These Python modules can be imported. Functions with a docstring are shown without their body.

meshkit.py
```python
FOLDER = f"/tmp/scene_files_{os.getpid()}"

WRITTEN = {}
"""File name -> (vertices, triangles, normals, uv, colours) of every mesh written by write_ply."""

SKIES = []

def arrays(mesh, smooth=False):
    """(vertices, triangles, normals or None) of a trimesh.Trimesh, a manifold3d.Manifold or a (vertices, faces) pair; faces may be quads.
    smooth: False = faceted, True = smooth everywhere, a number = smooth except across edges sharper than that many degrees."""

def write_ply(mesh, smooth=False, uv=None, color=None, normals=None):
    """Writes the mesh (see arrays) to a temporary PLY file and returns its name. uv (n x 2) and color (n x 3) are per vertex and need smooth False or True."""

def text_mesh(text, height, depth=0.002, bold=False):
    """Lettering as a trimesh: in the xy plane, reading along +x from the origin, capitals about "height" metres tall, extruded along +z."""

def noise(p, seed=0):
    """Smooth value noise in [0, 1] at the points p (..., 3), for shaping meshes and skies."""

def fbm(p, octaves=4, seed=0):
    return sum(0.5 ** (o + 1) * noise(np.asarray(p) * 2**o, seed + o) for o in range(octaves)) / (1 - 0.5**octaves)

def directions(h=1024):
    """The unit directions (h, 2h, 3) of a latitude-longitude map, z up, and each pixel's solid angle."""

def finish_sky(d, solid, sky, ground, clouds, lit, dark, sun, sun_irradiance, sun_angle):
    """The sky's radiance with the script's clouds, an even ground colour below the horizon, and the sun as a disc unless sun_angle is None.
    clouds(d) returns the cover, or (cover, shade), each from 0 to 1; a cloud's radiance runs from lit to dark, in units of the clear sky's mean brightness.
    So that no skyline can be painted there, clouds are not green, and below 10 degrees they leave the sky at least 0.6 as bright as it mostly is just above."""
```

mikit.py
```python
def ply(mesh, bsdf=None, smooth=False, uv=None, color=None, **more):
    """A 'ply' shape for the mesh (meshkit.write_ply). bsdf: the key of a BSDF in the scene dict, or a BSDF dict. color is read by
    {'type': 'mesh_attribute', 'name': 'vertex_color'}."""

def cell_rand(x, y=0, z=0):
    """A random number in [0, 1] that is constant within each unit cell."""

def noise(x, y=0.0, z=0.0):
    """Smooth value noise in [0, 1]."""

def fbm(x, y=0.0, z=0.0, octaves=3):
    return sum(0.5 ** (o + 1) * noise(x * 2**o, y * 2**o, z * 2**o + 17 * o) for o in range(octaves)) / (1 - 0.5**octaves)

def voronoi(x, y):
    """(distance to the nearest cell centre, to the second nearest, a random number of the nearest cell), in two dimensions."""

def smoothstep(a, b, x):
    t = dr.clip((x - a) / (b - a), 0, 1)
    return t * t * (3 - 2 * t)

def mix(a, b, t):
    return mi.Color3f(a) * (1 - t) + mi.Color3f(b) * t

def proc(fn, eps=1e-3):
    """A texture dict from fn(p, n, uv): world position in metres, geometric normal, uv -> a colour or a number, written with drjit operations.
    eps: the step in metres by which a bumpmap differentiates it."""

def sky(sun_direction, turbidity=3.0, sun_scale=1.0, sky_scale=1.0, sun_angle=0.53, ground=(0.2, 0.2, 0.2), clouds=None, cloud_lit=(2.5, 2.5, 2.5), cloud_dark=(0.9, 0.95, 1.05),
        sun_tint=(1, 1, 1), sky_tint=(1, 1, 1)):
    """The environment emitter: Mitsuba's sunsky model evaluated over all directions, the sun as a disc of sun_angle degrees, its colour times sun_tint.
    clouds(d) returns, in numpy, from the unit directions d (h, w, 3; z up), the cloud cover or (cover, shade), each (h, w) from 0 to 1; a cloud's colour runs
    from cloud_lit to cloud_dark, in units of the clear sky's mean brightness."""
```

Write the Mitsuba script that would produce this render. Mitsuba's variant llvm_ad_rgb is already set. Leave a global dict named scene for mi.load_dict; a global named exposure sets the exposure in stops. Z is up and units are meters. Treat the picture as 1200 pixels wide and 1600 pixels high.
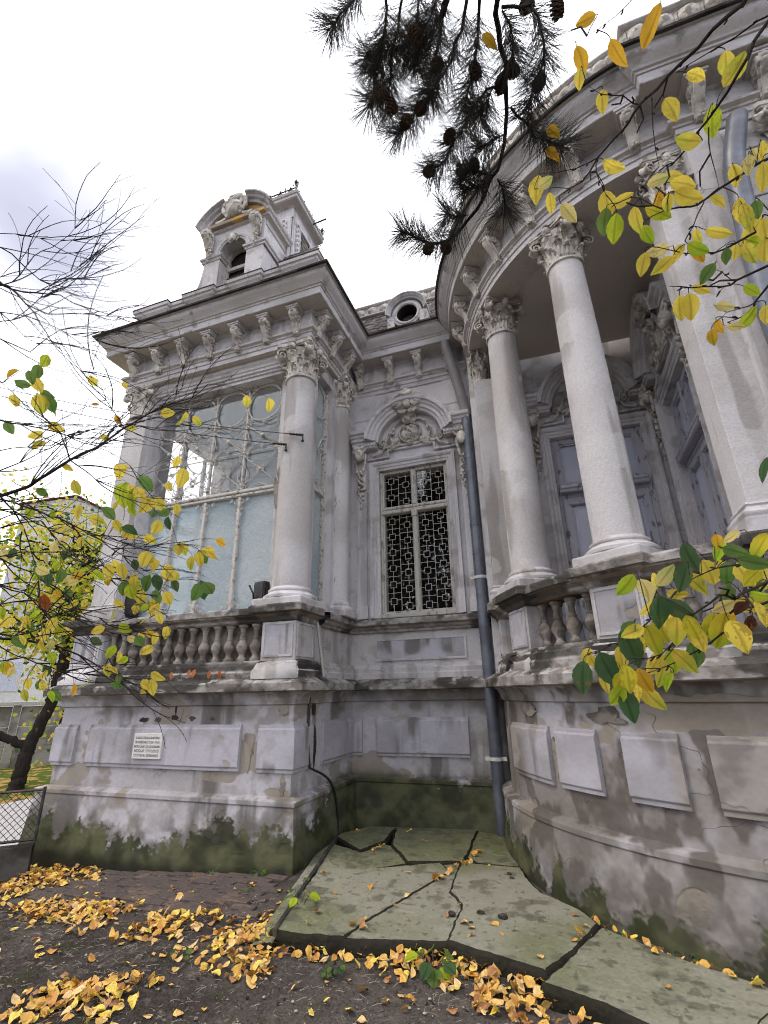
import math, random, numpy as np, trimesh, mitsuba as mi, mikit, meshkit, manifold3d as m3
import drjit as dr
from shapely.geometry import Polygon, Point, LineString, box as sbox
from shapely import affinity
from shapely.ops import unary_union
from mikit import fbm, noise, smoothstep, mix, voronoi, proc
T = mi.ScalarTransform4f
scene, labels = {}, {}
rng = np.random.default_rng(7)
# ---------------------------------------------------------------- camera, sky, exposure
YAW, PITCH, ROLL, FOC = math.radians(19.2926), math.radians(20.5721), math.radians(-1.1085), 753.5
_f = np.array([-math.sin(YAW)*math.cos(PITCH), math.cos(YAW)*math.cos(PITCH), math.sin(PITCH)])
_r = np.array([math.cos(YAW), math.sin(YAW), 0.0])
_u = np.cross(_r, _f)
_up = -math.sin(ROLL)*_r + math.cos(ROLL)*_u
EYE = np.array([0, 0, 1.6])
scene['camera'] = dict(type='perspective', fov=2*math.degrees(math.atan(600/FOC)), fov_axis='x', near_clip=0.05, far_clip=3000.0,
                       to_world=T().look_at(origin=EYE.tolist(), target=(EYE+_f).tolist(), up=_up.tolist()))
def sky_clouds(d):
    n = meshkit.fbm(d*np.array([1.9, 1.9, 2.6])+np.array([17.3755, 22.2766, 27.1308]), 4, 3)
    w = np.clip((n-.44)/.36+.5*(meshkit.fbm(d*7.+3, 4, 8)-.5), 0, 1)
    return np.ones(d.shape[:2]), w*w*(3-2*w)
scene['sky'] = mikit.sky((-0.45, -0.35, 0.82), turbidity=4, sun_scale=0.14, sun_angle=18, ground=(.12, .11, .10), clouds=sky_clouds,
                         cloud_lit=(2.92, 2.96, 3.12), cloud_dark=(1.02, 1.04, 1.32))
exposure = 2.62
# ---------------------------------------------------------------- materials
def P(p, s, o=3, k=0.0):
    return fbm(p.x*s+k, p.y*s+k*.7, p.z*s+k*.3, o)
def bump(b, fn, scale=1.0, eps=2e-3):
    return {'type': 'bumpmap', 'arbitrary': proc(fn, eps), 'scale': scale, 'bsdf': b}
def diffuse(fn):
    return {'type': 'diffuse', 'reflectance': proc(fn) if callable(fn) else {'type': 'rgb', 'value': list(fn)}}
def mat(name, b):
    scene[name] = {'type': 'twosided', 'bsdf': b}
def streaks(p, k=0.0):
    return fbm((p.x+p.y*.35)*5.5+k, p.y*4.5, p.z*.55+k, 4)
def wall_col(p, n, uv):
    n1, n2, n3 = P(p, .9, 3), P(p, 5., 3, 3.), P(p, 34., 2, 9.)
    c = mix((.47, .455, .49), (.37, .355, .37), smoothstep(.4, .62, n1))
    c = mix(c, (.29, .27, .255), .75*smoothstep(.5, .68, n2))
    st = streaks(p)
    c = mix(c, (.13, .12, .115), .85*smoothstep(.50, .68, st)*smoothstep(.25, .6, noise(p.x*1.3, p.y*1.3, p.z*.9+4)))
    rot = smoothstep(-.95, -.75, p.x)
    drip = smoothstep(.46, .66, fbm((p.x+p.y*.6)*7., p.y*3., p.z*.7+5, 4))*smoothstep(.55, .9, p.z)
    c = mix(c, (.095, .085, .075), .75*rot*drip*smoothstep(.35, .55, P(p, 1.6, 2, 77.)))
    c = mix(c, (.10, .09, .08), .6*smoothstep(1.28, 1.50, p.z+.22*(n2-.5))*smoothstep(.40, .58, P(p, 2.6, 3, 17.)))
    c = mix(c, (.205, .185, .165), .75*rot*smoothstep(.46, .60, fbm(p.x*2.1+3, p.y*2.1, p.z*1.5+9, 4)))
    c = mix(c, (.115, .10, .088), .8*rot*smoothstep(.50, .60, fbm(p.x*4.2+13, p.y*4.2, p.z*2.2+1, 4)))
    # bare, greyish-brown plaster where the paint has come off
    pl = fbm(p.x*1.7+11, p.y*1.7+5, p.z*2.1, 4)
    c = mix(c, mix((.36, .315, .26), (.22, .195, .17), n3), .8*smoothstep(.635, .655, pl))
    # hairline cracks
    cr = dr.abs(fbm(p.x*1.9+31, p.y*1.9, p.z*1.9+7, 4)-.5)
    c = mix(c, (.10, .09, .085), .8*smoothstep(.005, .001, cr)*smoothstep(.54, .6, n1))
    # rising damp and moss
    inner = smoothstep(5.3, 6.7, p.y)*smoothstep(-.75, -1.0, p.x)
    edge = -.06+.50*fbm(p.x*1.3+2, p.y*1.3, 3., 3)+.42*inner-.04*smoothstep(-.5, .8, p.x) + .55*(fbm(p.x*6.5, p.y*6.5, p.z*.8+2, 3)-.5)
    h = p.z-edge
    damp = smoothstep(.42, .0, h)*smoothstep(.7, .5, p.z)
    c = mix(c, (.125, .118, .108), .8*damp*smoothstep(.35, .6, P(p, 6, 3, 21.)))
    moss = smoothstep(.05, -.05, h+.10*(P(p, 9, 3, 5.)-.5)*2+.10*(P(p, 30, 2, 15.)-.5)*2)*smoothstep(.62, .5, p.z)
    mc = mix((.040, .046, .022), (.105, .110, .060), smoothstep(.3, .7, n2))
    mc = mix(mc, (.030, .030, .024), .7*smoothstep(.5, .7, P(p, 3.3, 3, 14.)))
    thin = smoothstep(.30, .52, P(p, 7., 4, 61.)+1.1*dr.maximum(0, -h)+.25*inner)
    c = mix(c, mc, moss*(.45+.5*thin))
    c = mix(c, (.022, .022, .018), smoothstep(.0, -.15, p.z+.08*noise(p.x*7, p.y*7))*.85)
    return c*(.88+.24*n3)
def wall_bump(p, n, uv):
    pl = fbm(p.x*1.7+11, p.y*1.7+5, p.z*2.1, 4)
    return .0035*P(p, 30., 3)+.010*P(p, 5., 2, 4.)-.006*smoothstep(.635, .655, pl)+.004*P(p, 70., 2)*smoothstep(.63, .67, pl)
mat('stucco_lower', bump(diffuse(wall_col), wall_bump))
def panel_col(p, n, uv):
    n1, n3, st = P(p, 2.1, 3, 4.), P(p, 40., 2), streaks(p, 5.)
    c = mix((.47, .46, .52), (.385, .375, .415), smoothstep(.35, .65, n1))
    c = mix(c, (.30, .285, .27), .32*smoothstep(.50, .66, P(p, 5.2, 4, 91.)))
    c = mix(c, (.15, .14, .135), .85*smoothstep(.50, .66, st)*smoothstep(.42, .6, P(p, 2.4, 3, 31.)))
    worn = (smoothstep(-.42, -.58, p.x)*smoothstep(-1.1, -.9, p.x)+smoothstep(.58, .70, p.x))*smoothstep(1.9, 1.7, p.z)
    c = mix(c, mix((.34, .31, .285), (.20, .18, .165), smoothstep(.42, .62, P(p, 4.1, 4, 3.))), .85*dr.clip(worn, 0, 1))
    pl = P(p, 2.6, 4, 51.)
    c = mix(c, (.33, .30, .265), .7*smoothstep(.65, .67, pl))
    return c*(.92+.16*n3)
mat('panel_paint', bump(diffuse(panel_col), lambda p, n, uv: .003*P(p, 34., 3)+.006*P(p, 6., 2)-.004*smoothstep(.65, .67, P(p, 2.6, 4, 51.))))
def upper_col(p, n, uv):
    n1, n2, n3 = P(p, .8, 3, 8.), P(p, 4.4, 3, 1.), P(p, 46., 2, 2.)
    c = mix((.60, .585, .61), (.49, .475, .485), smoothstep(.38, .64, n1))
    c = mix(c, (.32, .295, .28), .55*smoothstep(.54, .7, n2))
    st = streaks(p, 9.)
    c = mix(c, (.22, .205, .195), .5*smoothstep(.56, .72, st))
    cr = dr.abs(fbm(p.x*2.3+1, p.y*2.3, p.z*2.3, 4)-.5)
    c = mix(c, (.14, .125, .115), .7*smoothstep(.005, .001, cr)*smoothstep(.5, .62, n1))
    return c*(.90+.2*n3)
mat('stucco_upper', bump(diffuse(upper_col), lambda p, n, uv: .003*P(p, 38., 3)+.004*P(p, 5., 2)))
def shaft_col(p, n, uv):
    n1, n3 = P(p, 1.3, 3, 6.), P(p, 75., 2)
    c = mix((.60, .585, .60), (.48, .46, .46), smoothstep(.38, .66, n1))
    c = mix(c, (.27, .25, .235), .6*smoothstep(.54, .68, streaks(p, 2.)))
    c = mix(c, (.64, .63, .64), .5*smoothstep(.60, .62, P(p, 1.9, 3, 33.)))
    return c*(.80+.36*n3)
mat('column_plaster', bump(diffuse(shaft_col), lambda p, n, uv: .006*P(p, 62., 3)+.004*P(p, 8., 2)))
mat('bare_plaster', bump(diffuse(lambda p, n, uv: mix((.32, .29, .25), (.20, .178, .155), smoothstep(.4, .62, P(p, 8., 4)))*(.85+.3*P(p, 60., 2))), lambda p, n, uv: .008*P(p, 40., 4)))
mat('grime_plaster', bump(diffuse(lambda p, n, uv: mix((.22, .20, .18), (.10, .09, .08), smoothstep(.4, .62, P(p, 9., 4)))), lambda p, n, uv: .01*P(p, 30., 4)))
def cornice_col(p, n, uv):
    n1, n2, n3 = P(p, 1.6, 3, 2.), P(p, 8., 3), P(p, 50., 2)
    c = mix((.55, .535, .565), (.43, .415, .42), smoothstep(.35, .65, n1))
    c = mix(c, (.17, .155, .14), .7*smoothstep(.55, .72, n2)*smoothstep(.35, .6, streaks(p, 3.)))
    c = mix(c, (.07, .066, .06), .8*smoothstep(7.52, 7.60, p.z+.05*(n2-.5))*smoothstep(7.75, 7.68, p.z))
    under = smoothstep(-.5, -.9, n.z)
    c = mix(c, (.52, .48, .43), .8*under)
    return c*(.9+.2*n3)
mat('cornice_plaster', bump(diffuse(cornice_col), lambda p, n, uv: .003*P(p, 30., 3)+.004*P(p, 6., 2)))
def ledge_col(p, n, uv):
    n1, n2, n3 = P(p, 2.2, 4, 12.), P(p, 11., 3, 4.), P(p, 48., 2)
    c = mix((.37, .355, .35), (.22, .20, .185), smoothstep(.38, .6, n2))
    c = mix(c, (.055, .052, .047), .9*smoothstep(.43, .55, n1+.10*(n3-.5)))
    c = mix(c, (.46, .45, .43), .75*smoothstep(.60, .68, P(p, 7., 4, 40.))*smoothstep(.2, .6, n.z+.4))
    c = mix(c, (.045, .042, .038), .75*smoothstep(1.87, 1.90, p.z)*smoothstep(2.0, 1.95, p.z)*smoothstep(.38, .52, P(p, 3.3, 3, 71.)))
    rust = smoothstep(-.2, -.7, n.z)
    c = mix(c, (.30, .23, .16), .55*rust*smoothstep(.4, .6, P(p, 3., 3, 60.)))
    return c*(.8+.4*n3)
mat('weathered_stone', bump(diffuse(ledge_col), lambda p, n, uv: .010*P(p, 24., 4)+.010*P(p, 6., 2)))
def orn_col(p, n, uv):
    n1, n3 = P(p, 6., 3, 2.), P(p, 60., 2)
    c = mix((.64, .61, .57), (.46, .43, .395), smoothstep(.35, .65, n1))
    c = mix(c, (.17, .15, .13), .65*smoothstep(.52, .68, P(p, 15., 3, 7.)))
    return c*(.85+.3*n3)
mat('ornament_plaster', diffuse(orn_col))
def bal_col(p, n, uv):
    n1, n3 = P(p, 5., 3, 12.), P(p, 60., 2)
    c = mix((.33, .30, .275), (.20, .175, .155), smoothstep(.38, .62, n1))
    c = mix(c, (.085, .075, .065), .7*smoothstep(.52, .66, P(p, 9., 3, 3.)))
    return c*(.8+.4*n3)
mat('baluster_stone', bump(diffuse(bal_col), lambda p, n, uv: .006*P(p, 34., 3)))
def ceil_col(p, n, uv):
    return mix((.70, .655, .60), (.58, .53, .48), smoothstep(.35, .65, P(p, .9, 3)))*(.95+.1*P(p, 40., 2))
mat('ceiling_plaster', diffuse(ceil_col))
def ochre_col(p, n, uv):
    return mix((.52, .33, .12), (.30, .24, .19), smoothstep(.42, .6, P(p, 3.5, 3)))
mat('ochre_stain', diffuse(ochre_col))
def wood_col(p, n, uv):
    n1 = fbm(p.x*9, p.y*9, p.z*1.4, 3)
    c = mix((.52, .505, .47), (.43, .41, .38), n1)
    return mix(c, (.24, .20, .16), .8*smoothstep(.60, .66, fbm(p.x*26, p.y*26, p.z*7, 3)))
mat('worn_white_paint', bump(diffuse(wood_col), lambda p, n, uv: .002*fbm(p.x*26, p.y*26, p.z*7, 3)))
def door_col(p, n, uv):
    c = mix((.46, .46, .52), (.38, .38, .43), P(p, 2.4, 3))
    return mix(c, (.10, .095, .10), .7*smoothstep(.63, .68, fbm(p.x*24, p.y*24, p.z*7, 3)))
mat('door_paint', bump(diffuse(door_col), lambda p, n, uv: .002*fbm(p.x*22, p.y*22, p.z*6, 3)))
mat('door_panel', {'type': 'principled', 'base_color': proc(lambda p, n, uv: mix((.46, .49, .60), (.39, .415, .52), P(p, 3., 3))), 'roughness': .35, 'specular': .5})
mat('iron_pale', {'type': 'principled', 'base_color': proc(lambda p, n, uv: mix((.50, .48, .455), (.26, .21, .17), smoothstep(.55, .72, P(p, 22., 3)))), 'roughness': .6})
mat('iron_dark', {'type': 'principled', 'base_color': proc(lambda p, n, uv: mix((.030, .029, .030), (.07, .055, .045), smoothstep(.5, .7, P(p, 12., 3)))), 'roughness': .55})
mat('zinc', {'type': 'principled', 'base_color': proc(lambda p, n, uv: mix((.15, .165, .205), (.095, .105, .135), smoothstep(.4, .65, P(p, 3., 3)))*(.85+.3*P(p, 22., 2))), 'roughness': .42, 'specular': .6, 'metallic': .25})
mat('zinc_old', {'type': 'principled', 'base_color': proc(lambda p, n, uv: mix((.22, .215, .225), (.15, .145, .15), P(p, 5., 3))), 'roughness': .6})
scene['clear_glass'] = {'type': 'thindielectric', 'int_ior': 1.55}
def frost(p, n, uv):
    return mix((.56, .665, .72), (.74, .815, .85), smoothstep(.25, .75, P(p, 1.3, 2)))*(.78+.44*P(p, 40., 2))
scene['frosted_glass'] = bump({'type': 'principledthin', 'base_color': proc(frost), 'roughness': .13, 'diff_trans': .7, 'eta': 1.5, 'spec_trans': 0.12},
                              lambda p, n, uv: .018*(P(p, 34., 2)+P(p, 61., 2, 3.)), 1.0)
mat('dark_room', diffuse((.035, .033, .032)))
mat('pale_room', diffuse((.42, .50, .56)))
def slate_col(p, n, uv):
    c = mix((.20, .185, .175), (.11, .10, .098), P(p, 9., 2))
    return mix(c, (.34, .31, .285), .6*smoothstep(.55, .7, P(p, 14., 2, 5.)))
mat('slate', diffuse(slate_col))
mat('marble', bump({'type': 'principled', 'base_color': proc(lambda p, n, uv: mix((.68, .67, .66), (.58, .57, .57), P(p, 9., 3))), 'roughness': .5}, lambda p, n, uv: .001*P(p, 40., 2)))
mat('engraving', diffuse((.20, .19, .19)))
mat('black_plastic', {'type': 'principled', 'base_color': {'type': 'rgb', 'value': [.012, .012, .013]}, 'roughness': .45})
def soil_col(p, n, uv):
    n1, n2, n3 = P(p, 2., 3), P(p, 16., 3), P(p, 70., 2)
    c = mix((.100, .087, .079), (.058, .050, .045), smoothstep(.35, .65, n1))
    c = mix(c, (.155, .135, .12), .6*smoothstep(.55, .75, n2))
    c = mix(c, (.045, .052, .026), .6*smoothstep(.60, .72, P(p, 3.1, 3, 40.)))
    return c*(.65+.7*n3)
mat('soil', bump(diffuse(soil_col), lambda p, n, uv: .045*P(p, 24., 4)+.02*P(p, 80., 2)))
def slab_col(p, n, uv):
    n1, n2, n3 = P(p, 1.2, 4, 3.), P(p, 7., 3), P(p, 60., 2)
    c = mix((.178, .185, .115), (.265, .26, .208), smoothstep(.38, .64, n1))
    c = mix(c, (.125, .135, .070), .8*smoothstep(5.3, 6.6, p.y+.6*(n2-.5)))
    c = mix(c, (.10, .10, .075), .7*smoothstep(.54, .72, n2))
    c = mix(c, (.30, .30, .245), .35*smoothstep(.62, .74, P(p, 15., 3, 44.)))
    c = mix(c, (.075, .078, .050), .55*smoothstep(.62, .72, P(p, 22., 3, 54.)))
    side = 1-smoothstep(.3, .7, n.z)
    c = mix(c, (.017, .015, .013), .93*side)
    return c*(.82+.36*n3)
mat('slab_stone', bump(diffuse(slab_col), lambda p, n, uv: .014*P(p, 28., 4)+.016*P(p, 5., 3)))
def brick_col(p, n, uv):
    c = mix((.135, .110, .10), (.085, .072, .068), P(p, 3.2, 2))
    c = mix(c, (.17, .125, .105), .7*smoothstep(.55, .7, P(p, 4.2, 2, 9.)))
    return c*(.7+.6*P(p, 50., 2))
mat('paving_brick', bump(diffuse(brick_col), lambda p, n, uv: .006*P(p, 40., 3)))
mat('concrete', bump(diffuse(lambda p, n, uv: mix((.36, .35, .345), (.20, .19, .18), smoothstep(.4, .65, P(p, 2.2, 4)))*(.85+.3*P(p, 40., 2))), lambda p, n, uv: .005*P(p, 30., 3)))
mat('dark_concrete', bump(diffuse(lambda p, n, uv: mix((.10, .095, .09), (.045, .042, .04), smoothstep(.4, .65, P(p, 3.2, 4)))*(.8+.4*P(p, 40., 2))), lambda p, n, uv: .006*P(p, 30., 3)))
mat('bark', bump(diffuse(lambda p, n, uv: mix((.052, .045, .042), (.022, .019, .018), fbm(p.x*26, p.y*26, p.z*6, 3))), lambda p, n, uv: .012*fbm(p.x*30, p.y*30, p.z*7, 3)))
mat('twig_bark', diffuse((.050, .043, .042)))
mat('litter_brown', diffuse(lambda p, n, uv: mix((.04, .033, .028), (.42, .36, .29), smoothstep(.42, .62, P(p, 24., 2)))))
mat('needles', diffuse(lambda p, n, uv: mix((.058, .058, .052), (.125, .118, .105), P(p, 18., 2))))
mat('cone_brown', diffuse(lambda p, n, uv: mix((.035, .024, .019), (.13, .09, .065), P(p, 90., 2))))
PALETTE = dict(y=(.86, .69, .11), p=(.80, .68, .26), o=(.78, .46, .05), l=(.50, .62, .05), g=(.16, .265, .075), G=(.085, .155, .070), v=(.60, .54, .05), m=(.74, .62, .06), b=(.085, .035, .028), r=(.45, .13, .03))
CODES = list(PALETTE)
def leaf_col(p, n, uv):
    # uv.x = place along the leaf + 2 x kind, uv.y = place across it + 4 x leaf number
    k = dr.floor(uv.x*.5+.001); t = uv.x-2*k; j = dr.floor((uv.y+2)*.25); s = uv.y-4*j; a = dr.abs(s)
    c = mi.Color3f(.5)
    for i, q in enumerate(CODES): c = dr.select(dr.abs(k-i) < .5, mi.Color3f(q and PALETTE[q]), c)
    r1, r2 = cell(j, 1.), cell(j, 2.)
    half = dr.select(dr.abs(k-CODES.index('m')) < .5, 1., dr.select(r1 < .25, .7, 0.))
    c = mix(c, c*mi.Color3f(.62, .88, .7), half*smoothstep(.2, .8, t+.5*(r2-.5)))
    c = c*(.86+.28*fbm(t*3+j*3.7, s*2, 0, 3))
    ph = (t-.42*a*(1-.3*t))*9.5; lat = dr.abs(ph-dr.floor(ph)-.5)
    vein = smoothstep(.07, .015, a*dr.maximum(.25, 1.15-t)*.5)
    c = c*(1-.20*smoothstep(.12, .0, lat)*smoothstep(.05, .2, a))
    c = mix(c, c*mi.Color3f(.62, .60, .55), vein*.8)
    spot = smoothstep(.66, .72, fbm(t*7+j*5.1, s*3.5, 4., 3)+.10*a)
    return mix(c, (.30, .17, .05), .6*spot*smoothstep(.5, .95, r2))
cell = lambda j, k: mikit.cell_rand(j, k, 5)
scene['leaf_skin'] = {'type': 'principledthin', 'base_color': proc(leaf_col), 'roughness': .42, 'diff_trans': 1.0, 'eta': 1.4}
scene['dry_leaf'] = {'type': 'twosided', 'bsdf': {'type': 'principled', 'base_color': {'type': 'mesh_attribute', 'name': 'vertex_color'}, 'roughness': .55, 'specular': .4}}
mat('house_paint', diffuse(lambda p, n, uv: mix((.62, .62, .64), (.50, .50, .53), fbm(p.x*.6, p.y*.6, p.z*.6, 3))))
mat('roof_edge', diffuse((.20, .06, .06)))
def grass_col(p, n, uv):
    c = mix((.055, .085, .022), (.11, .14, .035), P(p, 4.5, 3))
    k = smoothstep(10.2, 9.6, dr.abs(p.x))
    return mix(c, (.38, .24, .09), smoothstep(.55, .6, P(p, 6.2, 4, 7.)+.12*k))
mat('lawn', diffuse(grass_col))
mat('pale_paving', diffuse((.52, .51, .52)))
mat('batten_wood', diffuse(lambda p, n, uv: mix((.42, .40, .38), (.26, .24, .225), fbm(p.x*60, p.y*60, p.z*5, 3))))
mat('white_clip', diffuse((.62, .61, .59)))
# ---------------------------------------------------------------- helpers
def num(base):
    if base not in scene and base not in _used:
        _used.add(base); return base
    k = 1
    while f'{base}_{k:03d}' in _used or f'{base}_{k:03d}' in scene: k += 1
    _used.add(f'{base}_{k:03d}'); return f'{base}_{k:03d}'
_used = set()
def put(base, mesh, m, smooth=35, **kw):
    key = num(base)
    scene[key] = mikit.ply(mesh, m, smooth=smooth, **kw)
    return key
def holder(base): return num(base)
def lab(key, label, cat=None, group=None, kind=None):
    labels[key] = {k: v for k, v in dict(label=label, category=cat, group=group, kind=kind).items() if v}
def dupe(d, M): return {**d, 'to_world': T(M)}
def TM(V, F): return trimesh.Trimesh(np.asarray(V, float), np.asarray(F), process=False)
def cat(*ms):
    ms = [m for m in (ms[0] if len(ms) == 1 and isinstance(ms[0], (list, tuple)) else ms)]
    return trimesh.util.concatenate(ms)
def grid(A, closed_u=False):
    A = np.asarray(A, float); n, m = A.shape[:2]
    idx = np.arange(n*m).reshape(n, m)
    if closed_u: idx = np.vstack([idx, idx[:1]])
    a, b, c, d = idx[:-1, :-1], idx[1:, :-1], idx[1:, 1:], idx[:-1, 1:]
    q = np.stack([a, b, c, d], -1).reshape(-1, 4)
    return TM(A.reshape(-1, 3), np.vstack([q[:, [0, 1, 2]], q[:, [0, 2, 3]]]))
def bx(x0, x1, y0, y1, z0, z1, b=0.0):
    if b <= 0:
        m = trimesh.creation.box((x1-x0, y1-y0, z1-z0)); m.apply_translation(((x0+x1)/2, (y0+y1)/2, (z0+z1)/2)); return m
    pts = []
    for X, sx in ((x0, 1), (x1, -1)):
        for Y, sy in ((y0, 1), (y1, -1)):
            for Z, sz in ((z0, 1), (z1, -1)):
                pts += [(X, Y+sy*b, Z+sz*b), (X+sx*b, Y, Z+sz*b), (X+sx*b, Y+sy*b, Z)]
    return trimesh.convex.convex_hull(np.array(pts))
def miter(path):
    p = np.asarray(path, float); d = np.diff(p, axis=0); d /= np.linalg.norm(d, axis=1)[:, None]
    n = np.stack([d[:, 1], -d[:, 0]], 1)
    n1, n2 = np.vstack([n[:1], n]), np.vstack([n, n[-1:]])
    return (n1+n2)/(1+(n1*n2).sum(1))[:, None]
def mould(path, prof, cap=True, f=None):
    """Sweeps the profile [(out, w)] along the plan path; out is to the right-hand side of the path. f maps (a, b, w) to xyz."""
    p, m = np.asarray(path, float), miter(path); prof = np.asarray(prof, float)
    A = np.concatenate([p[:, None]+m[:, None]*prof[None, :, :1], np.broadcast_to(prof[None, :, 1:], (len(p), len(prof), 1))], -1)
    if f is not None: A = f(A)
    ms = [grid(A)]
    if cap:
        poly = Polygon(prof)
        if poly.is_valid and poly.area > 1e-9:
            v, fc = trimesh.creation.triangulate_polygon(poly, engine='earcut')
            tree = np.argmin(((v[:, None]-prof[None])**2).sum(-1), 1)
            for i, rev in ((0, False), (len(p)-1, True)):
                ms.append(TM(A[i][tree], fc[:, ::-1] if rev else fc))
    return cat(ms)
def arc(cx, cy, r, a0, a1, n):
    """a: degrees from the -x direction, turning towards -y."""
    t = np.radians(np.linspace(a0, a1, n))
    return np.stack([cx-r*np.cos(t), cy-r*np.sin(t)], 1)
def lathe(prof, n=24, a0=0, a1=360):
    prof = np.asarray(prof, float); full = a1-a0 >= 360
    t = np.radians(np.linspace(a0, a1, n+1))[:-1 if full else None]
    A = np.stack([prof[None, :, 0]*np.cos(t)[:, None], prof[None, :, 0]*np.sin(t)[:, None], np.broadcast_to(prof[None, :, 1], (len(t), len(prof)))], -1)
    return grid(A, full)
def tube(pts, r, k=6, cap=True):
    p = np.asarray(pts, float); r = np.broadcast_to(np.asarray(r, float), (len(p),))
    t = np.gradient(p, axis=0); t /= np.linalg.norm(t, axis=1)[:, None]+1e-12
    a = np.cross(t[0], [0, 0, 1.] if abs(t[0][2]) < .9 else [1., 0, 0]); a /= np.linalg.norm(a)
    fr = []
    for i in range(len(p)):
        a = a-t[i]*(a@t[i]); a /= np.linalg.norm(a); fr.append(a)
    fr = np.array(fr); b = np.cross(t, fr); an = np.arange(k)*2*np.pi/k
    A = p[:, None]+r[:, None, None]*(np.cos(an)[None, :, None]*fr[:, None]+np.sin(an)[None, :, None]*b[:, None])
    m = grid(np.swapaxes(A, 0, 1), True)
    if cap:
        V = np.vstack([m.vertices, p[:1], p[-1:]]); n = len(p); c0, c1 = k*n, k*n+1
        i = np.arange(k); j = (i+1) % k
        F = np.vstack([m.faces, np.stack([i*n, j*n, i*0+c0], 1), np.stack([j*n+n-1, i*n+n-1, i*0+c1], 1)])
        m = TM(V, F)
    return m
def ball(c, r, sub=1, sq=(1, 1, 1)):
    m = trimesh.creation.icosphere(subdivisions=sub, radius=1.0); m.vertices = m.vertices*np.array(sq)*r+np.array(c); return m
def lump(m, a, s, seed=0):
    n = m.vertex_normals; m.vertices = m.vertices+n*((meshkit.fbm(m.vertices*s, 3, seed)-.5)*2*a)[:, None]; return m
def ext(poly, d):
    gs = getattr(poly, 'geoms', [poly])
    return cat([trimesh.creation.extrude_polygon(g, d, engine='earcut') for g in gs if g.area > 1e-7])
def xz(m, y0):
    """A mesh made in (x, z, thickness) stood upright: thickness runs to +y from y0."""
    v = np.array(m.vertices); m = m.copy(); m.vertices = np.stack([v[:, 0], y0+v[:, 2], v[:, 1]], 1); m.faces = m.faces[:, ::-1]; return m
def mv(m, M):
    m = m.copy(); m.apply_transform(M); return m
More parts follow.
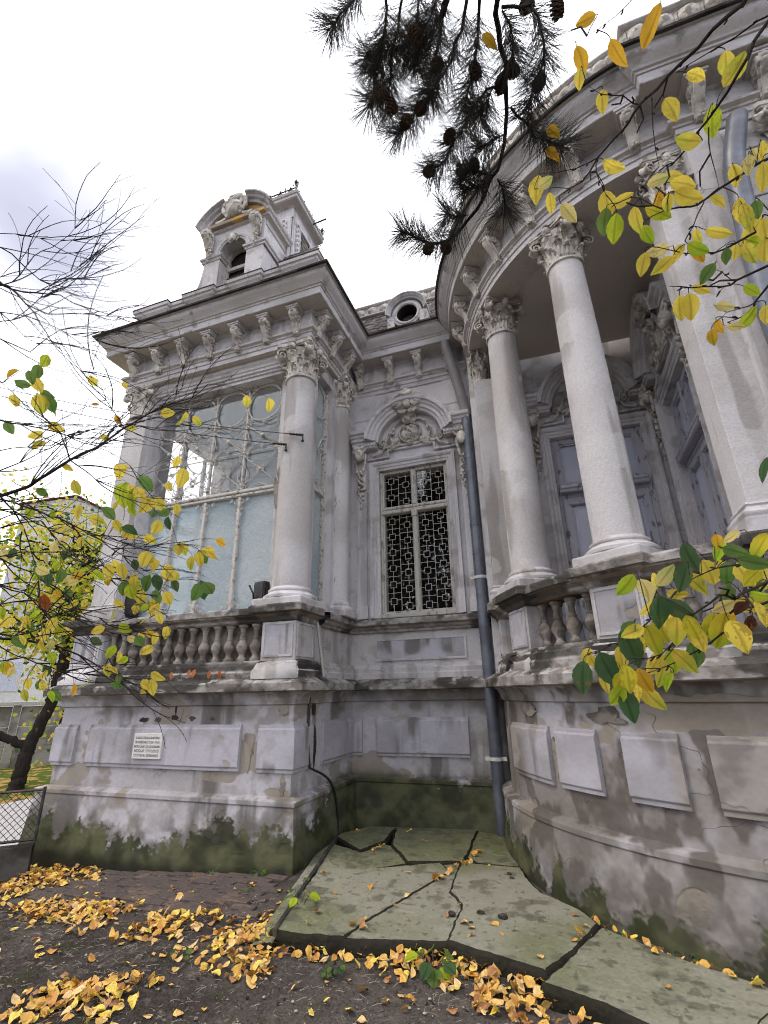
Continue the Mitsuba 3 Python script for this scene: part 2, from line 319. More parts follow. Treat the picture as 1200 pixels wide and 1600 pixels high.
def frame(o, x, y, z):
    M = np.eye(4); M[:3, 0], M[:3, 1], M[:3, 2], M[:3, 3] = x, y, z, o; return M
def trans(x, y, z): return frame((x, y, z), (1, 0, 0), (0, 1, 0), (0, 0, 1))
def rotz(a, o=(0, 0, 0)):
    c, s = math.cos(a), math.sin(a); return frame(o, (c, s, 0), (-s, c, 0), (0, 0, 1))
def spiral(c, r, turns, a0, sgn=1, n=26, r1=.12):
    t = np.linspace(0, 1, n); a = a0+sgn*turns*2*np.pi*t; rr = r*(1-(1-r1)*t**.8)
    return np.stack([c[0]+rr*np.cos(a), c[1]+rr*np.sin(a)], 1)
def fly(P2, y=0.0):
    P2 = np.asarray(P2); return np.stack([P2[:, 0], np.full(len(P2), y), P2[:, 1]], 1)
def bez(*c, n=14):
    c = [np.asarray(q, float) for q in c]; t = np.linspace(0, 1, n)[:, None]
    while len(c) > 1: c = [a*(1-t)+b*t for a, b in zip(c[:-1], c[1:])]
    return c[0]
# ---------------------------------------------------------------- the mansion
CX, CY, RW = 2.2, 7.0, 3.0
ARC = arc(CX, CY, RW, 0, 90, 31)
LOW = np.vstack([[(-6.6, 9.), (-6.6, 5.3), (-3.0, 5.3), (-3.0, 7.0)], ARC, [(6.5, 4.0)]])
ARC2 = np.array([(CX-R_*math.cos(t), CY-R_*math.sin(t)) for t, R_ in zip(np.radians(np.linspace(0, 82, 29)), 3.0-.07*np.linspace(0, 1, 29)**4)])
ENT = np.vstack([[(-6.6, 9.), (-6.6, 5.3), (-3.0, 5.3), (-3.0, 7.0)], ARC2, [(ARC2[-1][0], 4.03), (6.5, 4.03)]])
H = holder('mansion')
lab(H, 'grey neo-baroque mansion with columned round porch, bay window and small attic tower', 'house')
# lower walls
put('mansion__plinth', mould(LOW, [(.17, -.6), (.15, -.1), (.10, .47), (.115, .485), (.115, .525), (.095, .535), (-.02, .56)], cap=False), 'stucco_lower')
put('mansion__lower_wall', mould(LOW, [(0, .54), (0, 1.49), (.03, 1.50), (.04, 1.56), (.07, 1.61), (.12, 1.64)], cap=False), 'stucco_lower')
def ledge_noise(m, a=.012):
    v = np.array(m.vertices); v[:, 2] += (meshkit.fbm(v*4.1, 3, 2)-.5)*a; v[:, :2] += (meshkit.fbm(v*5.3, 3, 5)-.5)[:, None]*a; m.vertices = v; return m
def dense(path, step=.12):
    out = [np.asarray(path[0], float)]
    for a, b in zip(path[:-1], path[1:]):
        a, b = np.asarray(a, float), np.asarray(b, float); k = max(1, int(np.linalg.norm(b-a)/step))
        out += [a+(b-a)*t for t in np.linspace(0, 1, k+1)[1:]]
    return np.array(out)
put('mansion__ledge', ledge_noise(mould(dense(LOW), [(.12, 1.635), (.195, 1.642), (.205, 1.65), (.205, 1.735), (.19, 1.75), (.11, 1.79), (-.05, 1.80)], cap=False)), 'weathered_stone', smooth=25)
SUB = [(.10, 1.78), (.10, 1.86), (.085, 1.875), (.085, 1.93), (.05, 1.95), (.04, 1.99), (-.06, 2.0)]
put('mansion__subbase', ledge_noise(mould(dense([(-3.0, 5.85), (-3.0, 7.0), (-.8, 7.0)]), SUB, cap=False), .006), 'stucco_upper', smooth=25)
# raised panels of the lower wall
def plate(path, z0, z1, t=.046):
    return mould(path, [(0, z0), (t*.55, z0+.003), (t*.6, z0+.012), (t*.6, z0+.032), (t*.75, z0+.036), (t, z0+.05), (t, z1-.05), (t*.75, z1-.036), (t*.6, z1-.032), (t*.6, z1-.012), (t*.55, z1-.003), (0, z1)])
def arcp(a0, a1, r=RW): return arc(CX, CY, r, a0, a1, max(3, int((a1-a0)/2)+1))
for q in ([(-6.6, 5.7), (-6.6, 5.3), (-6.25, 5.3)], [(-6.02, 5.3), (-3.68, 5.3)], [(-3.43, 5.3), (-3.0, 5.3), (-3.0, 5.72)],
          [(-3.0, 6.0), (-3.0, 7.0), (-2.83, 7.0)], [(-2.6, 7.0), (-1.31, 7.0)], arcp(20.5, 36.5), arcp(38.8, 47.7), arcp(52.3, 60.4), arcp(64, 76)):
    put('mansion__wall_panel', ledge_noise(plate(dense(q, .06), .785, 1.28), .012), 'panel_paint', smooth=25)
# dado between ledge and sill on the window wall and on the side of the bay
put('mansion__dado', mould(LOW[2:5], [(-.02, 1.98), (-.02, 2.47)], cap=False), 'stucco_upper')
pn = [xz(ext(sbox(-2.63, 2.04, -1.26, 2.36).difference(sbox(-2.60, 2.07, -1.29, 2.33)), .03), 6.985+.012), bx(-2.60, -1.29, 7.008, 7.03, 2.07, 2.33)]
put('mansion__dado_panel', pn[0], 'stucco_upper'); put('mansion__dado_panel', pn[1], 'panel_paint')
COPE = [(.0, 2.44), (.03, 2.45), (.035, 2.48), (.07, 2.50), (.075, 2.53), (.145, 2.545), (.15, 2.555), (.15, 2.615), (.14, 2.63), (-.12, 2.655)]
put('mansion__window_sill', ledge_noise(mould(dense([(-3.0, 5.9), (-3.0, 7.0), (-.79, 7.0)]), COPE, cap=False), .01), 'weathered_stone', smooth=25)
# balustrades: bay front and round porch
bprof = [(.062, 0), (.062, .035), (.045, .045), (.034, .075), (.040, .10), (.066, .15), (.071, .18), (.064, .215), (.044, .25), (.036, .27), (.043, .275), (.043, .29), (.034, .295), (.031, .36), (.040, .405), (.044, .41), (.044, .42), (.058, .43), (.060, .46)]
bm = lathe(bprof, 20)
v = np.array(bm.vertices); th = np.arctan2(v[:, 1], v[:, 0]); k = (v[:, 2] > .295) & (v[:, 2] < .4)
v[k, :2] *= (1-.10*(.5+.5*np.cos(8*th[k])))[:, None]; k = (v[:, 2] > .09) & (v[:, 2] < .25); v[k, :2] *= (1+.05*np.cos(10*th[k]))[:, None]; bm.vertices = v
bal_ply = mikit.ply(bm, 'baluster_stone', smooth=40)
def balusters(par, pts):
    for i, (x, y) in enumerate(pts):
        r = np.random.default_rng(i+int(100*abs(x)))
        scene[num(par+'__baluster')] = dupe(bal_ply, trans(x, y, 2.0) @ rotz(r.uniform(0, 6)) @ np.diag([1, 1, .97+.0*r.random(), 1]))
RAIL = [(.10, 1.78), (.10, 1.86), (.08, 1.88), (.08, 1.94), (.05, 1.96), (.045, 2.0), (-.26, 2.005)]
CAPR = [(-.24, 2.45), (.0, 2.45), (.03, 2.47), (.035, 2.50), (.10, 2.53), (.105, 2.545), (.125, 2.55), (.125, 2.61), (.11, 2.63), (-.30, 2.64), (-.30, 2.46)]
B1 = holder('mansion__balustrade')
fr = [(-6.6, 5.28), (-3.0, 5.28)]
put(B1+'__rail', ledge_noise(mould(dense([(-6.6, 5.6), (-6.6, 5.3), (-3.0, 5.3), (-3.0, 5.9)]), RAIL, cap=False), .012), 'weathered_stone', smooth=25)
put(B1+'__coping', ledge_noise(mould(dense([(-6.15, 5.29), (-3.44, 5.29)]), CAPR), .014), 'weathered_stone', smooth=25)
balusters(B1, [(-3.60-.195*i, 5.33) for i in range(13)])
put(B1+'__back_wall', bx(-6.2, -3.4, 5.46, 5.60, 1.95, 2.60), 'baluster_stone')
def pedestal(par, M, w, d, side=True):
    """Local frame: x across, -y to the front face at y = 0, z up."""
    ms = [bx(-w/2, w/2, 0, d, 1.98, 2.46, .008)]
    ring = [(-w/2-.0, d), (-w/2, 0), (w/2, 0), (w/2, d)]
    ms.append(mould(ring, [(.07, 1.78), (.07, 1.87), (.05, 1.90), (.03, 1.96), (.0, 1.985), (-.05, 1.99)], cap=False))
    key = put(par+'__pedestal', mv(cat(ms), M), 'stucco_upper')
    fw = w/2-.05
    fr_ = [xz(ext(sbox(-w/2+.03, 2.03, w/2-.03, 2.43).difference(sbox(-fw, 2.055, fw, 2.41)), .02), -.014)]
    if side: fr_.append(mv(xz(ext(sbox(.04, 2.03, d-.04, 2.43).difference(sbox(.065, 2.055, d-.065, 2.41)), .02), -.014), frame((w/2, 0, 0), (0, 1, 0), (-1, 0, 0), (0, 0, 1))))
    put(key+'__panel_border', mv(cat(fr_), M), 'stucco_upper')
    put(key+'__panel', mv(bx(-fw-.01, fw+.01, -.006, .02, 2.05, 2.415), M), 'panel_paint')
    put(key+'__cap', mv(ledge_noise(mould(dense(ring), [(.0, 2.44), (.02, 2.46), (.03, 2.50), (.075, 2.53), (.08, 2.55), (.13, 2.555), (.135, 2.625), (.12, 2.645), (-.3, 2.655)], cap=False), .012), M), 'weathered_stone', smooth=25)
    return key
pedestal(B1, trans(-3.215, 5.22, 0), .47, .5)
pedestal(B1, trans(-6.33, 5.22, 0), .50, .5)
B2 = holder('mansion__balustrade')
put(B2+'__rail', ledge_noise(mould(dense(arc(CX, CY, RW-.06, 0, 90, 61)), RAIL, cap=False), .014), 'weathered_stone', smooth=25)
put(B2+'__coping', ledge_noise(mould(dense(arc(CX, CY, RW-.09, 2, 84, 55), .06), CAPR), .014), 'weathered_stone', smooth=25)
def polar(a, r): a = math.radians(a); return (CX-r*math.cos(a), CY-r*math.sin(a))
def facing(a, r):
    """Frame on the round porch: x to the right along the wall, y inwards, z up."""
    t = math.radians(a); o = polar(a, r)
    return frame((o[0], o[1], 0), (math.sin(t), -math.cos(t), 0), (math.cos(t), math.sin(t), 0), (0, 0, 1))
for a in (8.5, 28.0, 54.8, 80.5): pedestal(B2, facing(a, 2.965), .47, .42, False)
balusters(B2, [polar(a, 2.80) for a in (14.5, 18.5, 22.4, 33.6, 38.1, 42.7, 47.3, 60.6, 65.0, 69.4, 73.8)])
put('mansion__porch_floor', cat(mould(arc(CX, CY, RW-.3, 0, 90, 31), [(0, 1.84), (-2.6, 1.85)], cap=False)), 'concrete')
# ---- upper walls
def wall_face(poly, y0, d, m='stucco_upper', key='mansion__upper_wall', M=None):
    w = xz(ext(poly, d), y0); return put(key, mv(w, M) if M is not None else w, m)
win = sbox(-2.52, 2.60, -1.36, 5.12)
wall_face(sbox(-3.12, 2.44, -.80, 6.70).difference(win), 7.0, .35)
# ashlar joints: shallow drafted stones standing proud of the wall beside the window
zs = [2.68, 3.26, 3.84, 4.42, 5.0, 5.58, 6.16, 6.69]
for a, b in zip(zs[:-1], zs[1:]):
    for x0, x1 in ((-2.87-.10, -2.87), (-1.02, -.82)) if b < 5.7 else ((-2.97, -2.56), (-1.34, -.82)):
        if x1-x0 > .03: put('mansion__ashlar', bx(x0, x1, 6.988, 7.01, a+.006, b-.006, .004), 'stucco_upper', smooth=False)
# ---- entablature
put('mansion__architrave', mould(ENT, [(-.35, 6.66), (.02, 6.66), (.02, 6.74), (.035, 6.745), (.035, 6.815), (.05, 6.82), (.055, 6.845), (.09, 6.865), (.095, 6.895), (.03, 6.905), (.02, 6.91)], cap=False), 'cornice_plaster', smooth=20)
put('mansion__frieze', mould(ENT, [(.02, 6.90), (.02, 7.20), (.05, 7.21), (.06, 7.235)], cap=False), 'stucco_upper')
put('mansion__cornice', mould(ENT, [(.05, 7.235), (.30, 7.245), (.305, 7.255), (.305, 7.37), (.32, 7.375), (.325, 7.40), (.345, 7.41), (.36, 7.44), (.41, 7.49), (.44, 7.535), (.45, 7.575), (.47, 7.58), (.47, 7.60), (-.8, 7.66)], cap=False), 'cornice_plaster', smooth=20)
put('mansion__gutter_edge', mould(ENT, [(.44, 7.602), (.50, 7.598), (.505, 7.625), (.44, 7.635), (-.3, 7.67)], cap=False), 'dark_concrete')
put('mansion__soffit', cat(mould(ENT[:5], [(-.34, 6.663), (-.36, 6.9)], cap=False), mould(ENT[4:33], [(-.34, 6.67), (-.34, 7.1)], cap=False)), 'cornice_plaster')
# modillion: scroll bracket with a leaf below, local frame: x across, y inwards (0 = wall face), z up from the top
def modillion():
    t = np.linspace(0, 1, 30)
    out = .20*np.cos(t*np.pi*.5)**.75+.035+.03*np.sin(t*np.pi*2.2)*(t > .3)
    side = [(0, -.02)]+[(-o, -.03-.44*q) for o, q in zip(out, t)]+[(0, -.47)]
    p = Polygon(side).buffer(0)
    core = ext(p, .10); v = np.array(core.vertices); core.vertices = np.stack([v[:, 2]-.05, v[:, 0], v[:, 1]], 1)
    ms = [core]
    for s in (-1, 1):
        ms.append(mv(lathe([(0, .022), (.022, .022), (.034, .008), (.052, .012), (.066, .02), (.082, .010), (.085, -.02), (0, -.02)], 16), frame((s*.062, -.145, -.115), (0, 1, 0), (0, 0, 1), (s, 0, 0))))
        e = bez((-.17, -.20), (-.10, -.26), (-.075, -.36), (-.05, -.44)); ms.append(tube(np.stack([np.full(len(e), s*.055), e[:, 0], e[:, 1]], 1), np.linspace(.018, .012, len(e)), 5))
    for i in range(5):
        a = -.5+i*.55; ms.append(ball((0, -.145-.088*math.cos(a), -.115+.088*math.sin(a)), .024, 1, (1.5, 1, 1)))
    ms.append(bx(-.085, .085, -.105, -.06, -.235, -.215))
    for i, (x, z, r) in enumerate([(0, -.27, .034), (-.035, -.30, .026), (.035, -.30, .026), (0, -.335, .034), (-.032, -.37, .024), (.032, -.37, .024), (0, -.40, .028), (-.02, -.44, .018), (.02, -.44, .018)]):
        ms.append(ball((x, -.07+.05*(z+.27), z), r, 1, (1, .8, 1.2)))
    m = cat(ms); cap = cat(bx(-.125, .125, -.25, 0, -.035, .0, .004), bx(-.105, .105, -.235, 0, -.06, -.036))
    return m, cap
mm, mc = modillion()
mod_ply, modcap_ply = mikit.ply(mm, 'ornament_plaster', smooth=45), mikit.ply(mc, 'cornice_plaster')
def put_mod(M):
    k = num('mansion__modillion'); scene[k] = dupe(mod_ply, M @ trans(0, 0, 7.235) @ np.diag([.86, .95, .94, 1])); scene[k+'__cap'] = dupe(modcap_ply, M @ trans(0, 0, 7.234) @ np.diag([.86, .97, 1, 1]))
FRONT = lambda x, y: frame((x, y, 0), (1, 0, 0), (0, 1, 0), (0, 0, 1))
SIDE = lambda x, y: frame((x, y, 0), (0, 1, 0), (-1, 0, 0), (0, 0, 1))
for x in (-6.42, -5.885, -5.35, -4.815, -4.28, -3.745, -3.21): put_mod(FRONT(x, 5.28))
for y in (5.42, 5.91, 6.43): put_mod(SIDE(-2.98, y))
for x in (-2.83, -2.25, -1.72, -1.19): put_mod(FRONT(x, 6.98))
for a in (10.5, 20.3, 30.2, 41.2, 52.6, 64.0, 75.0): put_mod(facing(a, 3.02))
for x in (1.98, 2.53, 3.08): put_mod(FRONT(x, 4.01))
# ---- capitals, columns, pilasters
def acanthus(h, w, curl, n=9, k=7):
    t = np.linspace(0, 1, n); s = np.linspace(-1, 1, k)
    A = np.zeros((n, k, 3))
    for i, q in enumerate(t):
        ww = w*(.75+.35*math.sin(q*np.pi*.9))*(1-.55*q**3)*(.82+.18*abs(math.cos(q*np.pi*3.5)))
        A[i, :, 0] = s*ww/2; A[i, :, 1] = -(curl*q**2.6)+.030*(s**2)*(h/.2)*.5-.012*np.cos(s*np.pi*2.5); A[i, :, 2] = h*(q-.30*max(0, q-.72)*q*3.2)
    f = A.copy(); f[..., 1] += .016
    return cat(grid(A), grid(f[:, ::-1]))
def capital(r, h, pil=False):
    """Composite capital: bell, two rows of leaves, corner volutes, masks and a hollow-sided abacus. z = 0 at the neck."""
    ms = [lathe([(r*1.0, -.03), (r*1.12, -.02), (r*1.12, .005), (r*1.0, .015), (r*1.0, .1*h), (r*1.04, .5*h), (r*1.22, .84*h), (r*1.25, .86*h)], 28)]
    for row, (hh, z, off, cu) in enumerate(((.34*h, .03*h, 0, .30*r), (.50*h, .10*h, 22.5, .42*r))):
        lf = acanthus(hh, r*.74, cu)
        for k in range(8):
            a = math.radians(k*45+off); ms.append(mv(lf, frame((math.cos(a)*r*1.03, math.sin(a)*r*1.03, z), (-math.sin(a), math.cos(a), 0), (-math.cos(a), -math.sin(a), 0), (0, 0, 1))))
            tip = r*1.05+cu*.85; ms.append(ball((math.cos(a)*tip, math.sin(a)*tip, z+hh*.86), r*.14, 1, (1, 1, .7)))
    for k in range(4):
        a = math.radians(45+90*k); c, s = math.cos(a), math.sin(a)
        sp = spiral((r*1.55, h*.70), r*.40, 1.8, math.radians(100), -1, 34, .12)
        stem = bez((r*1.02, h*.42), (r*1.05, h*.80), (r*1.25, h*.98), tuple(sp[0]), n=9)[:-1]
        q = np.vstack([stem, sp]); wd = np.concatenate([np.linspace(.045, .09, len(stem)), np.linspace(.10, .07, len(sp))])*r/.2*.95
        for sd in (-1, 1):
            P3 = np.stack([q[:, 0]*c-sd*wd*.55*s, q[:, 0]*s+sd*wd*.55*c, q[:, 1]], 1); ms.append(tube(P3, r*.075*np.linspace(1, .7, len(q)), 6))
        A = np.stack([np.stack([q[:, 0]*c-sd*wd*.5*s, q[:, 0]*s+sd*wd*.5*c, q[:, 1]], 1) for sd in (-1, -.3, .3, 1)], 1); ms.append(grid(A))
        ms.append(ball((r*1.55*c, r*1.55*s, h*.70), r*.13, 1, (1, 1, 1)))
        a2 = math.radians(90*k); x, y = math.cos(a2)*r*1.42, math.sin(a2)*r*1.42
        ms.append(lump(ball((x, y, h*.83), r*.24, 2, (1, 1, 1.25)), .02, 14, k)); ms.append(ball((x*1.12, y*1.12, h*.81), r*.08, 1)); ms.append(ball((x*.98, y*.98, h*.98), r*.2, 1, (1, 1, .6)))
        for e in (-1, 1):
            ff = bez((x-e*y*.22, y+e*x*.22, h*.62), (x*.98-e*y*.1, y*.98+e*x*.1, h*.72), (x, y, h*.70), n=6); ms.append(tube(ff, r*.07, 5))
    q = []
    for k in range(4):
        a = math.radians(45+90*k); b = math.radians(135+90*k); c0, c1 = np.array([math.cos(a), math.sin(a)])*r*1.98, np.array([math.cos(b), math.sin(b)])*r*1.98
        d = (c1-c0)/np.linalg.norm(c1-c0); m_ = (c0+c1)/2*.80
        q += [tuple(c0+d*.03*r*5)]+[tuple(p) for p in bez(c0+d*.04*r*5, m_, c1-d*.04*r*5, n=8)]+[tuple(c1-d*.03*r*5)]
    ab = Polygon(q).buffer(0)
    a1 = ext(ab, .045*h/.55+.01); a1.apply_translation((0, 0, h*.93)); a2_ = ext(affinity.scale(ab, .93, .93), .03); a2_.apply_translation((0, 0, h*.895)); ms += [a1, a2_]
    m = cat(ms)
    if pil: m.apply_transform(np.diag([1, .38, 1, 1]))
    return m
def shaft(r0, r1, h, n=40):
    t = np.linspace(0, 1, 15); r = r0+(r1-r0)*np.clip((t-.25)/.75, 0, 1)**1.5
    return lathe(np.stack([r, h*t], 1), n)
def colbase(r, h=.22):
    return cat(lathe([(r*1.36, h*.36), (r*1.42, h*.42), (r*1.42, h*.55), (r*1.34, h*.62), (r*1.20, h*.70), (r*1.14, h*.78), (r*1.18, h*.82), (r*1.18, h*.90), (r*1.10, h*.95), (r, h*1.05)], 40), bx(-r*1.42, r*1.42, -r*1.42, r*1.42, -.02, h*.38, .012))
cap_m = capital(.19, .55); cap_ply = mikit.ply(cap_m, 'ornament_plaster', smooth=50)
def column(M, r0, r1, zb, zn, zt, hb=.22):
    k = put('mansion__column', mv(shaft(r0, r1, zn-zb-hb*.95), M @ trans(0, 0, zb+hb*.95)), 'column_plaster', smooth=40)
    put(k+'__base', mv(colbase(r0, hb), M @ trans(0, 0, zb)), 'stucco_upper', smooth=30)
    scene[k+'__capital'] = dupe(cap_ply, M @ trans(0, 0, zn) @ np.diag([r1/.19, r1/.19, (zt-zn)/.55, 1]))
    return k
for a in (28.6, 55.1): column(facing(a, 2.75), .222, .188, 2.645, 6.16, 6.665)
column(FRONT(-3.24, 5.50), .245, .212, 2.645, 6.10, 6.665, .24)
def pilaster(M, w, d, zb, zn, zt, capr=None, m='column_plaster'):
    """Flat pilaster, front face at local y = 0, going back d."""
    k = put('mansion__pilaster', mv(bx(-w/2, w/2, 0, d, zb, zn, .006), M), m)
    ring = [(-w/2, d), (-w/2, 0), (w/2, 0), (w/2, d)]
    put(k+'__base', mv(mould(ring, [(.07, zb), (.07, zb+.12), (.05, zb+.13), (.062, zb+.15), (.062, zb+.17), (.03, zb+.20), (.02, zb+.22), (.03, zb+.235), (.02, zb+.25), (-.01, zb+.26)], cap=False), M), 'stucco_upper')
    r = w/2
    scene[num(k+'__capital')] = mikit.ply(mv(capital(.19, .55, False), M @ trans(0, .10, zn) @ np.diag([r/.19*.92, .62*r/.19, (zt-zn)/.55, 1])), 'ornament_plaster', smooth=50)
    return k
# bay corner pier behind the column, left pilaster, engaged half column beside the inner corner
put('mansion__bay_pier', cat(bx(-3.50, -3.05, 5.50, 5.70, 2.6, 6.67, .006), bx(-3.60, -3.49, 5.58, 5.9, 2.6, 6.38)), 'stucco_upper')
pilaster(FRONT(-6.33, 5.36), .46, .45, 2.645, 6.12, 6.665)
put('mansion__bay_pier', bx(-6.6, -6.06, 5.45, 5.95, 2.6, 6.67), 'stucco_upper')
put('mansion__bay_pier', bx(-3.4, -3.03, 6.22, 7.0, 2.6, 6.67), 'stucco_upper')
column(FRONT(-3.03, 6.49), .165, .148, 2.645, 6.15, 6.665, .2)
pilaster(facing(8.0, 2.98), .32, .4, 2.645, 6.12, 6.665)
# right-hand pier of the porch and the ashlar front of the right wing
pilaster(FRONT(1.65, 4.13), .36, .36, 2.645, 6.18, 6.665)
put('mansion__wing_wall', bx(1.84, 6.5, 4.07, 4.6, 2.0, 6.67), 'stucco_upper')
for i, (a, b) in enumerate(zip([2.66, 3.27, 3.88, 4.49, 5.10, 5.71, 6.30], [3.27, 3.88, 4.49, 5.10, 5.71, 6.30, 6.66])):
    xs = [1.81, 2.9, 3.9, 5.0] if i % 2 else [1.81, 2.45, 3.4, 4.4, 5.4]
    for x0, x1 in zip(xs[:-1], xs[1:]): put('mansion__ashlar', bx(x0 + (.0 if x0 < 1.9 else .006), x1-.006, 4.025, 4.075, a+.007, b-.007, .006), 'column_plaster', smooth=False)
pilaster(FRONT(2.62, 3.96), .40, .1, 2.645, 6.18, 6.665)
# ---- porch interior
put('mansion__porch_back_wall', xz(ext(sbox(-.85, 1.8, 1.82, 6.95).difference(sbox(.25, 1.8, 1.53, 5.25)), .3), 7.15), 'stucco_upper')
put('mansion__porch_side_wall', mv(xz(ext(sbox(-7.2, 1.8, -4.0, 6.95).difference(sbox(-6.72, 1.8, -5.44, 5.25)), .3), 0), frame((1.79, 0, 0), (0, -1, 0), (1, 0, 0), (0, 0, 1))), 'stucco_upper')
put('mansion__porch_inner_wall', bx(-.85, -.55, 6.72, 7.15, 1.8, 6.9), 'stucco_upper')
cv = [(0, 6.45), (-.02, 6.46), (-.03, 6.52), (-.06, 6.60), (-.12, 6.66), (-.20, 6.70), (-.22, 6.72)]
put('mansion__porch_ceiling', cat(mould(arc(CX, CY, 2.80, 0, 90, 31), [(.02, 6.70), (-.10, 6.725), (-2.8, 6.73)], cap=False),
    mould([(1.79, 4.0), (1.79, 7.15), (-.9, 7.15)], [(-a, z) for a, z in cv], cap=False)), 'ceiling_plaster', smooth=50)
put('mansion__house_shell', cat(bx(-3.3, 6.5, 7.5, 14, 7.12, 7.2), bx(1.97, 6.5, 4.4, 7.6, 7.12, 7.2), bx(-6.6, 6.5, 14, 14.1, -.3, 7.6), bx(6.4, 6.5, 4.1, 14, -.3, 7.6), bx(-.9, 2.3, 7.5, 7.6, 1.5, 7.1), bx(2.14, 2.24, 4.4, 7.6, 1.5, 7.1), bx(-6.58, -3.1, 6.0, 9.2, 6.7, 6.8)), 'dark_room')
put('mansion__porch_moulding', mould([(1.79, 4.0), (1.79, 7.15), (-.9, 7.15)], [(-.0, 6.02), (-.05, 6.03), (-.06, 6.08), (-.10, 6.12), (-.11, 6.16), (.0, 6.18)], cap=False), 'stucco_upper')
# ---------------------------------------------------------------- window and door surrounds, windows, doors
UZ = lambda A: np.stack([A[..., 0], -A[..., 2], A[..., 1]], -1)
def flatscroll(p2, r, y=-.03, sq=.6, k=6):
    m = tube(fly(p2), r, k); v = np.array(m.vertices); v[:, 1] = v[:, 1]*sq+y; m.vertices = v; return m
def grapes(n, x, z0, z1, w, seed, y=-.05):
    r = np.random.default_rng(seed); ms = []
    for i in range(n):
        q = i/(n-1); z = z0+(z1-z0)*q; ww = w*(1-.75*q)
        ms.append(ball((x+r.uniform(-ww, ww), y+r.uniform(-.015, .01), z+r.uniform(-.01, .01)), r.uniform(.020, .032)*(1-.3*q), 1, (1, .8, 1.15)))
    return ms
def side_drop(x):
    """Console with shell head, acanthus drop and bell-flower tail, hung beside a window."""
    ms = [ball((x, -.11, 5.42), .085, 2, (1.05, .9, 1.25)), ball((x, -.15, 5.36), .055, 2, (1.1, .7, 1.5)), bx(x-.10, x+.10, -.14, 0, 5.52, 5.60, .008)]
    for s in (-1, 1):
        ms.append(flatscroll(spiral((x+s*.075, 5.50), .045, 1.4, math.pi/2, -s, 20), .018, -.12)); ms.append(flatscroll(bez((x+s*.09, 5.46), (x+s*.11, 5.3), (x+s*.05, 5.2), (x+s*.06, 5.12)), .02, -.08))
    lf = acanthus(.36, .17, .05, 10, 7)
    ms.append(mv(lf, frame((x, -.03, 5.16), (-1, 0, 0), (0, 1, 0), (0, 0, -1)))); ms.append(mv(lf, frame((x, -.02, 5.02), (-1, 0, 0), (0, 1, 0), (0, 0, -1)) @ np.diag([.8, 1, .8, 1])))
    ms.append(bx(x-.075, x+.075, -.045, 0, 4.82, 5.16)); ms.append(bx(x-.085, x+.085, -.07, 0, 4.79, 4.825, .006))
    ms += grapes(16, x, 4.76, 4.47, .055, 3, -.04)
    ms += [lump(ball((x+.03*math.sin(i*2.1), -.075, 5.12-.035*i), .026, 1), .01, 30, i) for i in range(9)]
    return ms
def cartouche_parts():
    c = [ball((0, -.015, 5.74), .165, 3, (1, .28, 1)), lathe([(.165, -.02), (.17, .035), (.19, .045), (.205, .03), (.205, -.02)], 36)]
    c[1] = mv(c[1], frame((0, 0, 5.74), (1, 0, 0), (0, 0, 1), (0, -1, 0)))
    c += grapes(14, 0, 5.83, 5.62, .07, 5, -.065)
    lf = acanthus(.20, .17, .06, 9, 7)
    for a in (-38, 0, 38): c.append(mv(lf, frame((0, -.06, 5.93), (1, 0, 0), (0, 1, 0), (0, 0, 1)) @ mv_rot(a)))
    c.append(lump(ball((0, -.07, 5.93), .055, 2), .02, 20))
    for s in (-1, 1):
        c.append(flatscroll(np.vstack([bez((s*.08, 5.98), (s*.22, 6.02), (s*.20, 5.93), (s*.29, 5.90)), spiral((s*.29, 5.865), .035, 1.1, math.pi/2, -s, 16)]), .02))
        c.append(flatscroll(np.vstack([spiral((s*.32, 5.79), .035, 1.2, 0, s, 16)[::-1], bez((s*.36, 5.78), (s*.38, 5.66), (s*.26, 5.62), (s*.30, 5.52), (s*.42, 5.52))]), .022))
        c.append(flatscroll(np.vstack([spiral((s*.27, 5.585), .035, 1.1, 0, -s, 14)[::-1], bez((s*.29, 5.56), (s*.34, 5.49), (s*.45, 5.50), (s*.47, 5.58)), spiral((s*.44, 5.59), .03, 1.0, 0, s, 12)]), .018))
        c.append(flatscroll(np.vstack([bez((s*.46, 5.55), (s*.50, 5.40), (s*.58, 5.43), (s*.66, 5.40)), spiral((s*.655, 5.425), .028, 1.1, -1.57, s, 14)]), .018))
        for a in (-60, -10, 45): c.append(mv(acanthus(.14, .08, .03, 7, 5), frame((s*.46, -.03, 5.55), (1, 0, 0), (0, 1, 0), (0, 0, 1)) @ mv_rot(-s*a)))
        c.append(flatscroll(bez((s*.20, 5.62), (s*.16, 5.50), (s*.26, 5.50), (s*.36, 5.46)), .025))
        c += [ball((s*.35+.01*s*i, -.05, 5.76-.03*i), .024-.002*i, 1) for i in range(5)]
    c.append(flatscroll(bez((-.34, 5.50), (-.2, 5.58), (-.1, 5.48), (0, 5.53), (.1, 5.48), (.2, 5.58), (.34, 5.50), n=20), .022)); c.append(ball((0, -.05, 5.53), .045, 2, (1.2, .7, 1)))
    return c
def mv_rot(a):
    a = math.radians(a); M = np.eye(4); M[0, 0] = M[2, 2] = math.cos(a); M[0, 2] = math.sin(a); M[2, 0] = -math.sin(a); return M
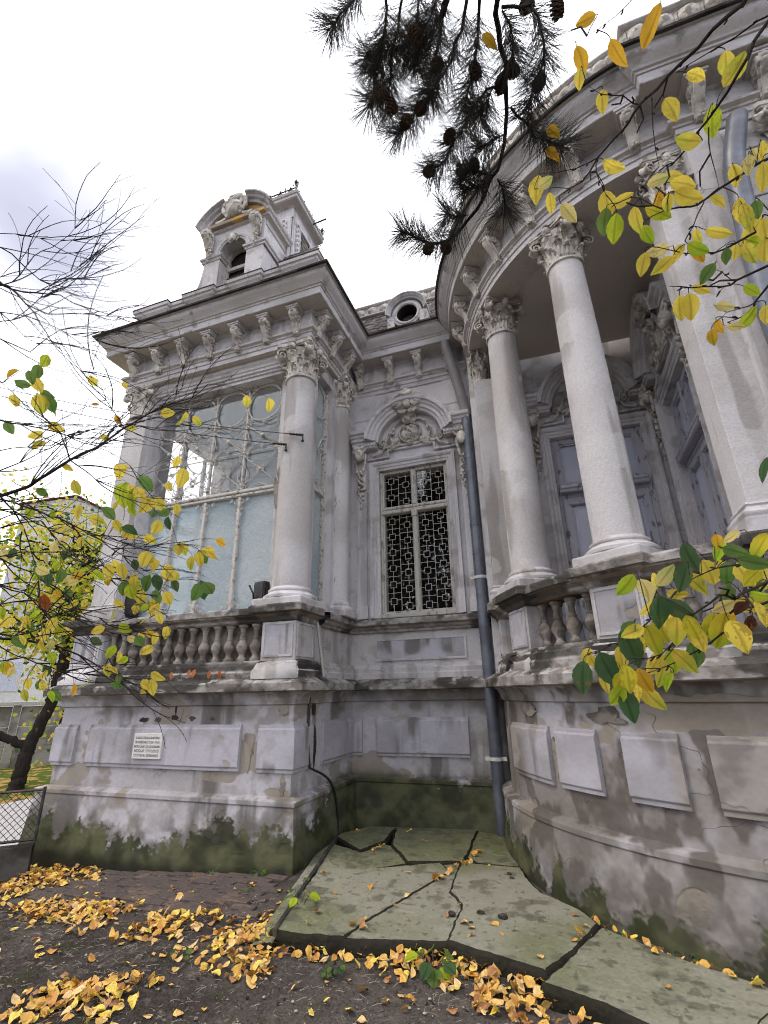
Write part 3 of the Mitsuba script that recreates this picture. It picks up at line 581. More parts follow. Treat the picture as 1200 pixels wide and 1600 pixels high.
def keystone():
    ms = [ball((0, -.20, 6.23), .075, 2, (.95, .8, 1.25))]
    for s in (-1, 1):
        q = spiral((s*.165, 6.25), .085, 1.5, math.pi/2, -s, 26, .12)
        ms.append(mv(lathe([(0, .035), (.02, .035), (.03, .015), (.045, .02), (.055, .03), (.07, .01), (.085, .02), (.095, .0), (.095, -.16), (0, -.16)], 22), frame((s*.165, -.22, 6.24), (1, 0, 0), (0, 0, 1), (0, -1, 0))))
        ms.append(flatscroll(bez((s*.09, 6.30), (s*.06, 6.42), (s*.16, 6.46), (s*.24, 6.38)), .026, -.2)); ms.append(flatscroll(bez((s*.16, 6.16), (s*.12, 6.05), (s*.05, 6.06), (s*.03, 6.12)), .03, -.17))
        for a in (15, 48, 80): ms.append(mv(acanthus(.15, .09, .04, 7, 5), frame((s*.02, -.2, 6.36), (1, 0, 0), (0, 1, 0), (0, 0, 1)) @ mv_rot(s*a)))
    ms.append(lump(ball((0, -.21, 6.44), .075, 2, (1.5, .6, .9)), .03, 16)); ms.append(bx(-.2, .2, -.16, 0, 6.10, 6.30))
    return ms
ARCHP = [(1.03, 5.62), (.55, 5.62)]+[(.5525*math.cos(a), 5.57+.5525*math.sin(a)) for a in np.linspace(.12, math.pi-.12, 25)]+[(-.55, 5.62), (-1.03, 5.62)]
def surround(M, s=1.0, dz=0.0, zb=2.66, half=.58):
    """Baroque surround, local frame: x across, wall face at y = 0, outward -y."""
    S = M @ trans(0, 0, dz) @ np.diag([s, 1, 1, 1])
    k = num('mansion__surround')
    hw = half/s
    arch_ = mould([(hw, zb-dz), (hw, 5.12), (-hw, 5.12), (-hw, zb-dz)], [(0, -.12), (0, .03), (.035, .036), (.045, .05), (.085, .056), (.095, .075), (.125, .09), (.15, .09), (.15, 0)], f=UZ)
    side = [bx(x-.085, x+.085, -.045, 0, zb-dz, 5.52, .006) for x in (-.885, .885)]+[bx(x-.10, x+.10, -.06, 0, zb-dz, zb-dz+.2, .006) for x in (-.885, .885)]
    scene[k] = mikit.ply(mv(cat([arch_]+side), S), 'stucco_upper', smooth=20)
    step = mould([(.78, 5.34), (.39, 5.34), (.39, 5.46), (-.39, 5.46), (-.39, 5.34), (-.78, 5.34)], [(0, 0), (0, .05), (.012, .055), (.03, .045), (.03, 0)], f=UZ)
    ped = [mould(ARCHP, [(0, 0), (0, .13), (.02, .14), (.045, .15), (.05, .175), (.10, .185), (.115, .21), (.15, .225), (.165, .26), (.21, .27), (.22, .26), (.22, 0)], f=UZ), step]
    for x in (-1, 1):
        ped.append(bx(x*.80-.21, x*.80+.21, -.15, 0, 5.53, 5.62, .006))
        ped += [bx(x*.80-.2+.055*i, x*.80-.2+.055*i+.035, -.18, -.14, 5.56, 5.605) for i in range(8)]
    put(k+'__pediment', mv(cat(ped), S), 'stucco_upper', smooth=20)
    put(k+'__cartouche', mv(cat(cartouche_parts()), S @ np.diag([1, 1.7, 1, 1])), 'ornament_plaster', smooth=45)
    put(k+'__keystone', mv(cat(keystone()), S), 'ornament_plaster', smooth=45)
    for x in (-.885, .885): put(k+'__side_drop', mv(cat(side_drop(x)), S @ np.diag([1, 1.35, 1, 1])), 'ornament_plaster', smooth=45)
    return k
surround(FRONT(-1.94, 7.0))
D1 = FRONT(.89, 7.15); D2 = frame((1.79, 6.08, 0), (0, -1, 0), (1, 0, 0), (0, 0, 1))
surround(D1, .96, .14, 1.84, .64); surround(D2, .96, .14, 1.84, .64)
# the grilled window
W = holder('mansion__window')
wf = [xz(ext(sbox(-.575, 2.66, .575, 5.115).difference(unary_union([sbox(-.515, 2.76, -.045, 4.33), sbox(.045, 2.76, .515, 4.33), sbox(-.515, 4.47, -.045, 5.065), sbox(.045, 4.47, .515, 5.065)])), .07), .04),
      bx(-.56, .56, -.0, .06, 4.335, 4.40, .012), bx(-.56, .56, .01, .05, 4.41, 4.455, .012), bx(-.035, .035, .01, .05, 2.70, 4.33, .012), bx(-.035, .035, .015, .05, 4.46, 5.08, .012), bx(-.05, .05, -.005, .05, 4.25, 4.36, .01),
      bx(-.58, .58, -.03, .06, 2.655, 2.72, .01), bx(-.575, -.54, .01, .06, 2.7, 5.1, .008), bx(.54, .575, .01, .06, 2.7, 5.1, .008)]
MW = FRONT(-1.94, 7.0)
put(W+'__frame', mv(cat(wf), MW), 'worn_white_paint', smooth=False)
def grille(x0, x1, z0, z1, y, ph):
    c = (x0+x1)/2; b = .0042; ms = [bx(c-b, c+b, y-b, y+b, z0, z1)]; q = .048
    sx = (x1-x0)*.27; n = int(round((z1-z0)/.265)); st = (z1-z0)/n
    for sgn, off in ((-1, .30 if ph else .62), (1, .62 if ph else .30)):
        xc = c+sgn*sx
        for i in range(n):
            zc = z0+st*(i+off)
            for a in (-1, 1): ms += [bx(xc-q, xc+q, y-b, y+b, zc+a*q-b, zc+a*q+b), bx(xc+a*q-b, xc+a*q+b, y-b, y+b, zc-q, zc+q)]
            e = x0 if sgn < 0 else x1
            ms += [bx(min(e, xc+sgn*q), max(e, xc+sgn*q), y-b, y+b, zc-b, zc+b), bx(min(c, xc-sgn*q), max(c, xc-sgn*q), y-b, y+b, zc+.02-b, zc+.02+b)]
            zt = z0+st*(i+off+1)-q if i < n-1 else z1
            ms += [bx(xc-b, xc+b, y-b, y+b, zc+q, zt)]
            zh = zc+st/2
            if zh < z1: ms.append(bx(min(e, c), max(e, c), y-b, y+b, zh-b, zh+b))
        ms.append(bx(xc-b, xc+b, y-b, y+b, z0, z0+st*off-q))
    return cat(ms)
for i, (x0, x1, z0, z1) in enumerate([(-.515, -.045, 2.76, 4.33), (.045, .515, 2.76, 4.33), (-.515, -.045, 4.47, 5.065), (.045, .515, 4.47, 5.065)]):
    put(W+'__grille', mv(grille(x0, x1, z0, z1, .100, i % 2), MW), 'iron_pale', smooth=False)
    put(W+'__pane', mv(xz(TM([(x0, z0, 0), (x1, z0, 0), (x1, z1, 0), (x0, z1, 0)], [(0, 1, 2), (0, 2, 3)]), .080), MW), 'clear_glass', smooth=False)
def room(x0, x1, y0, y1, z0, z1, m, key, holes=()):
    b = bx(x0, x1, y0, y1, z0, z1); f = [i for i, n in enumerate(b.face_normals) if not any(np.dot(n, h) > .9 for h in holes)]
    b = TM(b.vertices, b.faces[f]); return put(key, b, m, smooth=False)
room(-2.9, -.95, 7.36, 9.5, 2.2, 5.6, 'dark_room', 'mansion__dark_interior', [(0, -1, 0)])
# doors
def door(M):
    k = holder('mansion__door')
    fr_ = [xz(ext(sbox(-.64, 1.84, .64, 5.25).difference(unary_union([sbox(-.53, 4.50, -.06, 5.16), sbox(.06, 4.50, .53, 5.16), sbox(-.585, 1.84, .585, 4.28)])), .07), .06),
           bx(-.60, .60, -.05, .06, 4.385, 4.44, .015), bx(-.60, .60, -.03, .06, 4.33, 4.385, .006)]+[bx(-.59+.055*i, -.56+.055*i, -.045, .0, 4.34, 4.38) for i in range(21)]
    fr_.append(bx(-.04, .04, .02, .08, 4.44, 5.2, .012))
    put(k+'__frame', mv(cat(fr_), M), 'door_paint', smooth=False)
    for s in (-1, 1):
        a, b = sorted((s*.005, s*.58))
        lf = [xz(ext(sbox(a, 1.86, b, 4.30).difference(unary_union([sbox(a+.11, 2.75, b-.11, 4.14), sbox(a+.11, 1.95, b-.11, 2.6)])), .06), .07), bx(a+.08, b-.08, .045, .09, 4.15, 4.20, .012)]
        key = put(k+'__leaf', mv(cat(lf), M), 'door_paint', smooth=False)
        put(key+'__panel', mv(cat(bx(a+.105, b-.105, .10, .13, 1.94, 2.61), bx(a+.105, b-.105, .10, .13, 2.74, 4.15), bx(a+.15, b-.15, .085, .12, 2.80, 4.08, .012)), M), 'door_panel', smooth=False)
        a, b = sorted((s*.06, s*.53)); put(k+'__pane', mv(bx(a-.005, b+.005, .11, .13, 4.49, 5.17), M), 'door_panel', smooth=False)
        put(k+'__pane_bead', mv(xz(ext(sbox(a, 4.5, b, 5.16).difference(sbox(a+.025, 4.525, b-.025, 5.135)), .04), .075), M), 'door_paint', smooth=False)
door(D1); door(D2)
# ---- the big bay window
BW = holder('mansion__bay_window')
BX0, BX1, BY = -6.08, -3.60, 5.70
mull = [-5.53, -4.93, -4.30]
xs = [-6.08]+mull+[-3.66]
put('mansion__bay_lintel', mould([(-6.12, 5.47), (-3.5, 5.47)], [(-.35, 6.44), (.0, 6.44), (.0, 6.47), (.03, 6.48), (.03, 6.52), (.05, 6.53), (.06, 6.57), (.09, 6.60), (.09, 6.66)]), 'stucco_upper', smooth=20)
put('mansion__bay_lintel', cat(bx(-6.12, -3.48, 5.50, 5.95, 6.38, 6.668), bx(-3.35, -3.055, 5.7, 7.0, 6.40, 6.668)), 'stucco_upper')
def sc(c, r, a0, sgn, t=1.6, th=.0078): return tube(fly(spiral(c, r, t, a0, sgn, 16, .15), 0), np.linspace(th, th*.7, 16), 4)
def bar(p, q, r=.0095): return tube(np.array([[p[0], 0, p[1]], [q[0], 0, q[1]]]), r, 4)
def cscroll(p, q, bulge, r=.05, th=.0078):
    """C-scroll from p to q with curled ends."""
    p, q = np.asarray(p, float), np.asarray(q, float); d = (q-p)/np.linalg.norm(q-p); n = np.array([-d[1], d[0]])*bulge
    body = bez(p, p+(q-p)*.25+n, p+(q-p)*.75+n, q, n=10)
    ms = [tube(fly(body), th, 4)]
    s = np.sign(bulge)
    for e, dd in ((p, -1), (q, 1)):
        c = e-n/np.linalg.norm(n)*r; a0 = math.atan2(*(e-c)[::-1]); ms.append(sc(c, r, a0, -s*dd, 1.3, th))
    return ms
def node(x, z, r=.045):
    return [sc((x+sx*r*1.1, z+sz*r*1.05), r, math.atan2(-sz, -sx), sx*sz, 1.25) for sx in (-1, 1) for sz in (-1, 1)]+[ball((x, 0, z), .022, 1)]
def bay_grille(xs, zt=6.38, scale=1.0):
    ms = []
    for i, x in enumerate(xs):
        ms += node(x, 5.70)+node(x, 5.17)
        if 0 < i < len(xs)-1:
            t = np.linspace(0, 2*np.pi, 17); ms.append(tube(fly(np.stack([x+.062*np.cos(t), 5.43+.13*np.sin(t)], 1)), .008, 4)); ms += [sc((x+s*.03, 5.43+e*.06), .03, 0, s*e) for s in (-1, 1) for e in (-1, 1)]
            ms += node(x, 4.62, .05)
            for s in (-1, 1): ms += cscroll((x+s*.02, 4.95), (x+s*.02, 4.66), s*.09, .03)+cscroll((x+s*.03, 6.33), (x+s*.12, 6.36), -s*.03, .025)
            for s in (-1, 1):                                        # under the transom and at the foot of the mullions
                ms += [sc((x+s*.06, 4.35), .05, math.pi/2, s), sc((x+s*.15, 4.375), .035, math.pi/2, s), sc((x+s*.05, 4.24), .04, math.pi/2, s), sc((x+s*.045, 4.14), .028, math.pi/2, s)]
                ms += [sc((x+s*.06, 2.80), .05, -math.pi/2, -s), sc((x+s*.15, 2.765), .035, -math.pi/2, -s), sc((x+s*.045, 2.90), .035, -math.pi/2, -s), sc((x+s*.04, 2.98), .025, -math.pi/2, -s)]
                ms += [sc((x+s*.035, 3.55), .028, math.pi/2, s), sc((x+s*.035, 3.49), .028, -math.pi/2, -s)]
    for a, b in zip(xs[:-1], xs[1:]):
        c, w = (a+b)/2, (b-a)/2; t = np.linspace(0, 2*np.pi, 37)
        ms.append(tube(fly(np.stack([c+(w-.015)*np.sign(np.cos(t))*np.abs(np.cos(t))**.85, 6.035+.315*np.sign(np.sin(t))*np.abs(np.sin(t))**.85], 1)), .013, 5))
        ms += cscroll((a+.05, 5.74), (c-.03, 5.66), -.05, .035)+cscroll((c+.03, 5.66), (b-.05, 5.74), -.05, .035)
        ms += [bar((a, 5.66), (b, 5.20), .008), bar((a, 5.20), (b, 5.66), .008), bar((a+.02, 5.66), (b+.0, 5.235), .006), ball((c, 0, 5.43), .035, 1, (1.2, 1, 1.2))]
        ms += cscroll((a+.06, 5.20), (c-.02, 5.28), .045, .035)+cscroll((c+.02, 5.28), (b-.06, 5.20), .045, .035)
        ms += [bar((a, 5.12), (b, 4.58), .007), bar((a, 4.58), (b, 5.12), .007), ball((c, 0, 4.85), .03, 1)]+node(c, 4.85, .035)
        ms += cscroll((c-.12, 4.56), (c+.12, 4.56), .06, .035)
        ms.append(bar((a, 5.17), (b, 5.17), .011))
    return ms
g = cat(bay_grille(xs)); kg = put(BW+'__scroll_grille', mv(g, trans(0, BY-.035, 0)), 'iron_pale', smooth=50)
lab(kg, 'pale wrought iron scrollwork over the bay window panes', kind='stuff')
put(BW+'__transom', cat(bx(BX0-.05, -3.58, BY-.06, BY+.05, 4.43, 4.475, .01), bx(BX0-.05, -3.58, BY-.075, BY+.05, 4.48, 4.53, .012)), 'iron_pale', smooth=False)
for x in mull: put(BW+'__mullion', cat(bx(x-.026, x+.026, BY-.045, BY+.03, 2.64, 4.43, .008), bx(x-.017, x+.017, BY-.035, BY+.02, 4.53, 6.40, .006)), 'iron_pale', smooth=False)
put(BW+'__frame', cat(bx(BX0-.04, BX0+.01, BY-.05, BY+.04, 2.64, 6.40), bx(-3.67, -3.60, BY-.05, BY+.04, 2.64, 6.40), bx(BX0, -3.6, BY-.04, BY+.03, 2.64, 2.70), bx(BX0, -3.6, BY-.04, BY+.03, 6.36, 6.40)), 'iron_pale', smooth=False)
for a, b in zip(xs[:-1], xs[1:]):
    put(BW+'__pane', xz(TM([(a, 2.69, 0), (b, 2.69, 0), (b, 4.43, 0), (a, 4.43, 0)], [(0, 1, 2), (0, 2, 3)]), BY+.012), 'frosted_glass', smooth=False)
    put(BW+'__pane', xz(TM([(a, 4.53, 0), (b, 4.53, 0), (b, 6.37, 0), (a, 6.37, 0)], [(0, 1, 2), (0, 2, 3)]), BY+.004), 'clear_glass', smooth=False)
SW = holder('mansion__side_window')
SM = frame((-3.16, 5.96, 0), (0, 1, 0), (-1, 0, 0), (0, 0, 1))
ms = []
for z in np.arange(2.8, 6.3, .17): ms += [sc((.20, z), .045, 0, 1), sc((.20, z+.08), .035, 0, -1), sc((-.18, z), .04, 0, 1)]
ms += node(.16, 4.5, .07)+node(.16, 5.2, .07)+node(0, 5.2, .07)+node(0, 4.62, .06)+[bar((-.25, 5.6), (.25, 4.8)), bar((-.25, 4.8), (.25, 5.6)), bar((-.25, 5.17), (.25, 5.17))]
t = np.linspace(0, 2*np.pi, 25); ms.append(tube(fly(np.stack([.23*np.cos(t), 6.03+.31*np.sin(t)], 1)), .012, 5))
put(SW+'__scroll_grille', mv(cat(ms), SM), 'iron_pale', smooth=50)
put(SW+'__frame', mv(cat(bx(.22, .26, -.03, .03, 2.64, 6.4), bx(-.26, -.22, -.03, .03, 2.64, 6.4), bx(-.26, .26, -.03, .05, 4.44, 4.52)), SM), 'iron_pale', smooth=False)
put(SW+'__pane', mv(xz(TM([(-.25, 2.66, 0), (.25, 2.66, 0), (.25, 6.4, 0), (-.25, 6.4, 0)], [(0, 1, 2), (0, 2, 3)]), .03), SM), 'frosted_glass', smooth=False)
# room behind the bay with a far window towards the left
put('mansion__bay_room', cat(bx(-6.5, -3.1, 8.0, 8.1, 2.2, 6.65), bx(-6.5, -3.1, 5.95, 8.0, 2.2, 2.35), bx(-3.3, -3.2, 6.24, 8.0, 2.3, 6.6), bx(-6.5, -3.1, 5.96, 8.0, 6.42, 6.55)), 'pale_room', smooth=False)
put('mansion__bay_west_wall', mv(xz(ext(sbox(-9., 2.0, -5.95, 6.67).difference(sbox(-7.7, 2.65, -6.05, 6.3)), .45), 0), frame((-6.6, 0, 0), (0, -1, 0), (1, 0, 0), (0, 0, 1))), 'stucco_upper')
MW2 = frame((-6.35, 0, 0), (0, -1, 0), (1, 0, 0), (0, 0, 1))
w2 = [-7.68, -7.14, -6.6, -6.06]
FW = holder('mansion__west_window')
put(FW+'__scroll_grille', mv(cat(bay_grille(w2)), MW2), 'iron_pale', smooth=50)
put(FW+'__frame', mv(cat([bx(x-.025, x+.025, -.03, .03, 2.65, 6.3) for x in w2]+[bx(w2[0], w2[-1], -.04, .04, 4.43, 4.53)]), MW2), 'iron_pale', smooth=False)
put(FW+'__pane', mv(xz(TM([(w2[0], 2.65, 0), (w2[-1], 2.65, 0), (w2[-1], 6.3, 0), (w2[0], 6.3, 0)], [(0, 1, 2), (0, 2, 3)]), .03), MW2), 'clear_glass', smooth=False)
# ---------------------------------------------------------------- roofs, attic
PARP = [(-6.88, 9.), (-6.88, 5.52), (-6.28, 5.52), (-6.28, 5.60), (-5.71, 5.60), (-5.71, 5.52), (-5.23, 5.52), (-5.23, 5.6), (-4.71, 5.6), (-4.71, 5.52), (-4.22, 5.52), (-4.22, 5.6), (-3.63, 5.6), (-3.63, 5.52), (-3.10, 5.52), (-3.10, 6.02), (-3.18, 6.02), (-3.18, 6.6), (-3.10, 6.6), (-3.10, 7.25), (-3.5, 7.25)]
kp = put('mansion__parapet', mould(PARP, [(.05, 7.55), (.05, 7.74), (.03, 7.76), (.0, 7.79), (.0, 8.36), (.02, 8.38), (.025, 8.42), (.045, 8.43), (.05, 8.48), (.085, 8.53), (.09, 8.575), (.115, 8.59), (.12, 8.655), (-.3, 8.69)], cap=False), 'cornice_plaster', smooth=20)
put(kp+'__flashing', mould(PARP, [(.10, 8.66), (.125, 8.655), (.13, 8.675), (-.3, 8.70)], cap=False), 'dark_concrete')
for x0, x1 in ((-6.18, -5.80), (-5.13, -4.80), (-4.12, -3.72)): put(kp+'__panel', bx(x0, x1, 5.575, 5.61, 7.95, 8.28, .006), 'stucco_upper')
def scales(o, ux, up, nrm, w, h, dx, dz, seed, key):
    """Overlapping fish-scale slates on the plane through o, running w along ux and h along up."""
    r = np.random.default_rng(seed); ms = []; rows = int(h/dz)
    sh = np.array([(-.5, 1.5), (-.5, .35), (-.3, .08), (0, 0), (.3, .08), (.5, .35), (.5, 1.5)])
    for j in range(rows+1):
        for i in range(-1, int(w/dx)+1):
            a = (i+.5*(j % 2)+.5)*dx
            if a < .2*dx or a > w-.2*dx: continue
            b = j*dz+r.normal(0, .006); t = r.uniform(.010, .022)
            p = [o+ux*(a+q[0]*dx*.96)+up*min(b+q[1]*dz, h)+nrm*(t*(1-q[1]/1.6)+.006) for q in sh]
            ms.append(TM(p+[q-nrm*.012 for q in p], [(0, 1, 2), (0, 2, 3), (0, 3, 4), (0, 4, 5), (0, 5, 6)]+[(k, k+7, k+8) for k in range(6)]+[(k, k+8, k+1) for k in range(6)]))
    k = put(key, cat(ms), 'slate', smooth=False); lab(k, 'overlapping brown grey slates with rounded ends', kind='stuff'); return k
A3 = lambda *v: np.array(v, float)
MR = holder('mansion__mansard_roof')
q0, q1 = A3(-3.4, 7.12, 7.64), A3(-3.4, 7.58, 9.03)
up = (q1-q0)/np.linalg.norm(q1-q0); nr = np.cross(A3(1, 0, 0), up)
put(MR+'__boarding', grid([[q0, q0+A3(4.4, 0, 0)], [q1, q1+A3(4.4, 0, 0)]]), 'slate', smooth=False)
scales(q0, A3(1, 0, 0), up, nr, 4.4, np.linalg.norm(q1-q0), .15, .105, 1, MR+'__slates')
def crest_band(path, z0, h, key, step=.26):
    k = put(key, mould(path, [(-.12, z0-.0), (.02, z0), (.05, z0+.01), (.05, z0+.035), (.02, z0+.05), (.0, z0+.06), (.0, z0+h-.05), (.03, z0+h-.04), (.05, z0+h-.02), (.05, z0+h), (-.2, z0+h+.02)], cap=False), 'cornice_plaster', smooth=20)
    ms = []; pp = dense(path, step)
    for a, b in zip(pp[:-1], pp[1:]):
        d = (b-a)/np.linalg.norm(b-a); n = np.array([d[1], -d[0]]); c = (a+b)/2
        ms.append(lump(ball((0, 0, 0), .1, 2, (1.05, .55, 1.0)), .03, 14)); ms[-1].apply_transform(frame((c[0]+n[0]*.01, c[1]+n[1]*.01, z0+h*.5), (d[0], d[1], 0), (-n[0], -n[1], 0), (0, 0, h*3.0)))
        ms.append(mv(acanthus(h*.75, .13, .04, 7, 5), frame((a[0], a[1], z0+.05), (d[0], d[1], 0), (-n[0], -n[1], 0), (0, 0, 1))))
    put(k+'__leaf_ornament', cat(ms), 'ornament_plaster', smooth=45); return k
crest_band([(-3.5, 7.56), (.9, 7.56)], 9.03, .29, MR+'__crest_band')
crest_band(list(arc(CX, CY, 3.37, 0, 76, 38)), 7.615, .30, MR+'__crest_band', .2)
crest_band([(1.45, 4.3), (1.45, 3.62), (6.5, 3.62)], 7.63, .36, MR+'__crest_band', .22)
put(MR+'__flat_top', cat(bx(-3.5, 6.5, 7.6, 9.5, 9.0, 9.05), bx(1.3, 6.5, 4.0, 9.0, 7.7, 7.9)), 'dark_concrete')
OC = holder('mansion__round_dormer')
om = []
ring = mv(lathe([(.205, -.30), (.205, .0), (.225, .02), (.25, .02), (.255, .0), (.285, -.01), (.30, .0), (.30, -.3)], 40), frame((-1.96, 7.16, 8.50), (1, 0, 0), (0, 0, 1), (0, -1, 0)))
hood = mould([(math.cos(a)*.33, math.sin(a)*.33) for a in np.linspace(-.05, math.pi+.05, 26)], [(0, -.35), (0, .02), (.02, .03), (.03, .06), (.06, .08), (.065, .10), (.085, .10), (.085, -.35)], f=UZ)
om = [ring, mv(hood, trans(-1.96, 7.16, 8.52))]
for s in (-1, 1):
    om.append(mv(flatscroll(spiral((s*.335, -.10), .06, 1.3, math.pi/2, -s, 20), .022, -.01), trans(-1.96, 7.16, 8.5))); om.append(mv(flatscroll(bez((s*.36, -.14), (s*.24, -.20), (s*.30, -.32), (s*.40, -.34)), .05, .0), trans(-1.96, 7.16, 8.5))); om.append(bx(-1.96+s*.33-.07, -1.96+s*.33+.07, 7.16, 7.5, 8.15, 8.5))
om.append(bx(-2.3, -1.62, 7.15, 7.5, 8.10, 8.2, .01))
put(OC+'__frame', cat(om), 'stucco_upper', smooth=40)
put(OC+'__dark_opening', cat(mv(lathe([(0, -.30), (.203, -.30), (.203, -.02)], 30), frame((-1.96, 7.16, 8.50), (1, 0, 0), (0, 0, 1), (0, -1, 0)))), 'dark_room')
# tower: shaft with slate panels, eave, cresting
TW = holder('mansion__tower')
sx0, sx1, sy0, sy1 = -5.8, -4.18, 6.40, 7.45
put(TW+'__shaft', bx(sx0, sx1, sy0, sy1, 8.6, 11.46), 'slate')
SQ = [(sx0, sy1), (sx0, sy0), (sx1, sy0), (sx1, sy1)]
put(TW+'__frieze', mould(SQ, [(.0, 11.12), (.03, 11.13), (.03, 11.17), (.015, 11.18), (.015, 11.44), (.06, 11.46)], cap=False), 'stucco_upper', smooth=20)
ek = put(TW+'__eave', mould(SQ, [(.0, 11.45), (.17, 11.47), (.19, 11.49), (.19, 11.56), (.21, 11.57), (.22, 11.62), (.205, 11.66), (-.6, 11.74)], cap=False), 'cornice_plaster', smooth=20)
strips = []
for x, y, ax in ((sx1-.17, sy0, 0), (sx0+.17, sy0, 0), (sx1, sy0+.16, 1), (sx1, sy1-.16, 1)):
    M = FRONT(x, y) if ax == 0 else SIDE(x, y)
    st_ = [bx(-.16, .16, -.035, 0, 9.3, 11.12, .006), bx(-.14, -.115, -.05, -.03, 9.3, 11.1), bx(.115, .14, -.05, -.03, 9.3, 11.1)]
    for z in np.arange(9.4, 11.05, .135): st_.append(mv(lathe([(.035, 0), (.040, .035), (.07, .035), (.075, 0)], 14), frame((0, -.035, z), (1, 0, 0), (0, 0, 1), (0, -1, 0))))
    put(TW+'__corner_strip', mv(cat(st_), M), 'stucco_upper', smooth=30)
scales(A3(sx0+.33, sy0, 9.3), A3(1, 0, 0), A3(0, 0, 1), A3(0, -1, 0), 1.04, 1.8, .15, .11, 3, TW+'__slates')
scales(A3(sx1, sy0+.32, 9.3), A3(0, 1, 0), A3(0, 0, 1), A3(1, 0, 0), .42, 1.8, .14, .11, 4, TW+'__slates')
rf = A3(-6.7, 5.75, 8.55), A3(-3.25, 5.75, 8.55), A3(-3.25, 8., 8.55), A3(-6.7, 8., 8.55)
rt = A3(sx0, sy0, 10.05), A3(sx1, sy0, 10.05), A3(sx1, sy1, 10.05), A3(sx0, sy1, 10.05)
put(TW+'__skirt_roof', cat([grid([[rf[i], rf[(i+1) % 4]], [rt[i], rt[(i+1) % 4]]]) for i in range(4)]), 'slate', smooth=False)
u_ = (rt[1]-rf[1]); u_[0] = 0; L_ = np.linalg.norm(u_); u_ /= L_
scales(A3(-4.35, 5.75, 8.55), A3(1, 0, 0), u_, np.cross(A3(1, 0, 0), u_), .9, L_, .15, .11, 6, TW+'__slates')
cr = []
cp = [(sx0-.1, sy0-.1), (sx1+.1, sy0-.1), (sx1+.1, sy1+.1)]
for (a, b), n in (((cp[0], cp[1]), 7), ((cp[1], cp[2]), 5)):
    a, b = np.array(a), np.array(b)
    P3 = lambda t, z: np.array([*(a+(b-a)*t), z])
    cr += [tube([P3(0, 11.74), P3(1, 11.74)], .012, 4), tube([P3(0, 11.88), P3(1, 11.88)], .016, 4)]
    for i in range(n+1):
        t = i/n; cr.append(tube([P3(t, 11.66), P3(t, 11.98 if i % 3 == 0 else 11.91)], .011, 4))
        if i < n:
            q = np.linspace(0, np.pi, 9); cr.append(tube([P3((i+.5-.42*math.cos(w))/n, 11.74+.11*math.sin(w)) for w in q], .009, 4)); cr.append(ball(P3((i+.5)/n, 11.92), .022, 1))
for x, y in cp: cr += [tube([(x, y, 11.66), (x, y, 12.02)], [.022, .014], 5), ball((x, y, 12.04), .04, 1), ball((x, y, 12.10), .022, 1), *[tube(np.array([(x, y, 11.92), (x+.07*math.cos(a), y+.07*math.sin(a), 11.97), (x+.05*math.cos(a), y+.05*math.sin(a), 12.02)]), .010, 4) for a in (0, 1.57, 3.14, 4.71)]]
put(TW+'__cresting', cat(cr), 'iron_dark', smooth=50)
put(TW+'__water_spout', tube([(sx1+.1, 6.95, 11.5), (sx1+.52, 6.95, 11.53)], .018, 6), 'iron_dark')
# attic dormer
DM = holder('mansion__attic_dormer')
X0 = -4.95
body = sbox(-.67, 8.55, .67, 10.30).difference(unary_union([sbox(-.305, 8.5, .305, 9.65), Point(0, 9.65).buffer(.305, 24)]))
put(DM+'__body', mv(cat(xz(ext(body, .45), 0), bx(-.67, -.40, .45, .85, 8.55, 10.30), bx(.40, .67, .45, .85, 8.55, 10.30)), trans(X0, 5.62, 0)), 'stucco_upper')
imp = [mould([(s*.70 if s < 0 else .29, .35), (s*.70 if s < 0 else .29, 0), (-.29 if s < 0 else .70, 0), (-.29 if s < 0 else .70, .6)], [(0, 9.56), (.015, 9.57), (.02, 9.61), (.045, 9.63), (.05, 9.67), (0, 9.69)]) for s in (-1, 1)]
imp.append(mould([(math.cos(a)*.305, 9.65+math.sin(a)*.305) for a in np.linspace(0.02, math.pi-.02, 25)], [(0, 0), (0, .03), (.03, .035), (.04, .05), (.09, .055), (.10, .03), (.10, 0)], f=UZ))
put(DM+'__arch_moulding', mv(cat(imp), trans(X0, 5.62, 0)), 'cornice_plaster', smooth=20)
TOPP = [(-.72, .95), (-.72, 0), (.72, 0), (.72, .95)]
put(DM+'__entablature', mv(mould(TOPP, [(-.06, 10.10), (-.03, 10.12), (-.03, 10.24), (.0, 10.26), (.05, 10.28), (.06, 10.33), (.09, 10.36), (.10, 10.41), (-.3, 10.44)], cap=False), trans(X0, 5.62, 0)), 'cornice_plaster', smooth=20)
put(DM+'__ochre_band', mv(bx(-.72, .72, -.128, .0, 10.315, 10.405, .008), trans(X0, 5.62, 0)), 'ochre_stain'); lab(list(scene)[-1], 'ochre stained cornice strip under the curved pediment')
kp2 = None
for a0, a1 in ((25, 75), (105, 155)):
    seg = (mould([(math.cos(a)*.86, 10.06+math.sin(a)*.86) for a in np.radians(np.linspace(a0, a1, 12))], [(-.05, 0), (-.05, .10), (0, .11), (.02, .16), (.06, .18), (.08, .24), (.11, .24), (.11, 0)], f=UZ))
    kp2 = put(DM+'__pediment', mv(seg, trans(X0, 5.68, 0)), 'cornice_plaster', smooth=20)
put(kp2+'__tympanum', mv(xz(ext(Point(0, 10.06).buffer(.84, 32).intersection(sbox(-.8, 10.40, .8, 11)), .12), 0), trans(X0, 5.64, 0)), 'ochre_stain')
oc = [lump(ball((0, -.12, 10.64), .20, 3, (.95, .6, 1.1)), .03, 9), lump(ball((0, -.10, 10.93), .15, 3, (1.3, .7, .6)), .05, 12)]
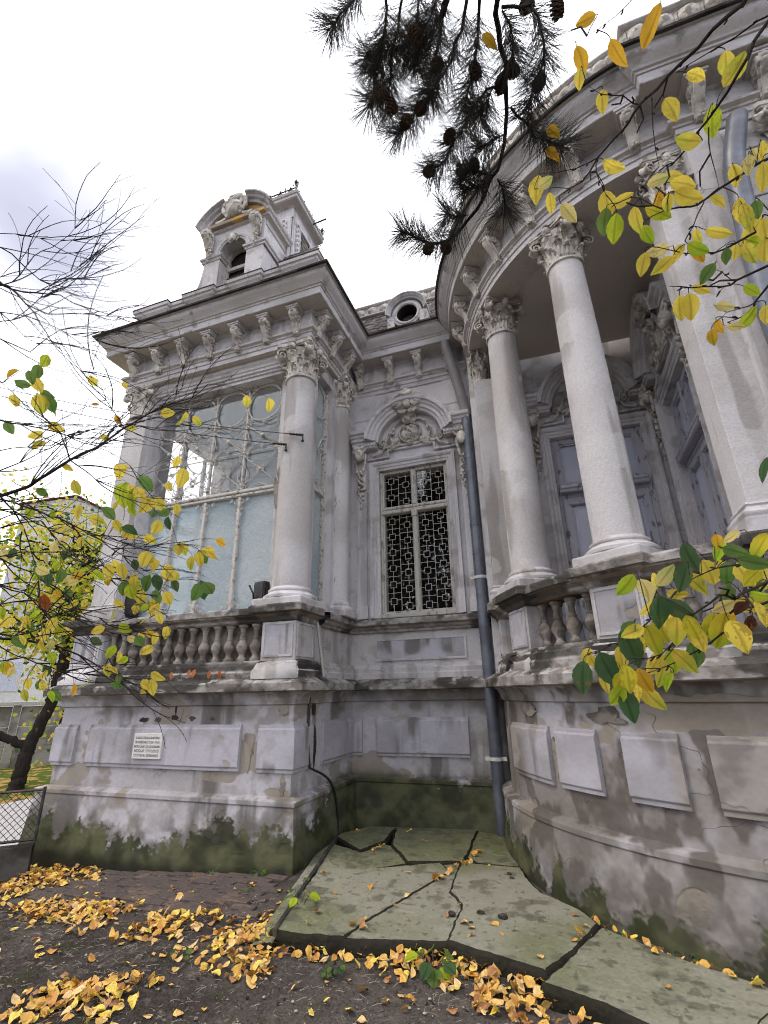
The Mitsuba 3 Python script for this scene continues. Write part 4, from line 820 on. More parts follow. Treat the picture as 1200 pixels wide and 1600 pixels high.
for s in (-1, 1):
    oc += [flatscroll(np.vstack([spiral((s*.20, 10.84), .09, 1.4, 0, -s, 22)[::-1], bez((s*.26, 10.80), (s*.30, 10.6), (s*.10, 10.55), (s*.16, 10.46))]), .04, -.12, .9), flatscroll(bez((s*.05, 10.5), (s*.25, 10.5), (s*.3, 10.42), (s*.42, 10.46)), .035, -.1)]
    oc.append(flatscroll(spiral((s*.10, 10.54), .07, 1.2, 0, s, 18), .03, -.14))
oc += grapes(16, 0, 11.0, 10.86, .14, 9, -.12)
put(kp2+'__cartouche', mv(cat(oc), trans(X0, 5.62, 0)), 'ornament_plaster', smooth=45)
kk = [mv(acanthus(.20, .11, .04, 8, 5), frame((0, -.05, 9.88), (1, 0, 0), (0, 1, 0), (0, 0, 1)) @ mv_rot(a)) for a in (-55, -25, 0, 25, 55)]+[lump(ball((0, -.07, 9.94), .08, 2, (1, .6, 1.3)), .02, 16)]
put(DM+'__arch_key', mv(cat(kk), trans(X0, 5.62, 0)), 'ornament_plaster', smooth=45)
for s in (-1, 1):
    scene[num(DM+'__console')] = dupe(mod_ply, trans(X0+s*.55, 5.60, 10.24) @ np.diag([1.35, .9, .9, 1]))
    put(DM+'__bell_flower', mv(cat(grapes(12, s*.53, 9.82, 9.5, .07, 4, -.06)), trans(X0, 5.60, 0)), 'ornament_plaster')
    if s < 0: put(DM+'__volute', mv(cat(flatscroll(np.vstack([bez((s*.70, 9.5), (s*.74, 9.1), (s*.80, 8.95), (s*.95, 8.95)), spiral((s*.95, 8.87), .08, 1.3, math.pi/2, -s, 20)]), .06, .1, 1.0)), trans(X0, 5.62, 0)), 'stucco_upper')
wn = sbox(-.31, 8.6, .31, 9.65).union(Point(0, 9.65).buffer(.31, 24))
wn2 = wn.difference(unary_union([sbox(-.25, 8.6, .25, 9.42), sbox(-.24, 9.52, .24, 9.64).union(Point(0, 9.64).buffer(.24, 24).intersection(sbox(-.3, 9.5, .3, 10)))]))
put(DM+'__window_frame', mv(xz(ext(wn2, .05), .20), trans(X0, 5.62, 0)), 'worn_white_paint')
put(DM+'__dark_opening', mv(bx(-.315, .315, .28, 1.2, 8.5, 9.99), trans(X0, 5.62, 0)), 'dark_room')
# ---------------------------------------------------------------- rainwater pipes
DP = holder('mansion__drainpipe')
put(DP+'__pipe', cat(tube([(-.965, 6.86, -.05), (-.965, 6.86, 5.95)], .078, 20), *[mv(lathe([(.078, 0), (.084, .004), (.084, .03), (.078, .034)], 20), trans(-.965, 6.86, z)) for z in (1.75, 3.9, 5.0)]), 'zinc', smooth=50)
put(DP+'__offset_pipe', tube([(-.965, 6.86, 5.78), (-.968, 6.858, 5.95), (-1.08, 6.80, 6.62), (-1.17, 6.74, 7.10), (-1.18, 6.72, 7.22)], [.088, .088, .085, .082, .082], 20), 'zinc_old', smooth=50)
for z in (.80, 3.12):
    k = put(DP+'__bracket', cat(mv(lathe([(.08, -.02), (.092, -.02), (.092, .02), (.08, .02)], 20), trans(-.965, 6.86, z)), bx(-1.10, -1.04, 6.83, 6.87, z-.022, z+.022), bx(-.89, -.83, 6.83, 6.87, z-.022, z+.022), bx(-1.0, -.93, 6.93, 7.0, z-.02, z+.02)), 'white_clip')
DP2 = holder('mansion__drainpipe')
put(DP2+'__pipe', tube([(2.22, 3.92, 6.6), (2.10, 3.90, 6.2), (2.05, 3.90, 6.0), (1.98, 3.91, 5.2), (1.93, 3.92, 4.4), (1.93, 3.92, 2.8)], .088, 16), 'zinc', smooth=50)
# ---------------------------------------------------------------- things fixed to or leaning on the mansion
PQ = put('memorial_plaque', bx(-5.215, -4.775, 5.225, 5.262, .895, 1.18, .004), 'marble', smooth=False)
lab(PQ, 'white marble memorial plaque with engraved lines on the lower bay wall', 'plaque')
for i, (s_, h_) in enumerate([('ACEASTĂ CASĂ A APARȚINUT', .026), ('ÎN PERIOADA 1910-1924', .027), ('DIPLOMATULUI ROMÂN', .027), ('NICOLAE TITULESCU', .031), ('CTITOR AL ROMÂNIEI', .028)]):
    m = meshkit.text_mesh(s_, h_, .002); w_ = m.bounds[1][0]-m.bounds[0][0]; sx = min(1, .38/w_)
    m.apply_transform(np.diag([sx, 1, 1, 1])); c = -(m.bounds[0][0]+m.bounds[1][0])/2
    put(PQ+'__lettering', mv(m, frame((-4.995+c, 5.224, 1.118-.049*i), (1, 0, 0), (0, 0, 1), (0, -1, 0))), 'engraving', smooth=False)
for x in (-5.185, -4.805): put(PQ+'__fixing_bolt', ball((x, 5.222, 1.035), .007, 1), 'iron_dark')
for i, (x, sg, l) in enumerate(((-3.74, -1, 'black floodlight box at the foot of the corner column, right end of the bay window'), (-6.0, 1, 'black floodlight box standing at the left end of the bay window'))):
    k = num('floodlight')
    scene[k] = mikit.ply(mv(cat(bx(-.10, .10, -.05, .06, .04, .29, .01), bx(-.085, .085, -.06, -.045, .06, .27), bx(-.115, -.10, -.02, .03, .0, .22), bx(.10, .115, -.02, .03, .0, .22), bx(-.11, .11, -.03, .05, 0, .02)), trans(x, 5.58, 2.66) @ rotz(.25*sg) @ np.diag([1, 1, 1.35 if sg < 0 else 1.7, 1])), 'black_plastic')
    put(k+'__bracket', mv(tube([(-.11, 0, .1), (-.06, -.10, .22), (-.13, -.10, .34)], .012, 6), trans(x, 5.58, 2.66)), 'black_plastic')
    lab(k, l, 'floodlight')
k = put('wooden_batten', cat(tube([(-2.79, 5.62, 1.795), (-2.90, 5.62, 2.46)], .018, 4), tube([(-2.815, 5.66, 1.80), (-2.91, 5.63, 2.45)], .014, 4)), 'batten_wood', smooth=False)
lab(k, 'thin weathered wooden lath leaning against the bay pedestal above the ledge', 'lath')
k = put('power_cable', tube(bez((-2.965, 5.62, 1.63), (-2.98, 5.60, 1.2), (-2.96, 5.62, .92), n=8).tolist()+bez((-2.95, 5.64, .80), (-2.90, 5.8, .72), (-2.86, 6.1, .66), (-2.86, 6.25, .5), (-2.87, 6.27, -.05), n=12).tolist(), .014, 6), 'black_plastic')
lab(k, 'black cable running down a damaged strip on the side of the bay', 'cable')
for i, (a, b, sag, l) in enumerate((((-3.03, 5.26, 5.02), (-8.6, 4.0, 6.55), .12, 'upper thin black wire strung to the corner column'), ((-3.28, 5.24, 4.91), (-8.6, 3.85, 6.38), .14, 'lower thin black wire strung to the corner column'))):
    t = np.linspace(0, 1, 30)[:, None]; p = np.array(a)*(1-t)+np.array(b)*t; p[:, 2] -= sag*4*(t*(1-t))[:, 0]
    k = num('overhead_wire'); scene[k] = mikit.ply(tube(p, .006, 5), 'black_plastic'); lab(k, l, 'wire')
    put(k+'__insulator', cat(tube([np.array(a)+(0, 0, -.07), np.array(a), p[1]], [.012, .02, .014], 6), ball(np.array(a)+(0, 0, -.09), .022, 1)), 'black_plastic')

# ---- damage: rough bare patches, holes, cracks
def ragged(M, w, h, seed, m='bare_plaster', key='mansion__damage', t=.006):
    r = np.random.default_rng(seed); a = np.linspace(0, 2*np.pi, 41)[:-1]
    rr = 1+.75*(meshkit.fbm(np.stack([np.cos(a)*1.6, np.sin(a)*1.6, a*0+seed], -1), 4, seed)-.5)*2
    p = Polygon(np.stack([np.cos(a)*rr*w/2, np.sin(a)*rr*h/2], 1)).buffer(0)
    return put(key, mv(xz(ext(p, t), -t), M), m, smooth=False)
for i, (x, z, w, h) in enumerate([(-3.56, 1.02, .13, .34), (-4.63, 1.13, .09, .20), (-5.90, 1.17, .16, .30), (-3.10, .66, .07, .22), (-3.12, 1.45, .12, .14)]): ragged(FRONT(x, 5.298) @ trans(0, 0, z), w, h, i)
for i, (x, z, w, h) in enumerate([(-5.17, 1.335, .16, .055), (-4.95, 1.335, .10, .05), (-4.68, 1.36, .10, .06), (-4.42, 1.35, .09, .05), (-4.12, 1.345, .08, .04), (-4.68, 1.46, .03, .14)]): ragged(FRONT(x, 5.299) @ trans(0, 0, z), w, h, 20+i, 'dark_concrete', 'mansion__hole', .004)
for i, (y, z, w, h) in enumerate([(5.80, 1.28, .11, .50), (5.82, .98, .10, .40), (5.78, 1.46, .08, .2)]): ragged(SIDE(-2.999, y) @ trans(0, 0, z), w, h, 30+i, 'dark_concrete' if i != 0 else 'bare_plaster', 'mansion__damage', .005+.002*i)
for i, (x, z, w, h) in enumerate([(-3.60, 4.35, .10, .50), (-3.57, 4.65, .08, .22), (-3.55, 3.1, .06, .4)]): ragged(FRONT(x, 5.578) @ trans(0, 0, z), w, h, 40+i)
for i, (a, z, w, h) in enumerate([(50.2, 1.38, .34, .12), (37.6, 1.05, .10, .3), (30., 1.42, .4, .1)]): ragged(facing(a, 3.0) @ trans(0, 0, z), w, h, 50+i, 'bare_plaster' if i != 0 else 'grime_plaster', 'mansion__damage', .012)
for i, (x, z, w, h) in enumerate([(-1.78, .34, .22, .20), (-1.95, .26, .10, .14), (-1.45, .30, .3, .26)]): ragged(FRONT(x, 6.90) @ trans(0, 0, z), w, h, 60+i, ['bare_plaster', 'dark_concrete', 'grime_plaster'][i], 'mansion__damage', .004)
def crack(pts, seed, r0=.005):
    r = np.random.default_rng(seed); p = np.asarray(pts, float); q = [p[0]]
    for u, v in zip(p[:-1], p[1:]):
        for t in np.linspace(0, 1, 6)[1:]: q.append(u+(v-u)*t+r.normal(0, .010, 3)*np.array([1, .15, 1]))
    put('mansion__crack', tube(np.array(q), r0*(.4+r.random(len(q))), 4), 'dark_concrete', smooth=False)
for i, z in enumerate([3.1, 3.35, 3.9, 4.3, 4.42, 4.9]):
    y0 = 6.49-.160; crack([(-3.06, y0, z-.12), (-3.03, y0-.002, z), (-3.0, y0, z+.1)], i); crack([(-3.09, y0+.012, z), (-3.03, y0-.003, z+.02), (-2.96, y0+.016, z-.02)], 50+i, .004)
for i, (x, z) in enumerate([(-2.05, 7.0), (-4.6, 1.45)]): crack([(x, 6.975 if x > -3 else 5.296, z-.12), (x+.03, 6.975 if x > -3 else 5.296, z)], 80+i, .003)
# ---------------------------------------------------------------- measured outlines, in metres
DATA_R_BRANCH = [[0.0047,[[0.479,0.686,2.767],[0.476,0.709,2.785],[0.448,0.757,2.825],[0.405,0.801,2.833],[0.351,0.812,2.795],[0.308,0.799,2.749],[0.285,0.811,2.727],[0.263,0.852,2.748],[0.234,0.903,2.772],[0.199,0.935,2.753],[0.139,0.92,2.711]]],[0.0017,[[0.224,0.864,2.722],[0.171,0.836,2.675],[0.095,0.82,2.675]]],[0.0044,[[0.525,0.724,2.76],[0.504,0.716,2.725],[0.462,0.724,2.667],[0.43,0.755,2.637],[0.41,0.809,2.649],[0.395,0.863,2.67],[0.369,0.885,2.661],[0.33,0.864,2.625]]],[0.0022,[[0.535,0.741,2.78],[0.472,0.755,2.774],[0.436,0.787,2.807],[0.399,0.823,2.842]]],[0.0033,[[0.533,0.872,2.581],[0.477,0.908,2.592],[0.408,0.911,2.559],[0.371,0.882,2.522],[0.324,0.876,2.526],[0.288,0.881,2.585],[0.255,0.91,2.623]]],[0.0028,[[0.488,0.868,2.411],[0.438,0.918,2.433],[0.417,0.961,2.461],[0.369,0.961,2.478],[0.308,0.916,2.472]]],[0.0017,[[0.31,0.804,2.756],[0.276,0.777,2.761],[0.241,0.785,2.802],[0.219,0.785,2.851]]],[0.0017,[[0.341,0.821,2.788],[0.329,0.829,2.708],[0.336,0.874,2.649]]],[0.0017,[[0.221,0.87,2.718],[0.216,0.861,2.646],[0.224,0.871,2.615]]],[0.0017,[[0.422,0.833,2.662],[0.408,0.83,2.587],[0.418,0.863,2.53]]],[0.0017,[[0.402,0.9,2.542],[0.367,0.89,2.478],[0.348,0.897,2.453]]],[0.0011,[[0.316,0.709,2.932],[0.281,0.717,2.915],[0.254,0.743,2.943],[0.215,0.77,2.977]]],[0.0028,[[0.472,0.876,2.33],[0.423,0.926,2.35],[0.413,0.966,2.375],[0.361,0.969,2.393],[0.311,0.93,2.377]]],[0.0028,[[0.472,0.891,2.312],[0.468,0.928,2.321],[0.462,0.98,2.328],[0.449,0.993,2.314],[0.402,0.966,2.286]]],[0.0017,[[0.455,0.964,2.316],[0.411,0.927,2.283],[0.379,0.926,2.272]]],[0.0011,[[0.421,0.941,2.366],[0.387,0.888,2.346],[0.37,0.872,2.346]]],[0.0011,[[0.422,0.972,2.38],[0.386,0.939,2.332]]],[0.0028,[[0.389,1.02,1.812],[0.326,1.023,1.807],[0.297,1.065,1.812],[0.263,1.114,1.803]]],[0.0033,[[0.401,1.077,1.788],[0.348,1.058,1.768],[0.301,1.017,1.745],[0.276,1.004,1.752],[0.239,1.052,1.727],[0.214,1.106,1.691],[0.182,1.113,1.661],[0.15,1.069,1.652]]],[0.0028,[[0.319,1.142,1.827],[0.247,1.176,1.793],[0.197,1.148,1.746],[0.156,1.102,1.712],[0.115,1.096,1.687],[0.078,1.137,1.675],[0.051,1.18,1.671]]],[0.0022,[[0.295,1.039,1.697],[0.267,1.08,1.68],[0.231,1.131,1.658],[0.194,1.136,1.641],[0.153,1.09,1.628]]],[0.0028,[[0.375,1.028,1.746],[0.315,1.082,1.734],[0.278,1.136,1.717],[0.22,1.149,1.683],[0.184,1.105,1.65]]],[0.0022,[[0.346,1.085,1.787],[0.327,1.031,1.75],[0.306,1.024,1.726]]]]
DATA_R_LEAF = [[0.238,0.744,2.994,-0.906,0.295,0.303,-0.416,-0.495,-0.762,0.044,"o"],[0.349,0.745,2.884,-0.434,0.788,-0.437,-0.698,-0.601,-0.39,0.071,"o"],[0.293,0.796,2.929,0.28,0.636,-0.719,-0.762,-0.308,-0.57,0.066,"o"],[0.227,0.824,3.0,0.127,0.791,-0.599,-0.387,-0.517,-0.764,0.063,"o"],[0.207,0.778,2.866,-0.191,0.73,-0.656,-0.161,-0.683,-0.713,0.038,"y"],[0.252,0.825,2.837,-0.079,0.681,-0.728,-0.196,-0.727,-0.658,0.045,"y"],[0.383,0.859,2.785,0.307,0.358,-0.882,-0.409,-0.787,-0.462,0.058,"y"],[0.384,0.843,2.658,-0.81,0.084,0.58,-0.567,-0.362,-0.74,0.057,"y"],[0.268,0.914,2.747,0.802,0.531,-0.272,-0.238,-0.134,-0.962,0.059,"y"],[0.085,0.844,2.658,-0.317,0.757,-0.571,-0.502,-0.645,-0.576,0.06,"y"],[0.102,0.798,2.618,0.9,-0.153,0.408,0.168,-0.741,-0.65,0.039,"p"],[0.125,0.968,2.753,0.082,0.791,-0.607,0.19,-0.61,-0.769,0.05,"y"],[0.161,0.967,2.702,0.528,0.575,-0.625,-0.163,-0.654,-0.739,0.059,"p"],[0.437,0.839,2.83,0.794,0.435,-0.426,-0.293,-0.34,-0.894,0.043,"y"],[0.467,0.796,2.77,0.147,0.923,-0.357,-0.242,-0.316,-0.917,0.048,"y"],[0.463,0.771,2.714,0.608,-0.502,0.615,-0.259,-0.858,-0.444,0.061,"y"],[0.429,0.827,2.667,0.129,0.921,-0.369,-0.074,-0.362,-0.929,0.059,"l"],[0.234,0.93,2.647,0.001,0.628,-0.778,-0.247,-0.754,-0.609,0.064,"y"],[0.228,0.949,2.619,-0.086,0.934,-0.346,-0.226,-0.357,-0.906,0.065,"g"],[0.237,0.919,2.559,-0.093,0.893,-0.44,-0.105,-0.448,-0.888,0.065,"l"],[0.272,0.94,2.66,0.936,-0.179,0.304,0.051,-0.785,-0.618,0.052,"y"],[0.279,0.913,2.556,0.051,0.748,-0.662,-0.821,-0.345,-0.454,0.064,"y"],[0.288,0.893,2.491,0.289,0.283,-0.915,-0.307,-0.877,-0.369,0.047,"l"],[0.325,0.919,2.57,0.838,0.477,-0.264,0.229,-0.747,-0.624,0.063,"m"],[0.341,0.91,2.65,0.925,-0.286,-0.25,-0.366,-0.502,-0.783,0.047,"p"],[0.377,0.926,2.669,0.923,0.064,-0.38,-0.203,-0.757,-0.622,0.041,"y"],[0.35,0.825,2.492,0.708,0.002,-0.707,-0.425,-0.798,-0.428,0.059,"y"],[0.347,0.827,2.526,0.886,0.224,-0.406,-0.3,-0.389,-0.871,0.049,"y"],[0.327,0.86,2.524,0.025,0.831,-0.556,-0.074,-0.553,-0.83,0.038,"y"],[0.32,0.879,2.565,-0.228,0.657,-0.719,0.01,-0.737,-0.676,0.036,"o"],[0.471,0.907,2.597,0.238,0.798,-0.554,-0.459,-0.41,-0.788,0.047,"y"],[0.471,0.853,2.555,-0.091,0.441,-0.893,-0.324,-0.861,-0.393,0.036,"p"],[0.491,0.866,2.526,0.063,0.75,-0.659,-0.108,-0.651,-0.751,0.054,"y"],[0.419,0.882,2.517,0.796,0.27,-0.541,0.048,-0.92,-0.389,0.037,"y"],[0.414,0.91,2.465,0.89,0.205,-0.407,-0.352,-0.258,-0.9,0.051,"y"],[0.474,0.934,2.529,0.096,0.521,-0.848,-0.148,-0.835,-0.53,0.049,"y"],[0.423,0.818,2.395,0.308,0.365,-0.879,0.143,-0.931,-0.336,0.052,"y"],[0.445,0.833,2.418,0.022,0.359,-0.933,-0.554,-0.772,-0.31,0.036,"g"],[0.463,0.906,2.443,-0.654,0.643,-0.398,-0.388,-0.737,-0.553,0.055,"y"],[0.454,0.851,2.383,0.225,0.751,-0.621,-0.199,-0.588,-0.784,0.044,"y"],[0.358,0.864,2.423,0.232,0.861,-0.452,-0.629,-0.222,-0.745,0.033,"y"],[0.372,0.909,2.438,0.691,0.029,-0.722,-0.581,-0.572,-0.579,0.046,"l"],[0.318,0.959,2.505,-0.996,0.07,-0.063,0.012,-0.571,-0.821,0.047,"p"],[0.287,0.974,2.491,-0.24,0.623,-0.745,-0.214,-0.782,-0.585,0.05,"y"],[0.311,0.94,2.446,-0.867,0.223,-0.445,-0.134,-0.966,-0.223,0.054,"y"],[0.347,0.951,2.474,-0.551,0.827,-0.111,-0.777,-0.556,-0.296,0.046,"y"],[0.385,0.948,2.458,0.348,0.436,-0.83,-0.099,-0.863,-0.495,0.042,"o"],[0.417,0.921,2.409,0.005,0.688,-0.726,-0.092,-0.723,-0.685,0.032,"g"],[0.457,0.97,2.458,-0.105,0.409,-0.907,0.164,-0.892,-0.421,0.036,"y"],[0.435,0.882,2.368,0.225,0.205,-0.953,-0.726,-0.617,-0.304,0.047,"y"],[0.468,0.914,2.416,0.663,0.013,-0.749,-0.493,-0.745,-0.449,0.039,"l"],[0.453,0.87,2.354,-0.091,0.435,-0.896,-0.472,-0.811,-0.346,0.044,"y"],[0.347,0.848,2.316,-0.628,0.532,-0.568,-0.351,-0.845,-0.404,0.039,"g"],[0.39,1.0,2.408,0.736,0.061,-0.674,-0.375,-0.792,-0.482,0.04,"y"],[0.357,1.044,2.405,0.027,0.606,-0.795,-0.008,-0.795,-0.607,0.057,"y"],[0.369,1.026,2.389,-0.029,0.428,-0.903,-0.38,-0.841,-0.386,0.061,"y"],[0.474,0.994,2.372,0.752,0.113,-0.649,-0.201,-0.899,-0.39,0.038,"l"],[0.384,0.916,2.287,0.765,-0.139,-0.629,-0.603,-0.499,-0.623,0.033,"p"],[0.402,1.003,2.306,0.196,0.092,-0.976,-0.786,-0.581,-0.213,0.036,"o"],[0.365,0.952,2.248,0.055,0.444,-0.894,-0.317,-0.841,-0.438,0.034,"o"],[0.399,0.934,2.251,0.97,0.112,-0.215,-0.151,-0.413,-0.898,0.033,"p"],[0.429,0.95,2.274,0.456,-0.857,0.241,-0.349,-0.421,-0.837,0.044,"l"],[0.493,1.02,2.323,-0.11,0.387,-0.915,-0.269,-0.898,-0.348,0.038,"y"],[0.521,0.914,2.645,0.378,0.489,-0.786,-0.366,-0.701,-0.612,0.028,"p"],[0.519,0.889,2.62,0.196,0.924,-0.329,0.462,-0.383,-0.8,0.04,"y"],[0.277,1.125,1.852,0.291,0.131,-0.948,-0.184,-0.964,-0.19,0.063,"G"],[0.309,1.053,1.86,-0.108,-0.112,-0.988,-0.376,-0.915,0.145,0.033,"o"],[0.323,1.108,1.854,-0.516,0.407,-0.754,-0.714,-0.69,0.116,0.048,"l"],[0.336,1.065,1.872,-0.742,0.594,-0.312,-0.654,-0.743,0.143,0.036,"p"],[0.306,0.966,1.817,0.856,0.028,-0.516,-0.296,-0.792,-0.534,0.043,"g"],[0.344,0.97,1.823,-0.586,0.12,-0.802,-0.484,-0.845,0.228,0.054,"m"],[0.327,0.961,1.795,0.833,-0.381,-0.401,-0.494,-0.839,-0.228,0.049,"g"],[0.327,1.107,1.807,-0.24,-0.063,-0.969,-0.151,-0.983,0.101,0.052,"g"],[0.346,1.075,1.797,0.271,-0.308,-0.912,-0.295,-0.928,0.225,0.055,"y"],[0.296,1.1,1.811,0.328,0.308,-0.893,0.054,-0.95,-0.308,0.057,"y"],[0.338,1.197,1.83,-0.193,0.555,-0.809,-0.355,-0.808,-0.47,0.057,"y"],[0.376,1.093,1.789,0.026,0.546,-0.837,-0.354,-0.778,-0.519,0.058,"y"],[0.253,1.123,1.81,-0.305,0.476,-0.825,-0.666,-0.726,-0.173,0.065,"G"],[0.279,1.133,1.797,0.612,0.064,-0.788,0.138,-0.99,0.026,0.057,"y"],[0.232,1.167,1.823,0.652,-0.528,0.544,-0.146,-0.792,-0.593,0.054,"p"],[0.222,1.234,1.828,0.083,-0.191,-0.978,-0.831,-0.555,0.038,0.042,"y"],[0.142,1.107,1.799,-0.6,0.408,-0.688,-0.103,-0.893,-0.439,0.06,"l"],[0.182,1.146,1.793,0.103,-0.16,-0.982,0.126,-0.977,0.173,0.056,"p"],[0.181,1.137,1.754,-0.875,0.426,-0.231,-0.485,-0.763,0.428,0.049,"y"],[0.193,1.083,1.738,0.012,0.276,-0.961,0.335,-0.907,-0.256,0.072,"G"],[0.221,1.066,1.736,0.718,0.277,-0.639,-0.263,-0.741,-0.617,0.076,"G"],[0.246,1.171,1.787,0.87,-0.467,-0.155,-0.48,-0.875,-0.056,0.042,"y"],[0.208,1.125,1.729,0.257,-0.177,-0.95,-0.273,-0.956,0.105,0.056,"y"],[0.305,1.065,1.757,-0.104,0.416,-0.904,0.141,-0.893,-0.427,0.052,"g"],[0.285,1.032,1.734,-0.831,0.35,-0.432,-0.166,-0.898,-0.408,0.04,"p"],[0.278,1.128,1.711,-0.349,0.491,-0.798,-0.256,-0.869,-0.423,0.062,"v"],[0.289,1.095,1.696,-0.238,0.432,-0.87,-0.163,-0.9,-0.403,0.085,"m"],[0.311,1.104,1.722,-0.135,-0.218,-0.967,-0.446,-0.858,0.256,0.048,"o"],[0.28,0.979,1.678,0.149,-0.319,-0.936,-0.254,-0.927,0.275,0.059,"y"],[0.344,1.078,1.741,0.836,-0.492,-0.245,-0.539,-0.648,-0.538,0.069,"y"],[0.173,1.109,1.688,0.27,0.347,-0.898,0.29,-0.919,-0.268,0.068,"v"],[0.204,1.169,1.715,0.128,-0.016,-0.992,-0.511,-0.858,-0.052,0.058,"v"],[0.132,1.056,1.701,-0.954,0.06,-0.295,-0.102,-0.986,0.129,0.046,"y"],[0.145,1.094,1.677,-0.001,0.14,-0.99,-0.385,-0.914,-0.129,0.047,"y"],[0.128,1.084,1.674,0.246,0.001,-0.969,0.055,-0.998,0.013,0.078,"G"],[0.127,1.064,1.705,-0.502,0.494,-0.71,-0.463,-0.847,-0.262,0.044,"g"],[0.087,1.141,1.635,0.365,0.103,-0.926,-0.044,-0.991,-0.128,0.079,"G"],[0.076,1.199,1.611,0.006,-0.026,-1.0,-0.42,-0.907,0.021,0.043,"y"],[0.111,1.143,1.655,-0.005,0.006,-1.0,0.259,-0.966,-0.007,0.054,"y"],[0.212,1.085,1.702,-0.232,-0.21,-0.95,-0.147,-0.957,0.248,0.061,"y"],[0.232,1.045,1.702,0.288,0.025,-0.957,-0.355,-0.926,-0.131,0.049,"v"],[0.243,1.08,1.684,0.272,-0.052,-0.961,-0.159,-0.987,0.009,0.05,"y"],[0.223,1.127,1.648,0.598,-0.236,-0.766,-0.109,-0.971,0.214,0.057,"y"],[0.248,1.173,1.659,0.009,0.283,-0.959,-0.115,-0.952,-0.282,0.054,"g"],[0.212,1.177,1.651,-0.02,0.106,-0.994,-0.219,-0.971,-0.099,0.054,"l"],[0.175,1.154,1.645,-0.455,0.155,-0.877,0.277,-0.911,-0.305,0.059,"y"],[0.192,1.207,1.627,-0.351,-0.065,-0.934,0.287,-0.957,-0.041,0.058,"y"],[0.192,1.157,1.612,-0.61,-0.127,-0.782,-0.455,-0.752,0.477,0.04,"l"],[0.132,1.138,1.598,-0.052,-0.336,-0.94,-0.895,-0.402,0.194,0.055,"y"],[0.136,1.04,1.612,0.357,0.32,-0.878,-0.212,-0.888,-0.409,0.051,"o"],[0.106,1.031,1.617,-0.039,-0.3,-0.953,-0.118,-0.946,0.303,0.051,"v"],[0.092,1.047,1.609,-0.421,0.333,-0.844,-0.397,-0.904,-0.158,0.047,"v"],[0.085,1.056,1.586,-0.609,0.304,-0.733,-0.168,-0.952,-0.256,0.047,"l"],[0.103,1.061,1.568,0.166,-0.086,-0.982,0.197,-0.973,0.118,0.059,"G"],[0.154,1.126,1.582,0.496,-0.169,-0.852,-0.489,-0.865,-0.113,0.057,"y"],[0.033,1.118,1.622,-0.151,-0.01,-0.988,-0.243,-0.969,0.047,0.067,"G"],[0.049,1.182,1.668,-0.442,-0.288,-0.85,0.052,-0.954,0.296,0.04,"y"],[0.061,1.181,1.655,0.361,0.393,-0.846,0.154,-0.919,-0.362,0.034,"y"],[0.404,1.018,1.979,-0.232,0.439,-0.868,-0.967,-0.203,0.155,0.05,"G"],[0.341,1.011,1.745,0.878,0.124,-0.462,-0.315,-0.579,-0.752,0.039,"l"],[0.301,0.996,1.725,-0.807,-0.013,-0.591,-0.265,-0.885,0.382,0.032,"b"],[0.304,0.995,1.697,-0.464,0.132,-0.876,0.099,-0.975,-0.2,0.036,"b"],[0.358,1.089,1.766,-0.367,0.652,-0.663,-0.924,-0.176,0.338,0.055,"g"],[0.319,0.971,1.711,0.214,-0.049,-0.976,0.507,-0.848,0.154,0.044,"y"],[0.342,1.036,1.787,-0.779,0.229,-0.584,-0.381,-0.912,0.15,0.048,"v"]]
